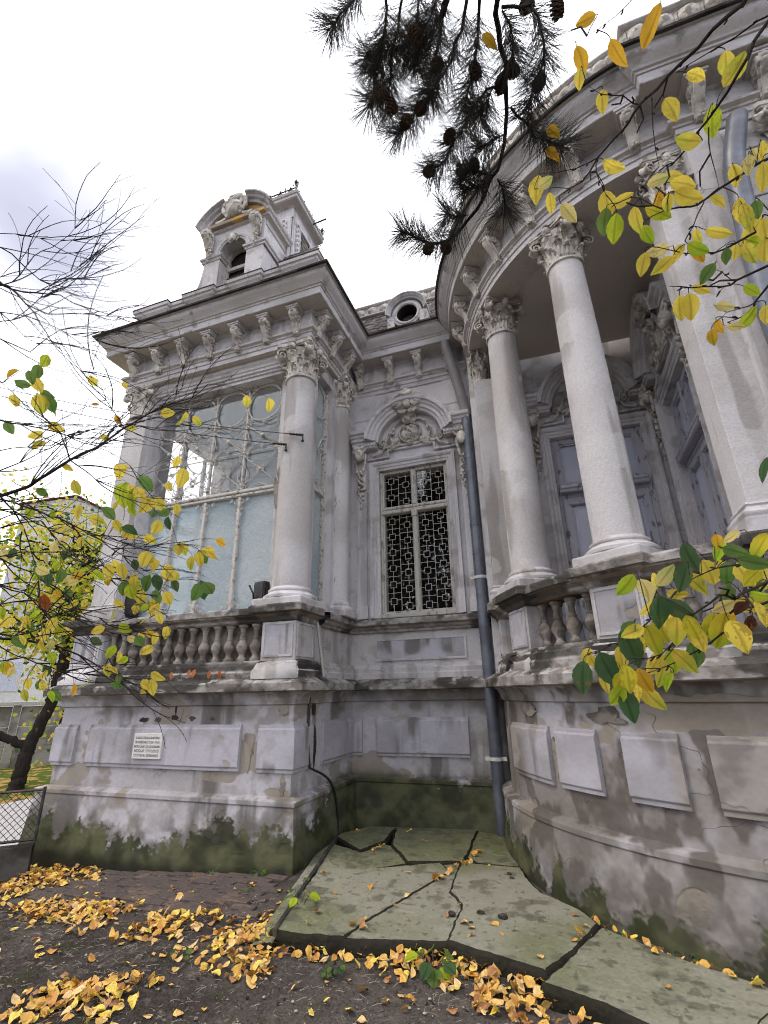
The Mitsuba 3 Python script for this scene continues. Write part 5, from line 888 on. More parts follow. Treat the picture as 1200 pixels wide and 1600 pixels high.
DATA_PINE = [[0.016,[[0.087,1.013,3.885],[0.08,1.07,3.85],[0.084,1.162,3.843],[0.092,1.275,3.841],[0.082,1.379,3.814],[0.057,1.454,3.748],[0.016,1.494,3.661],[-0.054,1.529,3.578],[-0.133,1.571,3.531],[-0.226,1.632,3.518],[-0.314,1.656,3.554],[-0.391,1.63,3.6],[-0.443,1.584,3.605]]],[0.009,[[0.088,1.221,3.746],[0.015,1.215,3.717],[-0.054,1.263,3.705],[-0.099,1.325,3.723],[-0.158,1.384,3.735],[-0.217,1.425,3.713],[-0.259,1.408,3.676]]],[0.012,[[-0.055,1.07,4.108],[-0.112,1.132,4.136],[-0.161,1.184,4.143],[-0.237,1.177,4.123],[-0.292,1.162,4.07]]],[0.011,[[-0.059,0.995,3.937],[-0.107,1.056,3.925],[-0.158,1.159,3.926],[-0.202,1.242,3.932],[-0.249,1.289,3.911],[-0.295,1.302,3.857],[-0.371,1.287,3.793]]],[0.009,[[-0.295,0.961,4.058],[-0.322,1.052,4.07],[-0.375,1.147,4.07],[-0.429,1.184,4.053]]],[0.008,[[-0.222,0.961,3.997],[-0.274,1.054,3.991],[-0.338,1.147,3.998],[-0.371,1.227,3.987],[-0.379,1.277,3.942]]],[0.01,[[0.001,0.986,3.866],[-0.041,1.054,3.801],[-0.086,1.113,3.787],[-0.161,1.177,3.804],[-0.204,1.229,3.824]]],[0.01,[[0.039,1.025,3.925],[0.006,1.152,3.881],[-0.018,1.244,3.887],[-0.082,1.343,3.883]]],[0.008,[[-0.39,0.986,4.196],[-0.439,1.01,4.228],[-0.505,1.026,4.219],[-0.559,1.034,4.166]]],[0.009,[[0.103,1.042,3.811],[0.164,1.042,3.757],[0.211,1.068,3.73],[0.225,1.143,3.73],[0.22,1.225,3.745],[0.185,1.287,3.746],[0.142,1.339,3.699]]],[0.008,[[0.095,1.298,3.7],[0.144,1.335,3.638],[0.164,1.383,3.622],[0.223,1.435,3.64],[0.275,1.482,3.656]]],[0.006,[[0.103,1.062,3.829],[0.125,1.092,3.78],[0.116,1.187,3.746]]],[0.005,[[0.004,1.46,3.593],[-0.055,1.421,3.583],[-0.124,1.405,3.61]]],[0.006,[[0.01,1.474,3.583],[0.024,1.523,3.507],[0.018,1.563,3.494]]],[0.004,[[-0.128,1.545,3.524],[-0.218,1.501,3.512]]],[0.005,[[-0.006,1.464,3.59],[-0.073,1.461,3.553],[-0.129,1.462,3.568]]],[0.004,[[0.058,1.348,3.641],[0.005,1.327,3.601],[-0.048,1.327,3.59]]],[0.007,[[-0.172,1.003,4.053],[-0.214,1.12,4.052],[-0.253,1.222,4.05]]],[0.007,[[-0.122,0.995,3.991],[-0.149,1.067,3.996],[-0.206,1.118,4.027]]],[0.005,[[-0.334,1.057,4.013],[-0.384,1.116,4.033],[-0.429,1.131,4.069]]],[0.004,[[-0.342,1.122,3.854],[-0.405,1.163,3.839],[-0.445,1.193,3.871]]],[0.004,[[0.04,1.231,3.742],[0.006,1.26,3.691],[-0.023,1.283,3.694]]]]
DATA_CONE = [[-0.149,1.141,3.842],[-0.016,1.199,3.817],[-0.243,1.229,3.786],[-0.31,1.245,3.769],[-0.152,1.337,3.731],[-0.259,1.407,3.675],[-0.129,1.451,3.656],[-0.075,1.443,3.664],[0.116,1.235,3.794],[0.207,1.286,3.757],[0.188,1.093,3.863],[0.285,1.126,3.836],[-0.352,1.186,3.795],[-0.33,1.625,3.498],[-0.252,1.647,3.491],[-0.38,1.148,3.811],[0.07,1.258,3.783],[-0.207,1.041,3.886]]
DATA_CAUGHT = [[0.046,1.098,3.778],[0.236,1.378,3.6],[0.225,1.432,3.563]]
DATA_L_BRANCH = [[0.016,[[-2.523,1.359,2.465],[-2.424,1.39,2.512],[-2.289,1.426,2.557],[-2.127,1.474,2.687],[-2.045,1.532,2.765],[-1.978,1.609,2.907],[-1.932,1.698,3.032],[-1.869,1.774,3.126],[-1.769,1.824,3.173],[-1.648,1.8,3.219]]],[0.01,[[-2.4,1.034,3.497],[-2.337,1.084,3.498],[-2.313,1.177,3.526],[-2.265,1.313,3.617],[-2.254,1.453,3.649],[-2.238,1.547,3.639]]],[0.009,[[-2.312,1.07,3.488],[-2.256,1.079,3.451],[-2.239,1.162,3.411],[-2.272,1.301,3.364],[-2.325,1.411,3.35],[-2.35,1.503,3.346],[-2.308,1.615,3.306]]],[0.007,[[-2.311,1.039,3.324],[-2.233,1.07,3.278],[-2.165,1.154,3.188],[-2.101,1.249,3.162]]],[0.006,[[-2.306,1.197,3.465],[-2.231,1.264,3.434],[-2.132,1.372,3.496],[-2.035,1.535,3.584],[-2.027,1.619,3.65]]],[0.008,[[-2.525,1.281,2.912],[-2.434,1.304,2.882],[-2.36,1.352,2.87],[-2.293,1.485,2.883],[-2.264,1.643,2.9],[-2.234,1.829,2.886],[-2.209,1.963,2.826]]],[0.006,[[-2.478,1.083,3.497],[-2.384,1.151,3.592],[-2.312,1.171,3.762],[-2.212,1.242,3.941],[-2.115,1.242,4.093]]],[0.006,[[-2.303,0.969,3.645],[-2.248,1.05,3.621],[-2.245,1.193,3.596],[-2.153,1.34,3.72],[-2.054,1.424,3.868]]],[0.004,[[-2.42,0.993,3.776],[-2.368,1.094,3.855],[-2.321,1.233,3.948],[-2.206,1.383,4.067]]],[0.006,[[-2.431,1.144,3.285],[-2.316,1.281,3.236],[-2.192,1.315,3.363],[-2.134,1.468,3.404],[-2.103,1.563,3.496]]],[0.005,[[-2.067,1.681,2.965],[-2.049,1.533,3.046],[-1.988,1.392,3.117],[-1.899,1.341,3.173]]],[0.007,[[-2.297,1.592,2.774],[-2.242,1.472,2.865],[-2.225,1.319,2.889],[-2.219,1.203,2.925],[-2.251,1.121,2.987]]],[0.005,[[-2.18,1.633,2.842],[-2.046,1.627,2.944],[-1.868,1.707,2.937],[-1.694,1.77,2.97]]],[0.004,[[-1.965,1.727,3.056],[-1.827,1.747,3.1],[-1.656,1.682,3.218]]],[0.006,[[-2.582,1.403,2.65],[-2.408,1.467,2.747],[-2.25,1.533,2.864],[-2.162,1.652,2.908],[-2.116,1.746,3.011]]],[0.005,[[-2.513,1.336,2.738],[-2.397,1.368,2.753],[-2.208,1.492,2.8],[-2.082,1.595,2.839]]],[0.005,[[-2.463,1.128,3.356],[-2.373,1.195,3.383],[-2.308,1.232,3.497],[-2.227,1.266,3.688],[-2.103,1.35,3.869]]],[0.006,[[-2.235,1.549,2.742],[-2.153,1.649,2.659],[-2.033,1.698,2.614],[-1.92,1.755,2.551]]],[0.009,[[-2.334,1.242,2.46],[-2.31,1.328,2.455],[-2.233,1.389,2.43],[-2.1,1.472,2.381],[-1.96,1.588,2.293],[-1.866,1.713,2.198],[-1.798,1.867,2.141]]],[0.008,[[-2.24,1.232,2.267],[-2.241,1.32,2.305],[-2.151,1.424,2.361],[-2.076,1.468,2.273],[-1.973,1.511,2.183],[-1.883,1.576,2.09]]],[0.012,[[-2.13,1.276,1.831],[-2.152,1.378,1.837],[-2.135,1.464,1.839],[-2.048,1.542,1.816],[-1.936,1.573,1.774],[-1.821,1.604,1.713],[-1.716,1.677,1.655],[-1.698,1.741,1.635]]],[0.007,[[-2.187,1.319,1.871],[-2.182,1.452,1.855],[-2.137,1.525,1.942],[-2.035,1.551,2.077],[-1.9,1.558,2.187],[-1.762,1.604,2.228]]],[0.006,[[-2.232,1.286,2.187],[-2.2,1.458,2.139],[-2.116,1.599,2.049],[-2.041,1.628,1.917],[-1.937,1.649,1.809],[-1.85,1.679,1.767]]],[0.007,[[-2.073,1.128,2.405],[-2.1,1.273,2.347],[-2.114,1.372,2.239],[-2.083,1.43,2.079],[-2.023,1.432,1.932]]],[0.006,[[-2.325,1.286,2.418],[-2.226,1.515,2.364],[-2.075,1.648,2.361],[-1.886,1.772,2.3],[-1.732,1.828,2.309]]],[0.006,[[-2.24,1.32,2.071],[-2.214,1.47,2.045],[-2.133,1.597,1.962],[-1.987,1.693,1.922],[-1.81,1.775,1.899],[-1.711,1.808,1.875]]],[0.006,[[-2.18,1.308,1.965],[-2.155,1.458,2.007],[-2.072,1.603,1.981],[-1.935,1.71,1.931],[-1.777,1.754,1.981]]],[0.006,[[-2.11,1.321,1.739],[-2.105,1.46,1.765],[-2.047,1.599,1.71],[-1.933,1.694,1.7],[-1.815,1.719,1.667]]],[0.006,[[-2.295,1.329,2.173],[-2.255,1.442,2.23],[-2.151,1.545,2.245],[-2.001,1.653,2.163],[-1.872,1.718,2.061],[-1.764,1.785,2.053]]]]
DATA_L_LEAF = [[-2.299,1.328,3.141,-0.43,0.34,-0.836,0.497,-0.684,-0.534,0.084,"g"],[-2.196,1.248,3.029,-0.009,0.58,-0.814,0.859,-0.412,-0.304,0.067,"g"],[-2.121,1.13,2.956,-0.273,-0.586,-0.763,0.341,-0.8,0.493,0.062,"o"],[-2.197,1.225,2.978,0.224,0.97,0.09,0.717,-0.101,-0.69,0.072,"g"],[-2.206,1.29,3.016,-0.139,0.662,-0.736,0.554,-0.564,-0.612,0.08,"y"],[-2.267,1.247,2.914,-0.546,0.538,-0.642,0.346,-0.553,-0.758,0.072,"y"],[-2.253,1.351,2.957,-0.333,0.605,-0.723,0.725,-0.326,-0.606,0.107,"y"],[-2.239,1.396,2.977,0.089,0.512,-0.855,0.634,-0.69,-0.348,0.083,"g"],[-2.289,1.479,2.905,0.229,0.875,-0.426,0.331,-0.482,-0.811,0.085,"y"],[-2.369,1.438,2.856,-0.686,-0.319,-0.654,0.723,-0.206,-0.659,0.078,"y"],[-2.387,1.477,2.82,-0.194,-0.557,-0.807,0.513,-0.759,0.401,0.085,"y"],[-2.456,1.366,2.879,0.058,0.681,-0.73,0.857,-0.409,-0.313,0.071,"g"],[-2.211,1.599,2.605,0.044,0.545,-0.837,0.335,-0.797,-0.502,0.085,"y"],[-2.128,1.542,3.043,0.756,0.623,0.2,0.616,-0.781,0.105,0.034,"o"],[-2.087,1.655,3.006,0.17,0.651,-0.739,0.202,-0.757,-0.621,0.055,"o"],[-1.97,1.558,3.133,0.032,0.589,-0.808,0.608,-0.653,-0.452,0.04,"y"],[-2.167,1.808,3.06,0.376,0.927,-0.003,0.752,-0.307,-0.584,0.059,"y"],[-1.832,1.733,3.033,0.802,0.501,0.326,0.597,-0.701,-0.391,0.076,"y"],[-1.712,1.729,2.964,-0.611,0.363,-0.703,0.788,0.364,-0.496,0.088,"y"],[-1.699,1.812,3.0,0.147,0.882,-0.448,0.684,-0.418,-0.599,0.07,"y"],[-1.468,1.914,3.13,-0.39,0.655,-0.647,0.495,-0.444,-0.747,0.078,"y"],[-1.43,2.079,3.196,-0.274,0.799,-0.535,0.857,-0.05,-0.513,0.098,"y"],[-2.197,1.806,2.779,-0.348,0.664,-0.662,0.764,-0.21,-0.611,0.107,"y"],[-2.189,1.833,2.822,0.744,0.649,0.158,0.651,-0.65,-0.392,0.051,"y"],[-2.24,2.042,2.813,0.211,0.777,-0.594,0.896,-0.396,-0.199,0.116,"g"],[-2.078,1.778,2.618,0.095,0.116,-0.989,0.855,-0.518,0.022,0.137,"l"],[-1.972,1.731,2.555,-0.12,0.108,-0.987,0.165,-0.978,-0.127,0.118,"l"],[-1.997,1.742,2.598,-0.142,0.701,-0.699,0.976,-0.017,-0.215,0.1,"y"],[-1.881,1.69,2.553,0.017,0.881,-0.473,0.674,-0.359,-0.645,0.09,"y"],[-1.912,1.766,2.523,-0.568,-0.121,-0.814,0.762,-0.453,-0.463,0.099,"y"],[-1.935,1.877,2.574,0.488,0.256,-0.835,0.264,-0.955,-0.138,0.097,"y"],[-2.029,2.107,2.847,-0.099,0.059,-0.993,0.867,-0.485,-0.115,0.124,"y"],[-1.983,1.621,2.441,0.407,0.732,-0.546,0.911,-0.284,0.298,0.093,"g"],[-1.807,1.593,2.318,-0.14,-0.271,-0.953,0.966,-0.248,-0.071,0.077,"y"],[-1.782,1.576,2.316,0.845,0.414,-0.34,0.508,-0.82,0.264,0.076,"G"],[-1.931,1.64,2.374,0.352,0.452,-0.819,0.321,-0.881,-0.348,0.074,"y"],[-1.813,1.624,2.303,0.346,0.927,-0.147,0.789,-0.372,-0.489,0.054,"y"],[-1.87,1.816,2.415,-0.265,0.01,-0.964,0.882,-0.402,-0.247,0.085,"y"],[-1.711,1.732,2.388,-0.11,0.517,-0.849,-0.121,-0.855,-0.505,0.068,"G"],[-1.803,1.77,2.183,-0.308,0.484,-0.819,0.923,0.361,-0.134,0.099,"y"],[-1.829,1.733,2.222,-0.131,-0.111,-0.985,0.786,-0.617,-0.035,0.086,"y"],[-1.862,1.792,2.239,-0.029,0.766,-0.642,0.638,-0.48,-0.602,0.089,"y"],[-1.847,1.632,2.141,-0.132,0.323,-0.937,0.337,-0.874,-0.349,0.082,"y"],[-1.837,1.702,2.113,0.269,-0.067,-0.961,0.04,-0.996,0.081,0.072,"y"],[-1.886,1.731,2.093,0.042,-0.049,-0.998,0.728,-0.683,0.064,0.079,"y"],[-1.813,1.672,2.052,0.084,0.519,-0.851,0.728,-0.615,-0.303,0.076,"l"],[-1.881,1.692,2.076,-0.337,0.299,-0.893,0.73,-0.517,-0.448,0.077,"g"],[-1.866,1.866,2.139,0.379,0.209,-0.901,0.712,-0.688,0.14,0.083,"G"],[-1.858,1.92,2.199,-0.183,0.479,-0.859,0.87,-0.327,-0.368,0.099,"y"],[-1.777,1.873,2.165,0.856,0.389,-0.341,0.389,-0.918,-0.071,0.064,"y"],[-1.733,1.849,2.293,-0.418,0.395,-0.818,0.37,-0.748,-0.551,0.07,"y"],[-1.721,1.862,2.295,0.109,0.514,-0.851,0.917,-0.382,-0.113,0.071,"y"],[-1.663,1.859,2.215,-0.104,0.048,-0.993,0.233,-0.97,-0.071,0.069,"y"],[-1.638,1.889,2.239,-0.307,0.513,-0.802,0.114,-0.817,-0.566,0.083,"y"],[-1.682,1.96,2.275,0.159,0.664,-0.731,0.508,-0.69,-0.516,0.086,"g"],[-1.659,1.97,2.289,0.467,0.691,-0.553,0.855,-0.511,0.083,0.086,"y"],[-1.606,1.949,2.278,0.634,0.468,-0.615,-0.56,-0.271,-0.783,0.085,"o"],[-1.609,1.998,2.353,0.298,0.917,-0.264,0.953,-0.272,0.13,0.067,"o"],[-1.709,1.971,2.097,-0.116,-0.195,-0.974,0.889,-0.457,-0.014,0.097,"g"],[-1.742,2.055,2.125,-0.102,0.519,-0.849,0.823,-0.436,-0.365,0.108,"G"],[-1.685,2.03,2.122,0.119,0.824,-0.555,0.601,-0.505,-0.62,0.093,"g"],[-1.789,1.729,2.099,-0.49,0.236,-0.839,0.182,-0.914,-0.363,0.09,"g"],[-1.833,1.848,2.054,0.383,-0.016,-0.924,0.919,-0.099,0.383,0.094,"g"],[-1.812,1.799,2.004,0.034,-0.066,-0.997,0.512,-0.855,0.074,0.079,"y"],[-1.69,1.769,2.029,0.111,0.674,-0.731,0.934,-0.323,-0.155,0.077,"y"],[-1.871,1.788,2.046,-0.261,0.437,-0.861,0.519,-0.688,-0.506,0.08,"y"],[-1.8,1.923,2.128,0.272,0.54,-0.797,0.872,-0.489,-0.034,0.071,"G"],[-1.618,1.694,1.68,0.746,0.3,-0.595,0.042,-0.912,-0.408,0.064,"y"],[-1.645,1.668,1.65,0.378,0.427,-0.821,0.612,-0.781,-0.125,0.053,"y"],[-1.645,1.706,1.64,0.358,0.039,-0.933,0.785,-0.554,0.278,0.07,"y"],[-2.045,1.453,1.985,-0.319,0.514,-0.796,0.454,-0.655,-0.605,0.082,"r"],[-2.2,1.405,1.909,-0.518,-0.355,-0.778,0.83,-0.429,-0.357,0.07,"y"],[-2.121,1.617,1.892,0.21,0.943,-0.258,0.56,-0.332,-0.759,0.099,"y"],[-2.041,1.488,2.108,-0.29,0.257,-0.922,0.957,0.076,-0.279,0.073,"g"],[-2.063,1.409,2.108,0.421,0.389,-0.819,0.888,-0.362,0.285,0.066,"g"],[-2.089,1.474,2.096,0.008,0.395,-0.919,0.997,0.067,0.038,0.073,"G"],[-2.103,1.575,2.351,-0.234,0.702,-0.673,0.949,0.013,-0.316,0.073,"y"],[-2.058,1.626,2.42,0.401,0.902,-0.163,0.915,-0.403,0.016,0.075,"y"],[-2.106,1.428,1.82,0.308,0.732,-0.608,0.809,-0.538,-0.238,0.074,"g"],[-1.756,1.613,1.763,0.195,-0.106,-0.975,0.981,0.033,0.192,0.044,"y"],[-2.061,1.386,1.793,0.765,0.448,-0.463,0.614,-0.725,0.312,0.039,"p"],[-1.917,1.829,2.358,0.453,0.814,-0.364,0.797,-0.553,-0.244,0.077,"y"],[-1.882,1.884,1.812,-0.429,-0.669,-0.607,0.859,-0.511,-0.043,0.068,"y"],[-1.794,1.776,2.469,-0.476,-0.626,-0.617,0.879,-0.337,-0.336,0.059,"g"],[-1.912,1.915,2.152,0.242,0.182,-0.953,0.191,-0.972,-0.137,0.057,"g"],[-2.091,1.374,1.897,-0.092,0.579,-0.81,0.989,-0.043,-0.142,0.041,"y"],[-1.893,1.904,1.894,0.357,0.761,-0.541,0.884,-0.463,-0.069,0.062,"o"],[-2.046,1.46,1.661,0.159,0.196,-0.968,0.846,-0.532,0.032,0.049,"y"],[-1.996,1.781,2.026,0.487,0.5,-0.716,0.397,-0.857,-0.328,0.061,"y"],[-2.191,1.492,1.905,-0.546,0.012,-0.838,0.7,-0.543,-0.464,0.065,"y"],[-1.96,1.496,2.072,-0.312,-0.764,-0.565,0.95,-0.267,-0.163,0.047,"p"],[-2.148,1.546,2.362,-0.747,-0.118,-0.654,0.645,-0.368,-0.67,0.058,"p"],[-2.112,1.523,2.018,-0.614,-0.507,-0.605,0.77,-0.215,-0.601,0.063,"y"],[-2.104,1.584,1.89,-0.367,-0.427,-0.827,0.698,-0.714,0.059,0.046,"l"],[-1.995,1.518,2.265,-0.525,0.33,-0.784,0.373,-0.739,-0.561,0.061,"y"],[-2.141,1.607,2.131,-0.473,-0.496,-0.728,0.872,-0.379,-0.309,0.053,"p"],[-2.038,1.512,1.815,-0.251,-0.06,-0.966,0.866,-0.46,-0.196,0.051,"p"],[-2.083,1.715,2.163,0.103,0.87,-0.483,0.643,-0.429,-0.635,0.074,"l"],[-1.931,1.636,2.127,-0.129,-0.56,-0.819,0.988,-0.005,-0.153,0.056,"y"],[-2.049,1.703,2.519,-0.382,-0.208,-0.9,0.142,-0.976,0.165,0.053,"y"],[-2.191,1.568,2.194,-0.473,-0.39,-0.79,0.693,-0.718,-0.06,0.048,"l"],[-1.991,1.693,1.846,0.457,0.824,-0.336,0.887,-0.449,0.108,0.064,"G"],[-2.052,1.591,2.0,-0.381,-0.253,-0.889,0.921,-0.017,-0.39,0.053,"y"],[-2.107,1.572,1.715,0.406,-0.132,-0.904,0.891,-0.162,0.424,0.055,"G"],[-1.997,1.709,2.393,0.201,0.614,-0.763,0.853,0.273,0.444,0.056,"y"],[-1.941,1.806,2.149,0.07,0.874,-0.481,-0.146,-0.468,-0.872,0.074,"l"],[-2.028,1.424,1.919,-0.758,-0.492,-0.428,0.621,-0.744,-0.245,0.04,"l"],[-1.71,1.74,1.63,-0.475,-0.735,-0.484,0.711,-0.644,0.281,0.051,"y"],[-1.787,1.747,1.932,-0.893,-0.233,-0.385,-0.241,-0.475,0.847,0.052,"y"],[-1.851,1.737,2.089,-0.004,0.753,-0.658,0.511,-0.564,-0.648,0.06,"y"],[-2.209,1.531,2.205,-0.406,0.309,-0.86,-0.213,-0.947,-0.24,0.065,"p"],[-1.906,1.758,1.904,0.816,0.393,-0.424,0.339,-0.919,-0.201,0.067,"l"],[-2.229,1.613,2.204,-0.288,-0.216,-0.933,-0.014,-0.973,0.229,0.067,"l"],[-1.971,1.674,2.115,-0.116,0.481,-0.869,0.804,-0.469,-0.366,0.046,"o"],[-1.789,1.783,1.976,0.57,0.245,-0.784,0.755,-0.532,0.382,0.05,"y"],[-2.359,1.5,3.021,0.517,0.57,-0.638,0.226,0.629,0.744,0.056,"y"],[-1.939,1.349,1.917,-0.59,-0.564,-0.578,0.211,-0.799,0.564,0.047,"l"],[-1.889,1.753,1.659,0.417,0.759,-0.5,0.743,-0.601,-0.294,0.064,"g"],[-1.934,1.837,2.507,-0.512,0.288,-0.809,0.474,-0.691,-0.546,0.056,"g"],[-2.021,1.488,1.658,0.214,-0.256,-0.943,0.143,-0.946,0.29,0.045,"g"],[-2.021,1.492,2.411,-0.242,0.044,-0.969,0.505,-0.847,-0.164,0.068,"y"],[-2.025,1.443,1.617,0.205,0.297,-0.933,0.236,-0.94,-0.247,0.054,"y"],[-1.872,1.857,2.658,0.343,0.471,-0.812,0.609,-0.77,-0.189,0.058,"y"],[-2.148,1.483,2.654,0.643,0.535,-0.548,0.364,-0.843,-0.396,0.052,"y"],[-2.066,1.607,1.614,0.466,0.37,-0.804,0.533,-0.842,-0.079,0.06,"g"],[-1.756,1.629,1.674,0.137,-0.001,-0.991,0.863,-0.491,0.12,0.041,"g"],[-1.865,1.718,2.196,0.111,0.447,-0.888,0.679,-0.686,-0.261,0.054,"G"],[-2.036,1.759,2.213,-0.079,0.748,-0.659,0.874,-0.265,-0.407,0.074,"y"],[-1.941,1.84,1.865,0.866,0.344,-0.363,0.234,-0.92,-0.313,0.054,"p"],[-2.121,1.44,2.108,-0.506,0.013,-0.863,0.684,-0.603,-0.41,0.05,"l"],[-2.095,1.225,3.079,-0.297,-0.085,-0.951,0.955,-0.027,-0.296,0.071,"l"],[-1.808,1.912,1.896,-0.059,0.156,-0.986,0.775,-0.616,-0.144,0.069,"y"],[-2.365,1.668,3.334,-0.115,0.841,-0.529,0.268,-0.486,-0.832,0.076,"y"],[-1.754,1.566,1.779,-0.384,-0.272,-0.882,0.762,-0.633,-0.136,0.061,"l"],[-1.934,1.856,2.075,-0.346,0.353,-0.869,0.627,-0.603,-0.494,0.062,"y"],[-2.281,1.549,2.071,-0.098,0.564,-0.82,-0.986,0.06,0.159,0.061,"l"],[-1.908,1.618,1.881,-0.749,-0.477,-0.461,0.504,-0.861,0.072,0.059,"y"],[-2.116,1.552,2.037,-0.008,0.505,-0.863,0.831,-0.477,-0.287,0.057,"o"],[-2.01,1.777,2.51,0.537,0.42,-0.731,0.702,-0.704,0.111,0.062,"l"],[-1.726,1.681,1.832,0.597,0.389,-0.701,0.57,-0.821,0.03,0.057,"g"],[-2.347,1.459,2.239,-0.052,-0.209,-0.977,0.974,-0.227,-0.003,0.056,"G"],[-2.158,1.577,2.238,-0.471,0.164,-0.867,0.471,-0.784,-0.404,0.053,"G"],[-2.073,1.305,2.277,0.143,0.869,-0.473,0.834,0.152,0.531,0.053,"y"],[-2.227,1.358,3.012,0.689,0.665,-0.287,0.263,-0.599,-0.757,0.076,"g"],[-1.833,1.623,1.939,-0.411,0.173,-0.895,-0.496,-0.866,0.06,0.06,"y"],[-2.375,1.457,2.229,0.461,0.564,-0.685,0.693,-0.711,-0.119,0.071,"p"],[-1.723,1.782,2.479,0.025,0.226,-0.974,0.484,-0.855,-0.186,0.064,"y"],[-2.165,1.296,2.417,0.105,0.899,-0.425,0.82,0.164,0.548,0.055,"g"],[-1.962,1.656,1.664,-0.016,-0.443,-0.897,0.54,0.751,-0.38,0.049,"y"],[-2.119,1.627,2.888,0.217,0.951,-0.221,0.691,-0.309,-0.653,0.055,"y"],[-2.068,1.31,1.922,-0.226,0.193,-0.955,0.348,-0.9,-0.264,0.053,"l"],[-1.668,1.715,1.931,0.389,0.224,-0.894,0.882,-0.37,0.291,0.06,"y"],[-1.981,1.541,2.141,-0.443,-0.662,-0.604,-0.208,0.732,-0.649,0.06,"l"],[-2.005,1.701,2.186,0.186,0.157,-0.97,0.82,-0.568,0.066,0.046,"y"],[-2.031,1.369,1.702,0.108,-0.33,-0.938,0.846,-0.465,0.261,0.043,"p"],[-2.112,1.447,2.392,-0.216,0.381,-0.899,0.11,-0.905,-0.411,0.051,"l"],[-1.803,1.611,1.711,0.434,-0.083,-0.897,0.73,-0.552,0.403,0.056,"y"],[-2.082,1.561,1.765,0.573,0.209,-0.792,0.816,-0.053,0.576,0.064,"l"],[-1.714,1.667,1.973,-0.476,-0.013,-0.879,0.84,-0.302,-0.45,0.045,"l"],[-2.037,1.464,2.267,-0.598,-0.592,-0.541,0.8,-0.396,-0.451,0.059,"p"],[-2.016,1.493,1.695,-0.039,-0.62,-0.784,0.926,0.273,-0.262,0.047,"y"],[-1.873,1.585,2.14,0.604,0.29,-0.742,0.534,-0.839,0.106,0.062,"y"],[-1.921,1.875,1.879,0.252,0.194,-0.948,0.764,-0.641,0.072,0.05,"y"],[-1.91,1.803,2.001,-0.244,0.099,-0.965,0.283,-0.944,-0.168,0.06,"y"],[-1.714,1.721,1.976,-0.658,0.041,-0.752,0.719,-0.262,-0.643,0.068,"y"],[-2.054,1.645,2.015,0.004,0.226,-0.974,0.942,-0.329,-0.073,0.046,"y"],[-2.184,1.58,1.873,-0.356,0.24,-0.903,0.801,-0.42,-0.427,0.065,"y"],[-1.977,1.307,1.714,-0.187,0.331,-0.925,-0.17,-0.938,-0.302,0.052,"l"],[-2.04,1.499,1.903,-0.526,-0.268,-0.807,0.718,-0.649,-0.253,0.061,"y"],[-1.771,1.612,1.707,0.724,0.249,-0.643,0.18,-0.968,-0.173,0.041,"y"],[-1.953,1.499,1.611,0.395,0.272,-0.877,0.919,-0.13,0.373,0.048,"l"],[-2.081,1.599,2.134,-0.361,-0.474,-0.803,0.926,-0.284,-0.248,0.058,"o"],[-2.035,1.39,1.827,0.566,0.311,-0.763,0.805,-0.008,0.594,0.048,"y"],[-1.976,1.365,2.099,0.361,0.882,-0.303,0.844,-0.447,-0.296,0.058,"p"],[-2.014,1.396,1.878,0.239,0.332,-0.913,0.819,-0.574,0.006,0.039,"g"],[-1.679,1.789,2.137,0.063,0.445,-0.893,0.798,-0.56,-0.223,0.048,"y"],[-2.017,1.378,1.892,0.007,0.285,-0.958,0.303,-0.914,-0.27,0.06,"y"],[-2.082,2.096,2.954,-0.49,0.488,-0.722,0.803,-0.071,-0.592,0.09,"y"],[-2.098,1.479,2.324,-0.41,-0.554,-0.725,0.597,0.438,-0.672,0.061,"y"],[-1.976,1.473,1.653,0.204,0.279,-0.938,0.869,-0.494,0.042,0.046,"y"],[-2.248,1.429,2.413,-0.441,0.185,-0.878,0.738,-0.482,-0.473,0.064,"l"],[-2.091,1.39,1.717,0.364,0.306,-0.88,0.754,-0.652,0.085,0.06,"o"],[-2.035,1.473,1.809,0.422,0.303,-0.854,0.24,-0.946,-0.217,0.048,"y"],[-2.286,1.489,2.548,0.218,0.894,-0.392,0.674,-0.429,-0.601,0.065,"g"],[-2.2,1.664,2.071,0.552,0.297,-0.779,0.768,-0.544,0.337,0.063,"g"],[-1.793,1.671,1.755,-0.353,-0.779,-0.518,0.89,-0.45,0.069,0.045,"l"],[-2.264,1.594,2.289,-0.45,0.376,-0.81,0.476,-0.667,-0.573,0.064,"p"],[-1.803,1.843,1.861,0.028,-0.131,-0.991,0.943,-0.324,0.069,0.06,"y"],[-1.9,1.554,1.636,0.3,-0.054,-0.952,0.931,0.232,0.281,0.052,"o"]]
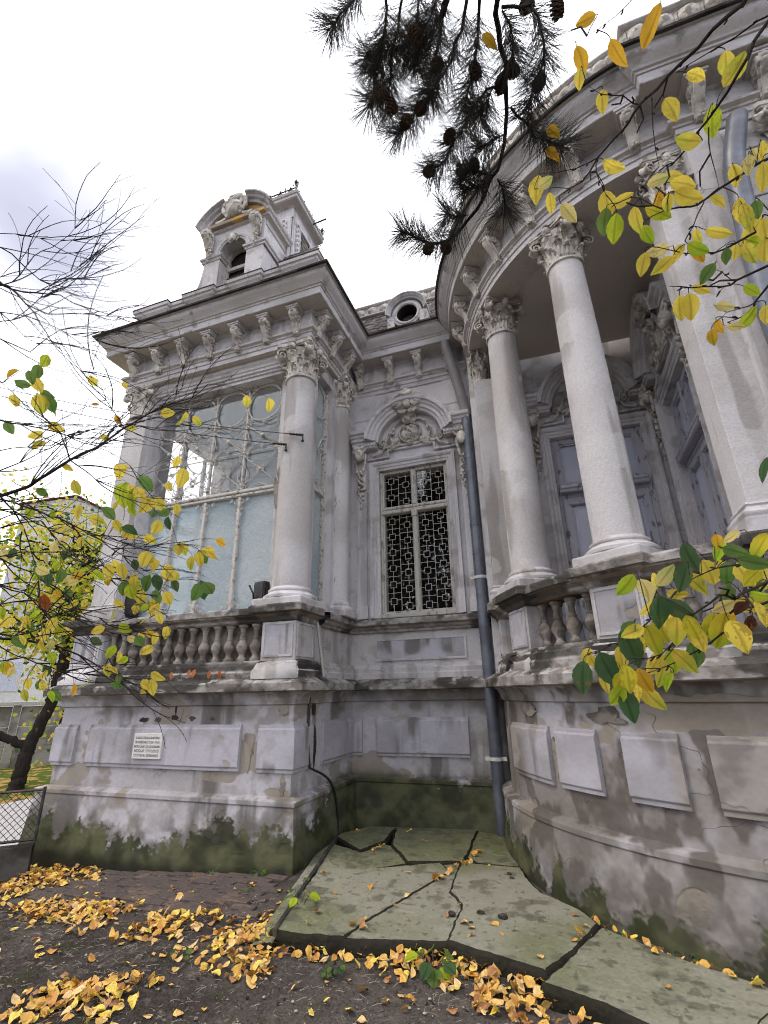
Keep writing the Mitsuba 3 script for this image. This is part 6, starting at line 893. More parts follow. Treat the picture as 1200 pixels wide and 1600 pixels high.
DATA_SLAB = [[[-2.248,6.738],[-1.298,6.856],[-1.241,5.926],[-1.246,5.691],[-1.738,5.54],[-2.079,6.047]],[[-1.253,6.868],[-0.841,6.679],[-0.699,5.718],[-1.074,5.72],[-1.209,5.935]],[[-2.771,5.919],[-2.33,5.71],[-2.174,6.046],[-2.061,6.015],[-1.763,5.533],[-2.134,5.229],[-2.491,4.986]],[[-2.866,6.208],[-2.612,6.672],[-2.268,6.733],[-2.292,6.617],[-2.241,6.158],[-2.363,5.772]],[[-2.481,4.953],[-2.132,5.182],[-1.439,5.565],[-1.314,5.381],[-1.688,4.134],[-1.733,3.887],[-2.113,3.832],[-2.252,3.853]],[[-1.4,5.536],[-1.257,5.617],[-1.176,4.865],[-1.024,4.635],[-1.006,4.05],[-1.686,3.891],[-1.649,4.135],[-1.289,5.352]],[[-1.215,5.619],[-0.677,5.638],[-0.563,5.29],[-0.47,5.073],[-0.169,4.815],[-0.046,4.586],[-0.208,4.137],[-0.367,3.851],[-0.777,3.972],[-0.983,4.047],[-1.002,4.642],[-1.153,4.886]],[[0.01,4.537],[0.191,4.401],[0.429,4.228],[0.646,4.118],[0.842,4.009],[0.834,3.885],[0.689,3.688],[0.548,3.39],[0.369,3.365],[0.183,3.475],[-0.062,3.625],[-0.334,3.72]],[[0.875,3.963],[1.074,3.878],[1.016,3.477],[0.731,3.386],[0.567,3.393],[0.702,3.682]]]
DATA_PILE = [[[-6.66,4.94],[-6.76,5.39],[-5.32,5.24],[-5.11,4.85],[-5.48,4.52],[-5.64,4.24]],[[-5.23,4.14],[-4.97,4.3],[-4.14,4.3],[-3.81,4.01],[-4.25,3.82],[-4.73,3.87]],[[-3.62,3.8],[-3.54,4.05],[-2.98,4.21],[-2.93,4.09],[-3.09,3.84],[-3.14,3.6]],[[-2.57,3.49],[-2.79,3.95],[-2.45,4.28],[-2.14,3.8],[-2.05,3.42],[-2.38,3.31]],[[-2.2,3.78],[-2.26,4.05],[-1.8,4.14],[-1.51,4.13],[-1.41,3.85],[-1.67,3.81],[-1.9,3.7]],[[-3.34,2.68],[-3.5,2.9],[-3.34,3.08],[-2.96,3.23],[-2.69,3.22],[-2.67,3.02],[-2.71,2.82]],[[-1.68,4.18],[-1.2,4.23],[-0.95,4.16],[-0.67,4.0],[-0.43,3.93],[-0.21,3.83],[-0.14,3.64],[-0.71,3.46],[-0.77,3.75],[-1.04,3.77],[-1.33,3.75]]]
DATA_GAP = [[[-0.142,4.786],[0.248,4.418],[0.548,4.208],[0.833,3.995]],[[-1.131,6.071],[-1.179,5.679],[-1.303,5.224],[-1.403,5.028]],[[-1.721,3.86],[-1.645,4.092]],[[-2.956,6.596],[-2.669,6.438]],[[-2.226,6.136],[-2.185,5.717]],[[-0.038,4.66],[-0.178,4.237]]]
# ---------------------------------------------------------------- ground, paving
def sm(a, b, x):
    t = np.clip((x-a)/(b-a), 0, 1); return t*t*(3-2*t)
def gz(x, y):
    x, y = np.asarray(x, float), np.asarray(y, float)
    base = -.092-.066*np.clip(-2.8-x, 0, 3.6)+.30*sm(7.2, 10, -x)
    near = sm(9, 4, np.hypot(x+1, y-4))
    near = near*(1-.9*sm(4.0, 4.2, y)*sm(-6.1, -5.8, x)*sm(-2.4, -2.6, x))
    n = meshkit.fbm(np.stack([x*2.2, y*2.2, x*0], -1), 4, 11)-.5
    return base+near*(.07*n+.022*(meshkit.fbm(np.stack([x*13., y*13., x*0], -1), 3, 12)-.5))
ax_x = np.concatenate([[-160, -90, -50, -30, -20, -14, -11], np.arange(-9, 2.6, .04), [3.5, 6, 12, 40, 160]])
ax_y = np.concatenate([[-160, -60, -20, -6, -2, 0, 1, 1.6], np.arange(2, 7.3, .04), [8, 10, 14, 20, 40, 160]])
GX, GY = np.meshgrid(ax_x, ax_y, indexing='ij')
put('ground', grid(np.stack([GX, GY, gz(GX, GY)-.004], -1)), 'soil', smooth=True); lab('ground', 'dark bare soil in front of the house', kind='structure')
LX, LY = np.meshgrid(np.linspace(-60, -9.2, 30), np.linspace(-5, 50, 30), indexing='ij')
put('lawn', grid(np.stack([LX, LY, gz(LX, LY)+.012], -1)), 'lawn', smooth=True); lab('lawn', 'green lawn scattered with yellow leaves beyond the wire fence', kind='structure')
LX, LY = np.meshgrid(np.linspace(-9.3, -6.8, 12), np.linspace(1, 12, 12), indexing='ij')
put('driveway', grid(np.stack([LX, LY, gz(LX, LY)+.03], -1)), 'pale_paving', smooth=True); lab('driveway', 'pale paved strip seen through the wire fence', kind='structure')
FP = 'flagstone_path'
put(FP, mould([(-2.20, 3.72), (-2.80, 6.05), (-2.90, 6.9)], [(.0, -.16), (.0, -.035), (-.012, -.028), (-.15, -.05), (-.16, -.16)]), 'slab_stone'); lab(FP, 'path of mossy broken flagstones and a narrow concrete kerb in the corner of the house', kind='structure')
for i, poly in enumerate(DATA_SLAB):
    r = np.random.default_rng(50+i)
    poly = Polygon(poly).buffer(.041, join_style=2).exterior.coords[:-1]
    p = dense([*poly, poly[0]], .035)[:-1]
    nz = meshkit.fbm(np.stack([p[:, 0]*9, p[:, 1]*9, p[:, 0]*0], -1), 3, i)[:, None]-.5
    pl = Polygon(p); sgn = 1 if pl.exterior.is_ccw else -1
    d = np.roll(p, -1, 0)-np.roll(p, 1, 0); d /= np.linalg.norm(d, axis=1)[:, None]; n = np.stack([d[:, 1], -d[:, 0]], 1)*sgn
    nz2 = meshkit.fbm(np.stack([p[:, 0]*27, p[:, 1]*27, p[:, 0]*0+i], -1), 3, i)[:, None]-.5
    p = p+n*(nz*.026+nz2*.020)
    tilt = lambda q: .004*r0[0]+q[:, 0]*r0[1]+q[:, 1]*r0[2]
    r0 = r.normal(0, 1, 3)*np.array([1, .0, .0]); z0 = r.uniform(-.008, .012)
    rings = [np.column_stack([p-n*o, np.full(len(p), z)+z0]) for o, z in ((.0, -.17), (-.004, -.05), (.002, -.022), (.012, -.008), (.030, -.001))]
    side = grid(np.swapaxes(np.array(rings), 0, 1), True)
    inner = Polygon(rings[-1][:, :2]).buffer(0); inner = max(getattr(inner, 'geoms', [inner]), key=lambda g: g.area)
    v, f = trimesh.creation.triangulate_polygon(inner, engine='earcut')
    top = TM(np.column_stack([v, np.full(len(v), -.001+z0)]), f)
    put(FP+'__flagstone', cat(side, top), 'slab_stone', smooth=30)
un = unary_union([Polygon(s).buffer(.05) for s in DATA_SLAB]).buffer(-.10)
un = max(getattr(un, 'geoms', [un]), key=lambda g: g.area); v_, f_ = trimesh.creation.triangulate_polygon(un, engine='earcut')
put(FP+'__joint_soil', TM(np.column_stack([v_, np.full(len(v_), -.016)]), f_), 'soil', smooth=False)
BP = 'brick_path'
put(BP, bx(-6.0, -2.75, 4.12, 5.08, -.40, -.335), 'soil'); lab(BP, 'strip of dark worn bricks laid flat along the foot of the bay', kind='structure')
r = np.random.default_rng(3)
for j in range(9):
    for i in range(14):
        x0 = -5.9+.235*i+.117*(j % 2); y0 = 4.16+.105*j
        if x0+.23 > -2.55-.21*(y0-3.9): continue
        if j < 2 and r.random() < .35 or i < 2 and r.random() < .5: continue
        z = float(gz(x0+.1, y0))+.020+r.normal(0, .006)
        M = trans(x0+.112, y0+.05, z) @ rotz(r.normal(0, .015)); M[2, 0] = r.normal(0, .02); M[2, 1] = r.normal(0, .02)
        put(BP+'__brick', mv(bx(-.112, .112, -.048, .048, -.05, 0, .006), M), 'paving_brick', smooth=False)
EP = [(-2.23, 3.80), (-2.50, 4.85), (-2.83, 6.16), (-2.94, 6.84)]
k = put('metal_edging', mould(EP, [(-.012, -.16), (-.016, .015), (.0, .022), (.016, .015), (.012, -.16)]), 'iron_dark'); lab(k, 'dark metal edging strip between the flagstones and the bay', 'edging')
for i, ((x, y), s) in enumerate(zip([(-1.064, 4.426), (-.858, 4.518), (-.686, 4.476), (-.901, 4.333), (-.706, 5.33), (-.74, 5.43)], [.026, .024, .032, .014, .02, .02])):
    k = put('clod', lump(ball((x, y, s*.5), s, 2, (1.2, .8, .7)), .3*s, 40, i), 'soil'); lab(k, ['left one of three dark clods in a row on the middle flagstone', 'middle one of three dark clods in a row on the middle flagstone', 'largest dark clod, right end of the row on the middle flagstone', 'tiny dark clod nearest the front edge of the flagstones', 'dark clod on the flagstone close to the round wall, the nearer of two', 'dark clod on the flagstone close to the round wall, the farther of two'][i], 'clod', 'dark clods on the flagstones')
# ---------------------------------------------------------------- leaves
LC = dict(y=(.72, .52, .035), p=(.66, .55, .20), o=(.66, .38, .035), l=(.42, .50, .035), g=(.13, .23, .035), G=(.040, .095, .030), v=(.50, .44, .03), m=(.62, .50, .04), b=(.085, .035, .028), r=(.42, .12, .03))
def leaf(L, W, col, col2=None, fold=.25, curl=.2, wave=.0, rows=8, seed=0, serr=.035):
    """A leaf in its own frame: base at the origin, tip along +x, upper face +z. Returns the mesh and its vertex colours."""
    r = np.random.default_rng(seed); t = np.linspace(0, 1, rows); s = np.array([-1, -.5, 0, .5, 1.])
    w = W/2*np.sin(np.pi*np.clip(t, 0, 1)**.82)**.78; w[0], w[-1] = W*.02, W*.01
    w = w*(1+serr*np.where(np.arange(rows) % 2, 1, -1))
    b = r.normal(0, .06)
    X = t[:, None]*L-0*s; Y = s*w[:, None]+b*L*np.sin(t*np.pi)[:, None]*.6
    Z = fold*np.abs(Y-b*L*np.sin(t*np.pi)[:, None]*.6)-curl*L*t[:, None]**2+wave*L*np.sin(t*7+r.uniform(0, 6))[:, None]*s*.5-.04*W*np.where((np.arange(rows) % 2)[:, None] & (np.abs(s) == .5), 1, 0)
    if isinstance(col, str):
        u = np.stack([np.broadcast_to(t[:, None]*.998+2*CODES.index(col), (rows, 5)), np.broadcast_to(s[None]*.99+4*(1+seed % 97), (rows, 5))], -1)
        return grid(np.stack([X, Y, Z], -1)), u.reshape(-1, 2)
    c = np.array(col)[None, None]*np.ones((rows, 5, 1))
    if col2 is not None: k = np.clip((t-.25)*1.8, 0, 1)[:, None, None]; c = c*(1-k)+np.array(col2)*k
    c = c*(1+r.normal(0, .07, (rows, 5, 1))); c[:, 2] *= .80
    c[:, [1, 3]] *= np.where(np.arange(rows) % 2, .93, 1.04)[:, None, None]
    m = grid(np.stack([X, Y, Z], -1)); return m, np.clip(c, .01, .85).reshape(-1, 3)
def leaf_at(key, o, tip, nrm, L, code, mat_, seed, W=.56, **kw):
    r = np.random.default_rng(seed)
    live = mat_ == 'leaf_skin'
    m, c = leaf(L, L*W*r.uniform(.88, 1.1), str(code) if live else LC[code], None, r.uniform(.08, .42), r.uniform(-.1, .38), r.uniform(0, .10), seed=seed, **kw)
    tip, nrm = np.array(tip), np.array(nrm); y = np.cross(nrm, tip)
    m.apply_transform(frame(np.array(o)-tip*L*.5, tip, y, nrm))
    k = num(key); scene[k] = mikit.ply(m, mat_, smooth=True, **({'uv': c} if live else {'color': c})); return k
def crook(p, seed, a=.006, k=4):
    """A branch polyline with small kinks."""
    r = np.random.default_rng(seed); p = np.asarray(p, float); out = [p[0]]
    for u, v in zip(p[:-1], p[1:]):
        n = max(2, int(np.linalg.norm(v-u)/.05))
        for t in np.linspace(0, 1, n+1)[1:]: out.append(u+(v-u)*t+(r.normal(0, a, 3) if t < 1 else 0))
    return np.array(out)
def petioles(branches, leaves, rad):
    pts = np.vstack([b for b in branches]); ms = []
    for q in leaves:
        o, tip, L = np.array(q[0:3]), np.array(q[3:6]), q[9]; b = o-tip*L*.5; j = np.argmin(((pts-b)**2).sum(1)); e = pts[j]; d = np.linalg.norm(e-b)
        if d > .35: continue
        mid = (b+e)/2+np.array([0, 0, .15*d]); ms.append(tube(bez(b, b-tip*min(.02, d*.3), mid, e, n=6), np.linspace(rad*.7, rad, 6), 4, False))
    return cat(ms)
def limb(a, p, r0=.028):
    a, b, c = np.array(a, float), np.array(p[1][0]), np.array(p[1][1]); q = crook(bez(a, a*.6+b*.4+np.array([0, .05, .3]), b*1.6-c*.6, b, n=9), 3, .008)
    return tube(q, np.linspace(r0, p[0]*.55, len(q)), 7)
# the fruit tree whose branches hang in from the right
CT = holder('fruit_tree'); lab(CT, 'fruit tree with large yellow and green leaves hanging into view before the round porch', 'tree')
bl = []
for i, (w, p) in enumerate(DATA_R_BRANCH):
    q = crook(p, i, .0022); bl.append(q)
    r = np.random.default_rng(i); sp_ = []
    for j in range(1, len(q)-1):
        if r.random() < .75:
            d = q[j+1]-q[j]; d /= np.linalg.norm(d); v = r.normal(0, 1, 3); v -= d*(v@d); v /= np.linalg.norm(v); L = r.choice([.008, .012, .05], p=[.5, .35, .15]); sp_.append(tube([q[j], q[j]+(d*.6+v*.8)*L*.6, q[j]+(d*.9+v*.6)*L], [.0022, .0018, .0016], 5))
    put(CT+'__branch', cat(tube(q, np.linspace(w*1.45, w*.45, len(q))*.62, 6), *sp_), 'twig_bark', smooth=True)
put(CT+'__leaf_stalks', petioles(bl, DATA_R_LEAF, .0011), 'twig_bark'); lab(list(scene)[-1], 'thin leaf stalks along the twigs', kind='stuff')
for i, q in enumerate(DATA_R_LEAF): leaf_at(CT+'__leaf', q[0:3], q[3:6], q[6:9], q[9], q[10], 'leaf_skin', i, rows=11)
put(CT+'__trunk', cat(tube([(2.2, .6, -.2), (2.15, .65, 1.0), (2.0, .8, 2.2), (1.9, .9, 3.4), (1.6, 1.0, 4.2)], [.16, .13, .11, .07, .03], 12), *[limb((2.05, .75, z0), p, .03) for z0, p in zip((1.2, 1.6, 2.0, 2.4), (DATA_R_BRANCH[17], DATA_R_BRANCH[18], DATA_R_BRANCH[4], DATA_R_BRANCH[0]))]), 'bark', smooth=True)
# the pine
PT = holder('pine_tree'); lab(PT, 'pine branch with long dark needles and cones hanging from above', 'tree')
for i, (w, p) in enumerate(DATA_PINE):
    q = crook(p, 90+i, .006); k = put(PT+'__branch', tube(q, np.linspace(w, w*.5, len(q))*.62, 7), 'bark', smooth=True)
    seg = np.linalg.norm(np.diff(q, axis=0), axis=1); S_ = np.concatenate([[0], np.cumsum(seg)]); Lb = S_[-1]; r = np.random.default_rng(i)
    lo = .70 if i == 0 else (.12 if Lb > .25 else .0)
    V, F = [], []; n = int(Lb*(1-lo)*1250)+120
    for j in range(n):
        u = lo+(1-lo)*min(1, r.beta(1.25, .85)); s = u*Lb; a = min(np.searchsorted(S_, s, 'right')-1, len(q)-2); o = q[a]+(q[a+1]-q[a])*(s-S_[a])/max(seg[a], 1e-6)
        d = (q[a+1]-q[a])/seg[a]; v = r.normal(0, 1, 3); v -= d*(v@d); v /= np.linalg.norm(v)
        h = d*r.uniform(.25, 1.1)+v; h[2] -= .15; h /= np.linalg.norm(h); ln = r.uniform(.08, .15)*(1 if u > .5 else .8); h2 = h+np.array([0, 0, -.22])*r.random(); h2 /= np.linalg.norm(h2)
        x = np.cross(h, [.3, .5, .81]); x /= np.linalg.norm(x); y = np.cross(h, x); b = len(V); w_ = .00095
        for pp, ww in ((o, w_), (o+h*ln*.55, w_), (o+h*ln*.55+h2*ln*.45, w_*.35)):
            V += [pp+x*ww, pp-x*ww*.5+y*ww*.87, pp-x*ww*.5-y*ww*.87]
        for e in (0, 3):
            for g_ in range(3): F += [(b+e+g_, b+e+(g_+1) % 3, b+e+3+(g_+1) % 3), (b+e+g_, b+e+3+(g_+1) % 3, b+e+3+g_)]
    put(k+'__needles', TM(V, F), 'needles', smooth=False); lab(list(scene)[-1], 'tuft of long dark pine needles', kind='stuff')
for i, c in enumerate(DATA_CONE):
    r = np.random.default_rng(i); ms = [ball((0, 0, 0), .017, 1, (1, 1, 1.5))]
    for j in range(46):
        z = -.028+.056*j/45; rr = .021*math.sqrt(max(.05, 1-(z/.032)**2)); a = j*2.4
        sc_ = bx(-.0055, .0055, -.0017, .0017, 0, .010); ms.append(mv(sc_, frame((rr*.7*math.cos(a), rr*.7*math.sin(a), z), (-math.sin(a), math.cos(a), 0), (0, 0, 1), (math.cos(a), math.sin(a), 0))))
    ax_ = np.array([r.normal(0, .5), r.normal(0, .5), -1]); ax_ /= np.linalg.norm(ax_); x = np.cross(ax_, [1, 0, 0]); x /= np.linalg.norm(x)
    put(PT+'__cone', mv(cat(ms), frame(np.array(c), x, np.cross(ax_, x), ax_)), 'cone_brown', smooth=False)
for i, c in enumerate(DATA_CAUGHT):
    k = leaf_at('caught_leaf', c, (.5, .2, -.85), (-.3, -.93, -.2), .07, 'o', 'leaf_skin', 900+i)
    lab(k, ['single orange leaf caught high among the pine needles', 'folded orange leaf caught on the pine twig tip before the round cornice', 'small orange leaf caught below the other on the pine twig tip'][i], 'leaf')
put(PT+'__trunk', cat(tube([(2.6, -1.6, -.2), (2.5, -1.55, 2), (2.45, -1.5, 5), (2.4, -1.5, 9)], [.26, .22, .19, .12], 14), *[tube([(2.45, -1.5, 5.3), (1.2, -.6, 5.7), (b[1][0][0]+.15, b[1][0][1]-.1, b[1][0][2]+.35), b[1][0]], [.06, .04, .025, b[0]], 7) for b in [DATA_PINE[j] for j in (0, 2, 3, 4, 5, 6, 7, 8, 17, 18)]]), 'bark', smooth=True)
# the half-bare tree on the left
LT = holder('half_bare_tree'); lab(LT, 'half bare tree with dark twigs and sparse yellow and green leaves before the bay window', 'tree')
bl = []; tw = []
for i, (w, p) in enumerate(DATA_L_BRANCH):
    q = crook(p, 300+i, .0032); bl.append(q)
    put(LT+'__branch', tube(q, np.linspace(w, w*.22, len(q))*.55, 6), 'bark' if w > .009 else 'twig_bark', smooth=True)
    r = np.random.default_rng(700+i); n = int(np.sum(np.linalg.norm(np.diff(q, axis=0), axis=1))*13)
    for j in range(n):
        a = r.integers(1, len(q)-1); d = q[a+1]-q[a]; d /= np.linalg.norm(d)+1e-9; v = r.normal(0, 1, 3); v -= d*(v@d); v /= np.linalg.norm(v); h = d*1.1+v*.62+np.array([.10, .02, .16]); h /= np.linalg.norm(h)
        L = r.uniform(.10, .50)*(.72 if i >= 18 else 1.05); s = bez(q[a], q[a]+h*L*.5+v*L*.06, q[a]+(h-v*.25+np.array([0, 0, .1*r.normal()]))*L, n=8)+r.normal(0, .0012, (8, 3))*(np.arange(8) > 0)[:, None]; tw.append(tube(s, np.linspace(.0030, .0013, len(s)), 4, False))
        if L > .2:
            for e in range(2):
                c_ = s[r.integers(1, len(s)-1)]; g_ = h+r.normal(0, .38, 3); g_ /= np.linalg.norm(g_); tw.append(tube(bez(c_, c_+g_*L*.25, c_+g_*L*.45+r.normal(0, .02, 3), n=5), .0012, 4, False))
put(LT+'__twigs', cat(tw), 'twig_bark', smooth=True); lab(list(scene)[-1], 'tangle of thin dark twigs', kind='stuff')
put(LT+'__leaf_stalks', petioles(bl, DATA_L_LEAF, .0014), 'twig_bark'); lab(list(scene)[-1], 'thin leaf stalks', kind='stuff')
for i, q in enumerate(DATA_L_LEAF): leaf_at(LT+'__leaf', q[0:3], q[3:6], q[6:9], q[9], q[10], 'leaf_skin', 2000+i, W=.66, rows=7)
jt = DATA_L_BRANCH[0][1][0]
put(LT+'__trunk', cat(tube([(-4.6, .5, -.3), (-4.5, .55, .8), (-4.35, .7, 1.6), (-4.2, .75, 2.6), (-4.1, .9, 4.2)], [.17, .13, .11, .08, .03], 12), *[limb((-4.38, .65, z), p) for z, p in [(1.7, DATA_L_BRANCH[0]), (1.8, DATA_L_BRANCH[5]), (2.6, DATA_L_BRANCH[1]), (2.7, DATA_L_BRANCH[3]), (3., DATA_L_BRANCH[7]), (1.1, DATA_L_BRANCH[18]), (1.0, DATA_L_BRANCH[20]), (1.2, DATA_L_BRANCH[22])]]), 'bark', smooth=True)
# fallen leaves
FC = [(.68, .40, .085), (.56, .28, .06), (.70, .49, .22), (.76, .57, .10), (.36, .17, .07), (.70, .46, .15)]
def dry(r, L):
    m, c = leaf(L, L*r.uniform(.62, .82), FC[r.choice(6, p=[.28, .2, .14, .16, .1, .12])], None, r.uniform(-.5, .5), r.uniform(-.5, .5), r.uniform(0, .22), rows=7, seed=int(r.integers(1e9)))
    return m, c
spots = []; r = np.random.default_rng(21)
for pl in DATA_PILE:
    g = Polygon(pl).buffer(0); x0, y0, x1, y1 = g.bounds; n = int(g.area*(560 if pl is not DATA_PILE[-1] else 800))
    while n > 0:
        x, y = r.uniform(x0, x1), r.uniform(y0, y1)
        if not g.buffer(.09*r.normal()).contains(Point(x, y)): continue
        e = max(0, g.exterior.distance(Point(x, y))); spots.append((x, y, r.uniform(.004, .012+min(.05, e*.4)), .40)); n -= 1
for ln in DATA_GAP:
    l = LineString(ln); 
    for j in range(int(l.length*34)):
        p = l.interpolate(r.uniform(0, l.length)); spots.append((p.x+r.normal(0, .02), p.y+r.normal(0, .02), None, .5))
for j in range(420): spots.append((r.uniform(-5.6, .6), r.uniform(2.6, 5.0), .008, .16))
for j in range(12): spots.append((r.uniform(-2.3, -.3), r.uniform(4.0, 6.7), None, .12))
slabs_ = [Polygon(s) for s in DATA_SLAB]
built = []
for x, y, up_, tl in spots:
    if math.hypot(x-CX, y-CY) < 3.165 or (y > 5.12 and x < -2.8): continue
    on = any(s.contains(Point(x, y)) for s in slabs_)
    if on and up_ is not None and up_ != .008: continue
    if on and up_ is not None and up_ == .008 and r.random() < .8: continue
    z = .012 if on else (float(gz(x, y))+up_ if up_ is not None else -.02)
    L = r.choice([r.uniform(.03, .055), r.uniform(.05, .085)], p=[.4, .6]); m, c = dry(r, L); a = r.uniform(0, 6.28); n = np.array([r.normal(0, tl), r.normal(0, tl), 1]); n /= np.linalg.norm(n); t_ = np.array([math.cos(a), math.sin(a), 0]); t_ -= n*(t_@n); t_ /= np.linalg.norm(t_)
    mm_ = mv(m, frame((x, y, z), t_, np.cross(n, t_), n) @ trans(-L/2, 0, .004)); lo = mm_.vertices[:, 2].min()-((0 if on else float(gz(x, y)))+.001)
    if lo < 0: mm_.vertices = mm_.vertices+np.array([0, 0, -lo])
    z_ = 'on the mossy flagstones' if on else 'on the brick strip below the bay' if y > 4.14 and x < -2.7 else 'in the gap below the round wall' if up_ is None else 'alone on the bare soil' if up_ == .008 else 'in the heap below the flagstone edge' if x > -2.1 else 'in the heap at the kerb corner' if x > -3.1 else 'in the leaf heaps at bottom left'
    built.append((math.hypot(x, y), mm_, c, z_))
built.sort(key=lambda q: q[0]); vis = [b for b in built if b[0] > 3.55]; near_, far_ = vis[:290], [b for b in built if b[0] <= 3.55]+vis[290:]
for d_, m, c, z_ in near_:
    k = num('fallen_leaf'); scene[k] = mikit.ply(m, 'dry_leaf', smooth=True, color=c); a_ = c.mean(0); n_ = 'pale tan' if a_[2] > .12 else 'dark brownish orange' if a_[0] < .56 else 'yellow' if a_[1]/a_[0] > .66 else 'golden orange'; lab(k, f'fallen {n_} leaf lying {z_}', 'leaf', f'fallen {n_} leaves {z_}')
scene['fallen_leaves'] = mikit.ply(cat([b[1] for b in far_]), 'dry_leaf', smooth=True, color=np.vstack([b[2] for b in far_])); lab('fallen_leaves', 'mass of golden leaves lying along the foot of the bay and the paving', 'leaves', kind='stuff')
# litter of needles and twigs on the soil
V = []; r = np.random.default_rng(4)
for j in range(4200):
    x, y = r.uniform(-5.6, 1.2), r.uniform(2.5, 4.6)
    if any(s.contains(Point(x, y)) for s in slabs_): continue
    a = r.uniform(0, 3.14); L = r.uniform(.02, .09); z = float(gz(x, y))+.013; e = np.array([math.cos(a), math.sin(a), r.normal(0, .12)])*L/2; o = np.array([x, y, z+abs(e[2])])
    V.append(tube([o-e, o+np.array([0, 0, .004]), o+e], r.uniform(.0007, .0014), 3, False))
for j in range(1500):
    x, y = r.uniform(-5.6, 1.2), r.uniform(2.5, 4.6)
    if not any(s.contains(Point(x, y)) for s in slabs_): V.append(ball((x, y, float(gz(x, y))+.006), r.choice([.0025, .004, .006, .010], p=[.4, .35, .18, .07]), 0, (1.2, 1, .7)))
put('ground_litter', cat(V), 'litter_brown'); lab('ground_litter', 'dry needles, twigs and crumbs scattered on the bare soil', 'litter', kind='stuff')
# small plants
def herb(key, x, y, z, n, L, H_, spread, codes, label, seed, W=.85):
    r = np.random.default_rng(seed); k = holder(key); st = []
    for i in range(n):
        a = i*2.4+r.normal(0, .3); d = np.array([math.cos(a), math.sin(a)])*spread*r.uniform(.4, 1); h = H_*r.uniform(.5, 1.1)
        e = np.array([x+d[0], y+d[1], z+h]); st.append(tube(bez((x, y, z-.02), (x+d[0]*.2, y+d[1]*.2, z+h*.8), e, n=7), .0028, 5, False))
        tip = np.array([d[0], d[1], -.25*spread]); tip /= np.linalg.norm(tip); nr_ = np.array([0, 0, 1])+r.normal(0, .25, 3); nr_ -= tip*(nr_@tip); nr_ /= np.linalg.norm(nr_)
        l = L*r.uniform(.7, 1.15); leaf_at(k+'__leaf', e+tip*l*.45, tip, nr_, l, codes[i % len(codes)], 'leaf_skin', seed*50+i, W=W)
    put(k+'__stems', cat(st), 'needles'); lab(k, label, 'plant')
herb('green_plant', -1.06, 3.84, -.17, 11, .11, .16, .13, 'gGgglG', 'low green plant with broad leaves growing among the leaves below the flagstones', 31)
herb('young_sapling', -2.30, 4.30, -.16, 7, .085, .30, .11, 'lglyg', 'thin young sapling with light green leaves beside the corner of the flagstones', 32, .8)
put(FP+'__gap_soil', mould(arc(CX, CY, 3.13, 12, 86, 40), [(0, -.2), (0, -.045), (.22, -.06), (.24, -.2)]), 'soil')
for i, (x, y, n, l) in enumerate([(-1.67, 3.62, 16, 'feathery green weed on the bare soil left of the broad leaved plant'), (-2.75, 3.45, 6, 'small light green weed on the soil at the bottom left'), (-3.2, 5.07, 10, 'dark green weed at the foot of the bay, near its corner'), (-3.75, 5.08, 9, 'dark green weed at the foot of the bay, below the middle panel'), (-3.02, 4.62, 5, 'tiny weed between the bricks and the kerb'), (.06, 4.50, 9, 'green weed in the gap below the round wall, near the middle slab'), (.48, 4.27, 9, 'green weed in the gap below the round wall, towards the right edge')]):
    herb('weed', x, y, float(gz(x, y)) if x < 0 else -.055, n, .045, .06, .07, 'gGg', l, 40+i, .8)
# ---------------------------------------------------------------- fence and background on the left
FN = holder('wire_fence'); lab(FN, 'low dark wire mesh fence on a concrete base at the corner of the bay', 'fence')
f0, fd = np.array([-6.20, 4.93]), np.array([-.72, -.69]); fd /= np.linalg.norm(fd)
fp = lambda s, z: np.array([*(f0+fd*s), z])
put(FN+'__frame', cat([tube([fp(0, .57), fp(1.6, .57)], .016, 6), tube([fp(0, .05), fp(1.6, .05)], .016, 6), tube([fp(0, .03), fp(0, .60)], .02, 6), tube([fp(1.6, .03), fp(1.6, .6)], .02, 6)]), 'iron_dark')
ws = []
for s in np.arange(-.5, 1.6, .075):
    for sg in (1, -1):
        a, b = (s, s+.52) if sg > 0 else (s+.52, s); lo, hi = sorted((a, b)); t0, t1 = 0., 1.
        za = lambda q: .05+.52*(q-a)/(b-a)
        u0, u1 = max(lo, 0), min(hi, 1.6)
        if u1 > u0: ws.append(tube([fp(u0, za(u0)), fp(u1, za(u1))], .0035, 4, False))
put(FN+'__wire_mesh', cat(ws), 'iron_dark'); lab(list(scene)[-1], 'crossed diagonal wires', kind='stuff')
base_ = mould([tuple(f0), tuple(f0+fd*1.7)], [(-.10, -.6), (-.09, .0), (.09, .0), (.10, -.6)]); put(FN+'__concrete_base', base_, 'dark_concrete')
CW = holder('concrete_wall'); lab(CW, 'grey concrete panel wall behind the lawn', 'wall')
w0, w1 = np.array([-19.5, 1.5]), np.array([-10.2, 15.2]); wd_ = (w1-w0)/np.linalg.norm(w1-w0); Lw = np.linalg.norm(w1-w0); ang = math.atan2(wd_[1], wd_[0])
for i in range(int(Lw/2)):
    M = trans(*(w0+wd_*2*i), 0) @ rotz(ang)
    put(CW+'__post', mv(bx(-.09, .09, -.09, .09, -.2, 1.52, .01), M), 'concrete')
    for j in range(3): put(CW+'__panel', mv(bx(.10, 1.90, -.03, .03, -.05+.5*j, .44+.5*j, .012), M), 'concrete', smooth=False)
    put(CW+'__coping', mv(bx(-.02, 1.98, -.12, .12, 1.46, 1.56, .01), M), 'pale_paving')
BT = holder('background_tree'); lab(BT, 'dark trunked tree with yellow green leaves behind the fence on the lawn', 'tree')
tr = []
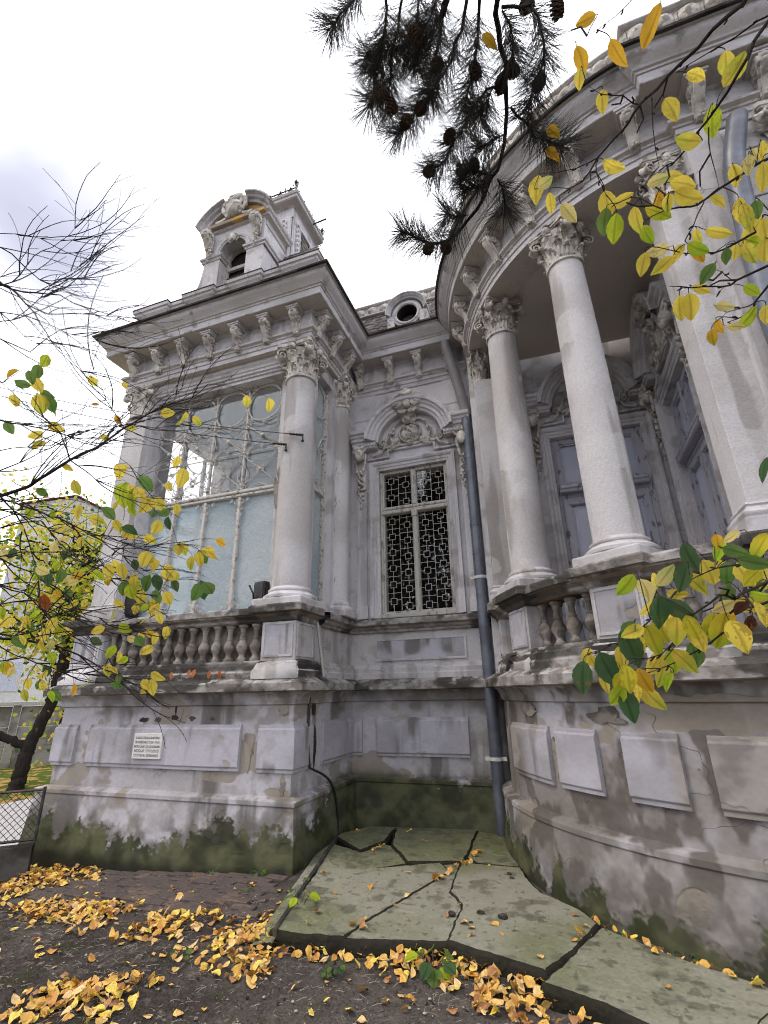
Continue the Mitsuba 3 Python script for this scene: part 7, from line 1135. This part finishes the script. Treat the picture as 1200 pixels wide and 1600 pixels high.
q = crook([(-10.42, 7.65, -.1), (-10.40, 7.75, .8), (-10.25, 7.9, 1.5), (-10.15, 7.9, 2.6), (-10.2, 7.8, 4.2)], 5, .012); tr.append(tube(q, np.linspace(.14, .055, len(q)), 12))
q = crook([(-10.42, 7.72, .7), (-10.9, 7.2, 1.05), (-11.6, 6.6, 1.5)], 6, .012); tr.append(tube(q, np.linspace(.085, .04, len(q)), 8))
r = np.random.default_rng(8); tips = []
for j in range(46):
    b = np.array([-10.1, 7.95, r.uniform(1.9, 5.0)]); d = r.normal(0, 1, 3)*np.array([1, 1, .55])+np.array([0, 0, .15]); d /= np.linalg.norm(d); e = b+d*r.uniform(1.2, 2.9); q = crook([b, (b+e)/2+np.array([0, 0, .15]), e], j, .02); tr.append(tube(q, np.linspace(.035, .008, len(q)), 5)); tips += [q[i] for i in range(len(q)//3, len(q))]
put(BT+'__trunk', cat(tr), 'bark', smooth=True)
ml, cl = [], []
for j in range(6800):
    t_ = tips[r.integers(len(tips))]+r.normal(0, .30, 3); code = r.choice(list('yyylllgGvp')); L = r.uniform(.08, .13); m, c = leaf(L, L*.7, str(code), rows=4, seed=j)
    a = r.normal(0, 1, 3); a /= np.linalg.norm(a); b = np.cross(a, r.normal(0, 1, 3)); b /= np.linalg.norm(b); ml.append(mv(m, frame(t_, a, np.cross(b, a), b))); cl.append(c)
scene[BT+'__crown'] = mikit.ply(cat(ml), 'leaf_skin', smooth=True, uv=np.vstack(cl)); lab(BT+'__crown', 'yellow green foliage', kind='stuff')
NH = holder('neighbouring_house'); lab(NH, 'pale gabled house with a grey sheet metal gable behind the twigs', 'house')
hx = np.array([.53, .85]); M = frame((-25.17, 18.32, 0), (.618, .786, 0), (-.786, .618, 0), (0, 0, 1))
put(NH+'__wall', mv(xz(ext(Polygon([(-2.3, 0), (2.3, 0), (2.3, 11.6), (0, 12.5), (-2.3, 11.6)]), 9), 0), M), 'house_paint', smooth=False)
put(NH+'__roof', mv(cat(mould([(0, -.2), (0, 9.2)], [(0, 12.52), (2.5, 11.54), (2.5, 11.60), (0, 12.58)], cap=True), mould([(0, -.2), (0, 9.2)], [(0, 12.52), (-2.5, 11.54), (-2.5, 11.60), (0, 12.58)])), M), 'roof_edge', smooth=False)
put(NH+'__gable_sheet', mv(cat([bx(-2.1+.3*i, -2.1+.3*i+.27, -.05, 0, 11.0, 11.6+(2.1-abs(-1.96+.3*i))*.38) for i in range(14)]), M), 'pale_paving', smooth=False)
for x in (-1.2, 1.2):
    for z in (2., 5., 8.): put(NH+'__window', mv(bx(x-.5, x+.5, -.04, .1, z, z+1.4), M), 'door_panel', smooth=False)

for i, (x, z) in enumerate([(-4.68, 1.83), (-4.40, 1.85), (-4.33, 1.85), (-4.10, 1.83), (-3.95, 1.82)]):
    r = np.random.default_rng(i+70); k = leaf_at('ledge_leaf', (x, 5.13, z+.02), (r.normal(0, .15), -.1, -1), (.1, -1, .1), .10, 'r', 'dry_leaf', 800+i, W=.5)
    lab(k, ['first', 'second', 'third', 'fourth', 'last'][i]+' from the left of five rusty leaves on the ledge below the bay balustrade', 'leaf', 'rusty leaves on the ledge below the balustrade')
# added evergreens, unseen but as reflections, placed and sized to darken the panes
for i, (x, y, h, l) in enumerate([(-7.7, -10., 15.5, 'dense unseen evergreen added opposite the house, mirrored to darken the grilled window'), (-4.9, -11.0, 17., 'taller unseen evergreen added opposite the house to darken the panes, right of the other one')]):
    k = holder('evergreen_tree'); r = np.random.default_rng(i); put(k+'__trunk', tube([(x, y, -.2), (x, y, h*.9)], [.28, .05], 8), 'bark'); V, F = [], []
    for j in range(5600):
        z = h*(.12+.88*r.random()**1.25); rr = (1-z/h)**.7*3.0*math.sqrt(r.random())+.15; a = r.uniform(0, 6.283); o = np.array([x+rr*math.cos(a), y+rr*math.sin(a), z-.12*rr]); d = r.normal(0, 1, 3)*.22; e = r.normal(0, 1, 3)*.12; b = len(V); V += [o, o+d+e, o+d-e]; F.append((b, b+1, b+2))
    put(k+'__crown', TM(V, F), 'needles', smooth=False); lab(list(scene)[-1], 'dark foliage of an added evergreen out of view', kind='stuff'); lab(k, l, 'tree')
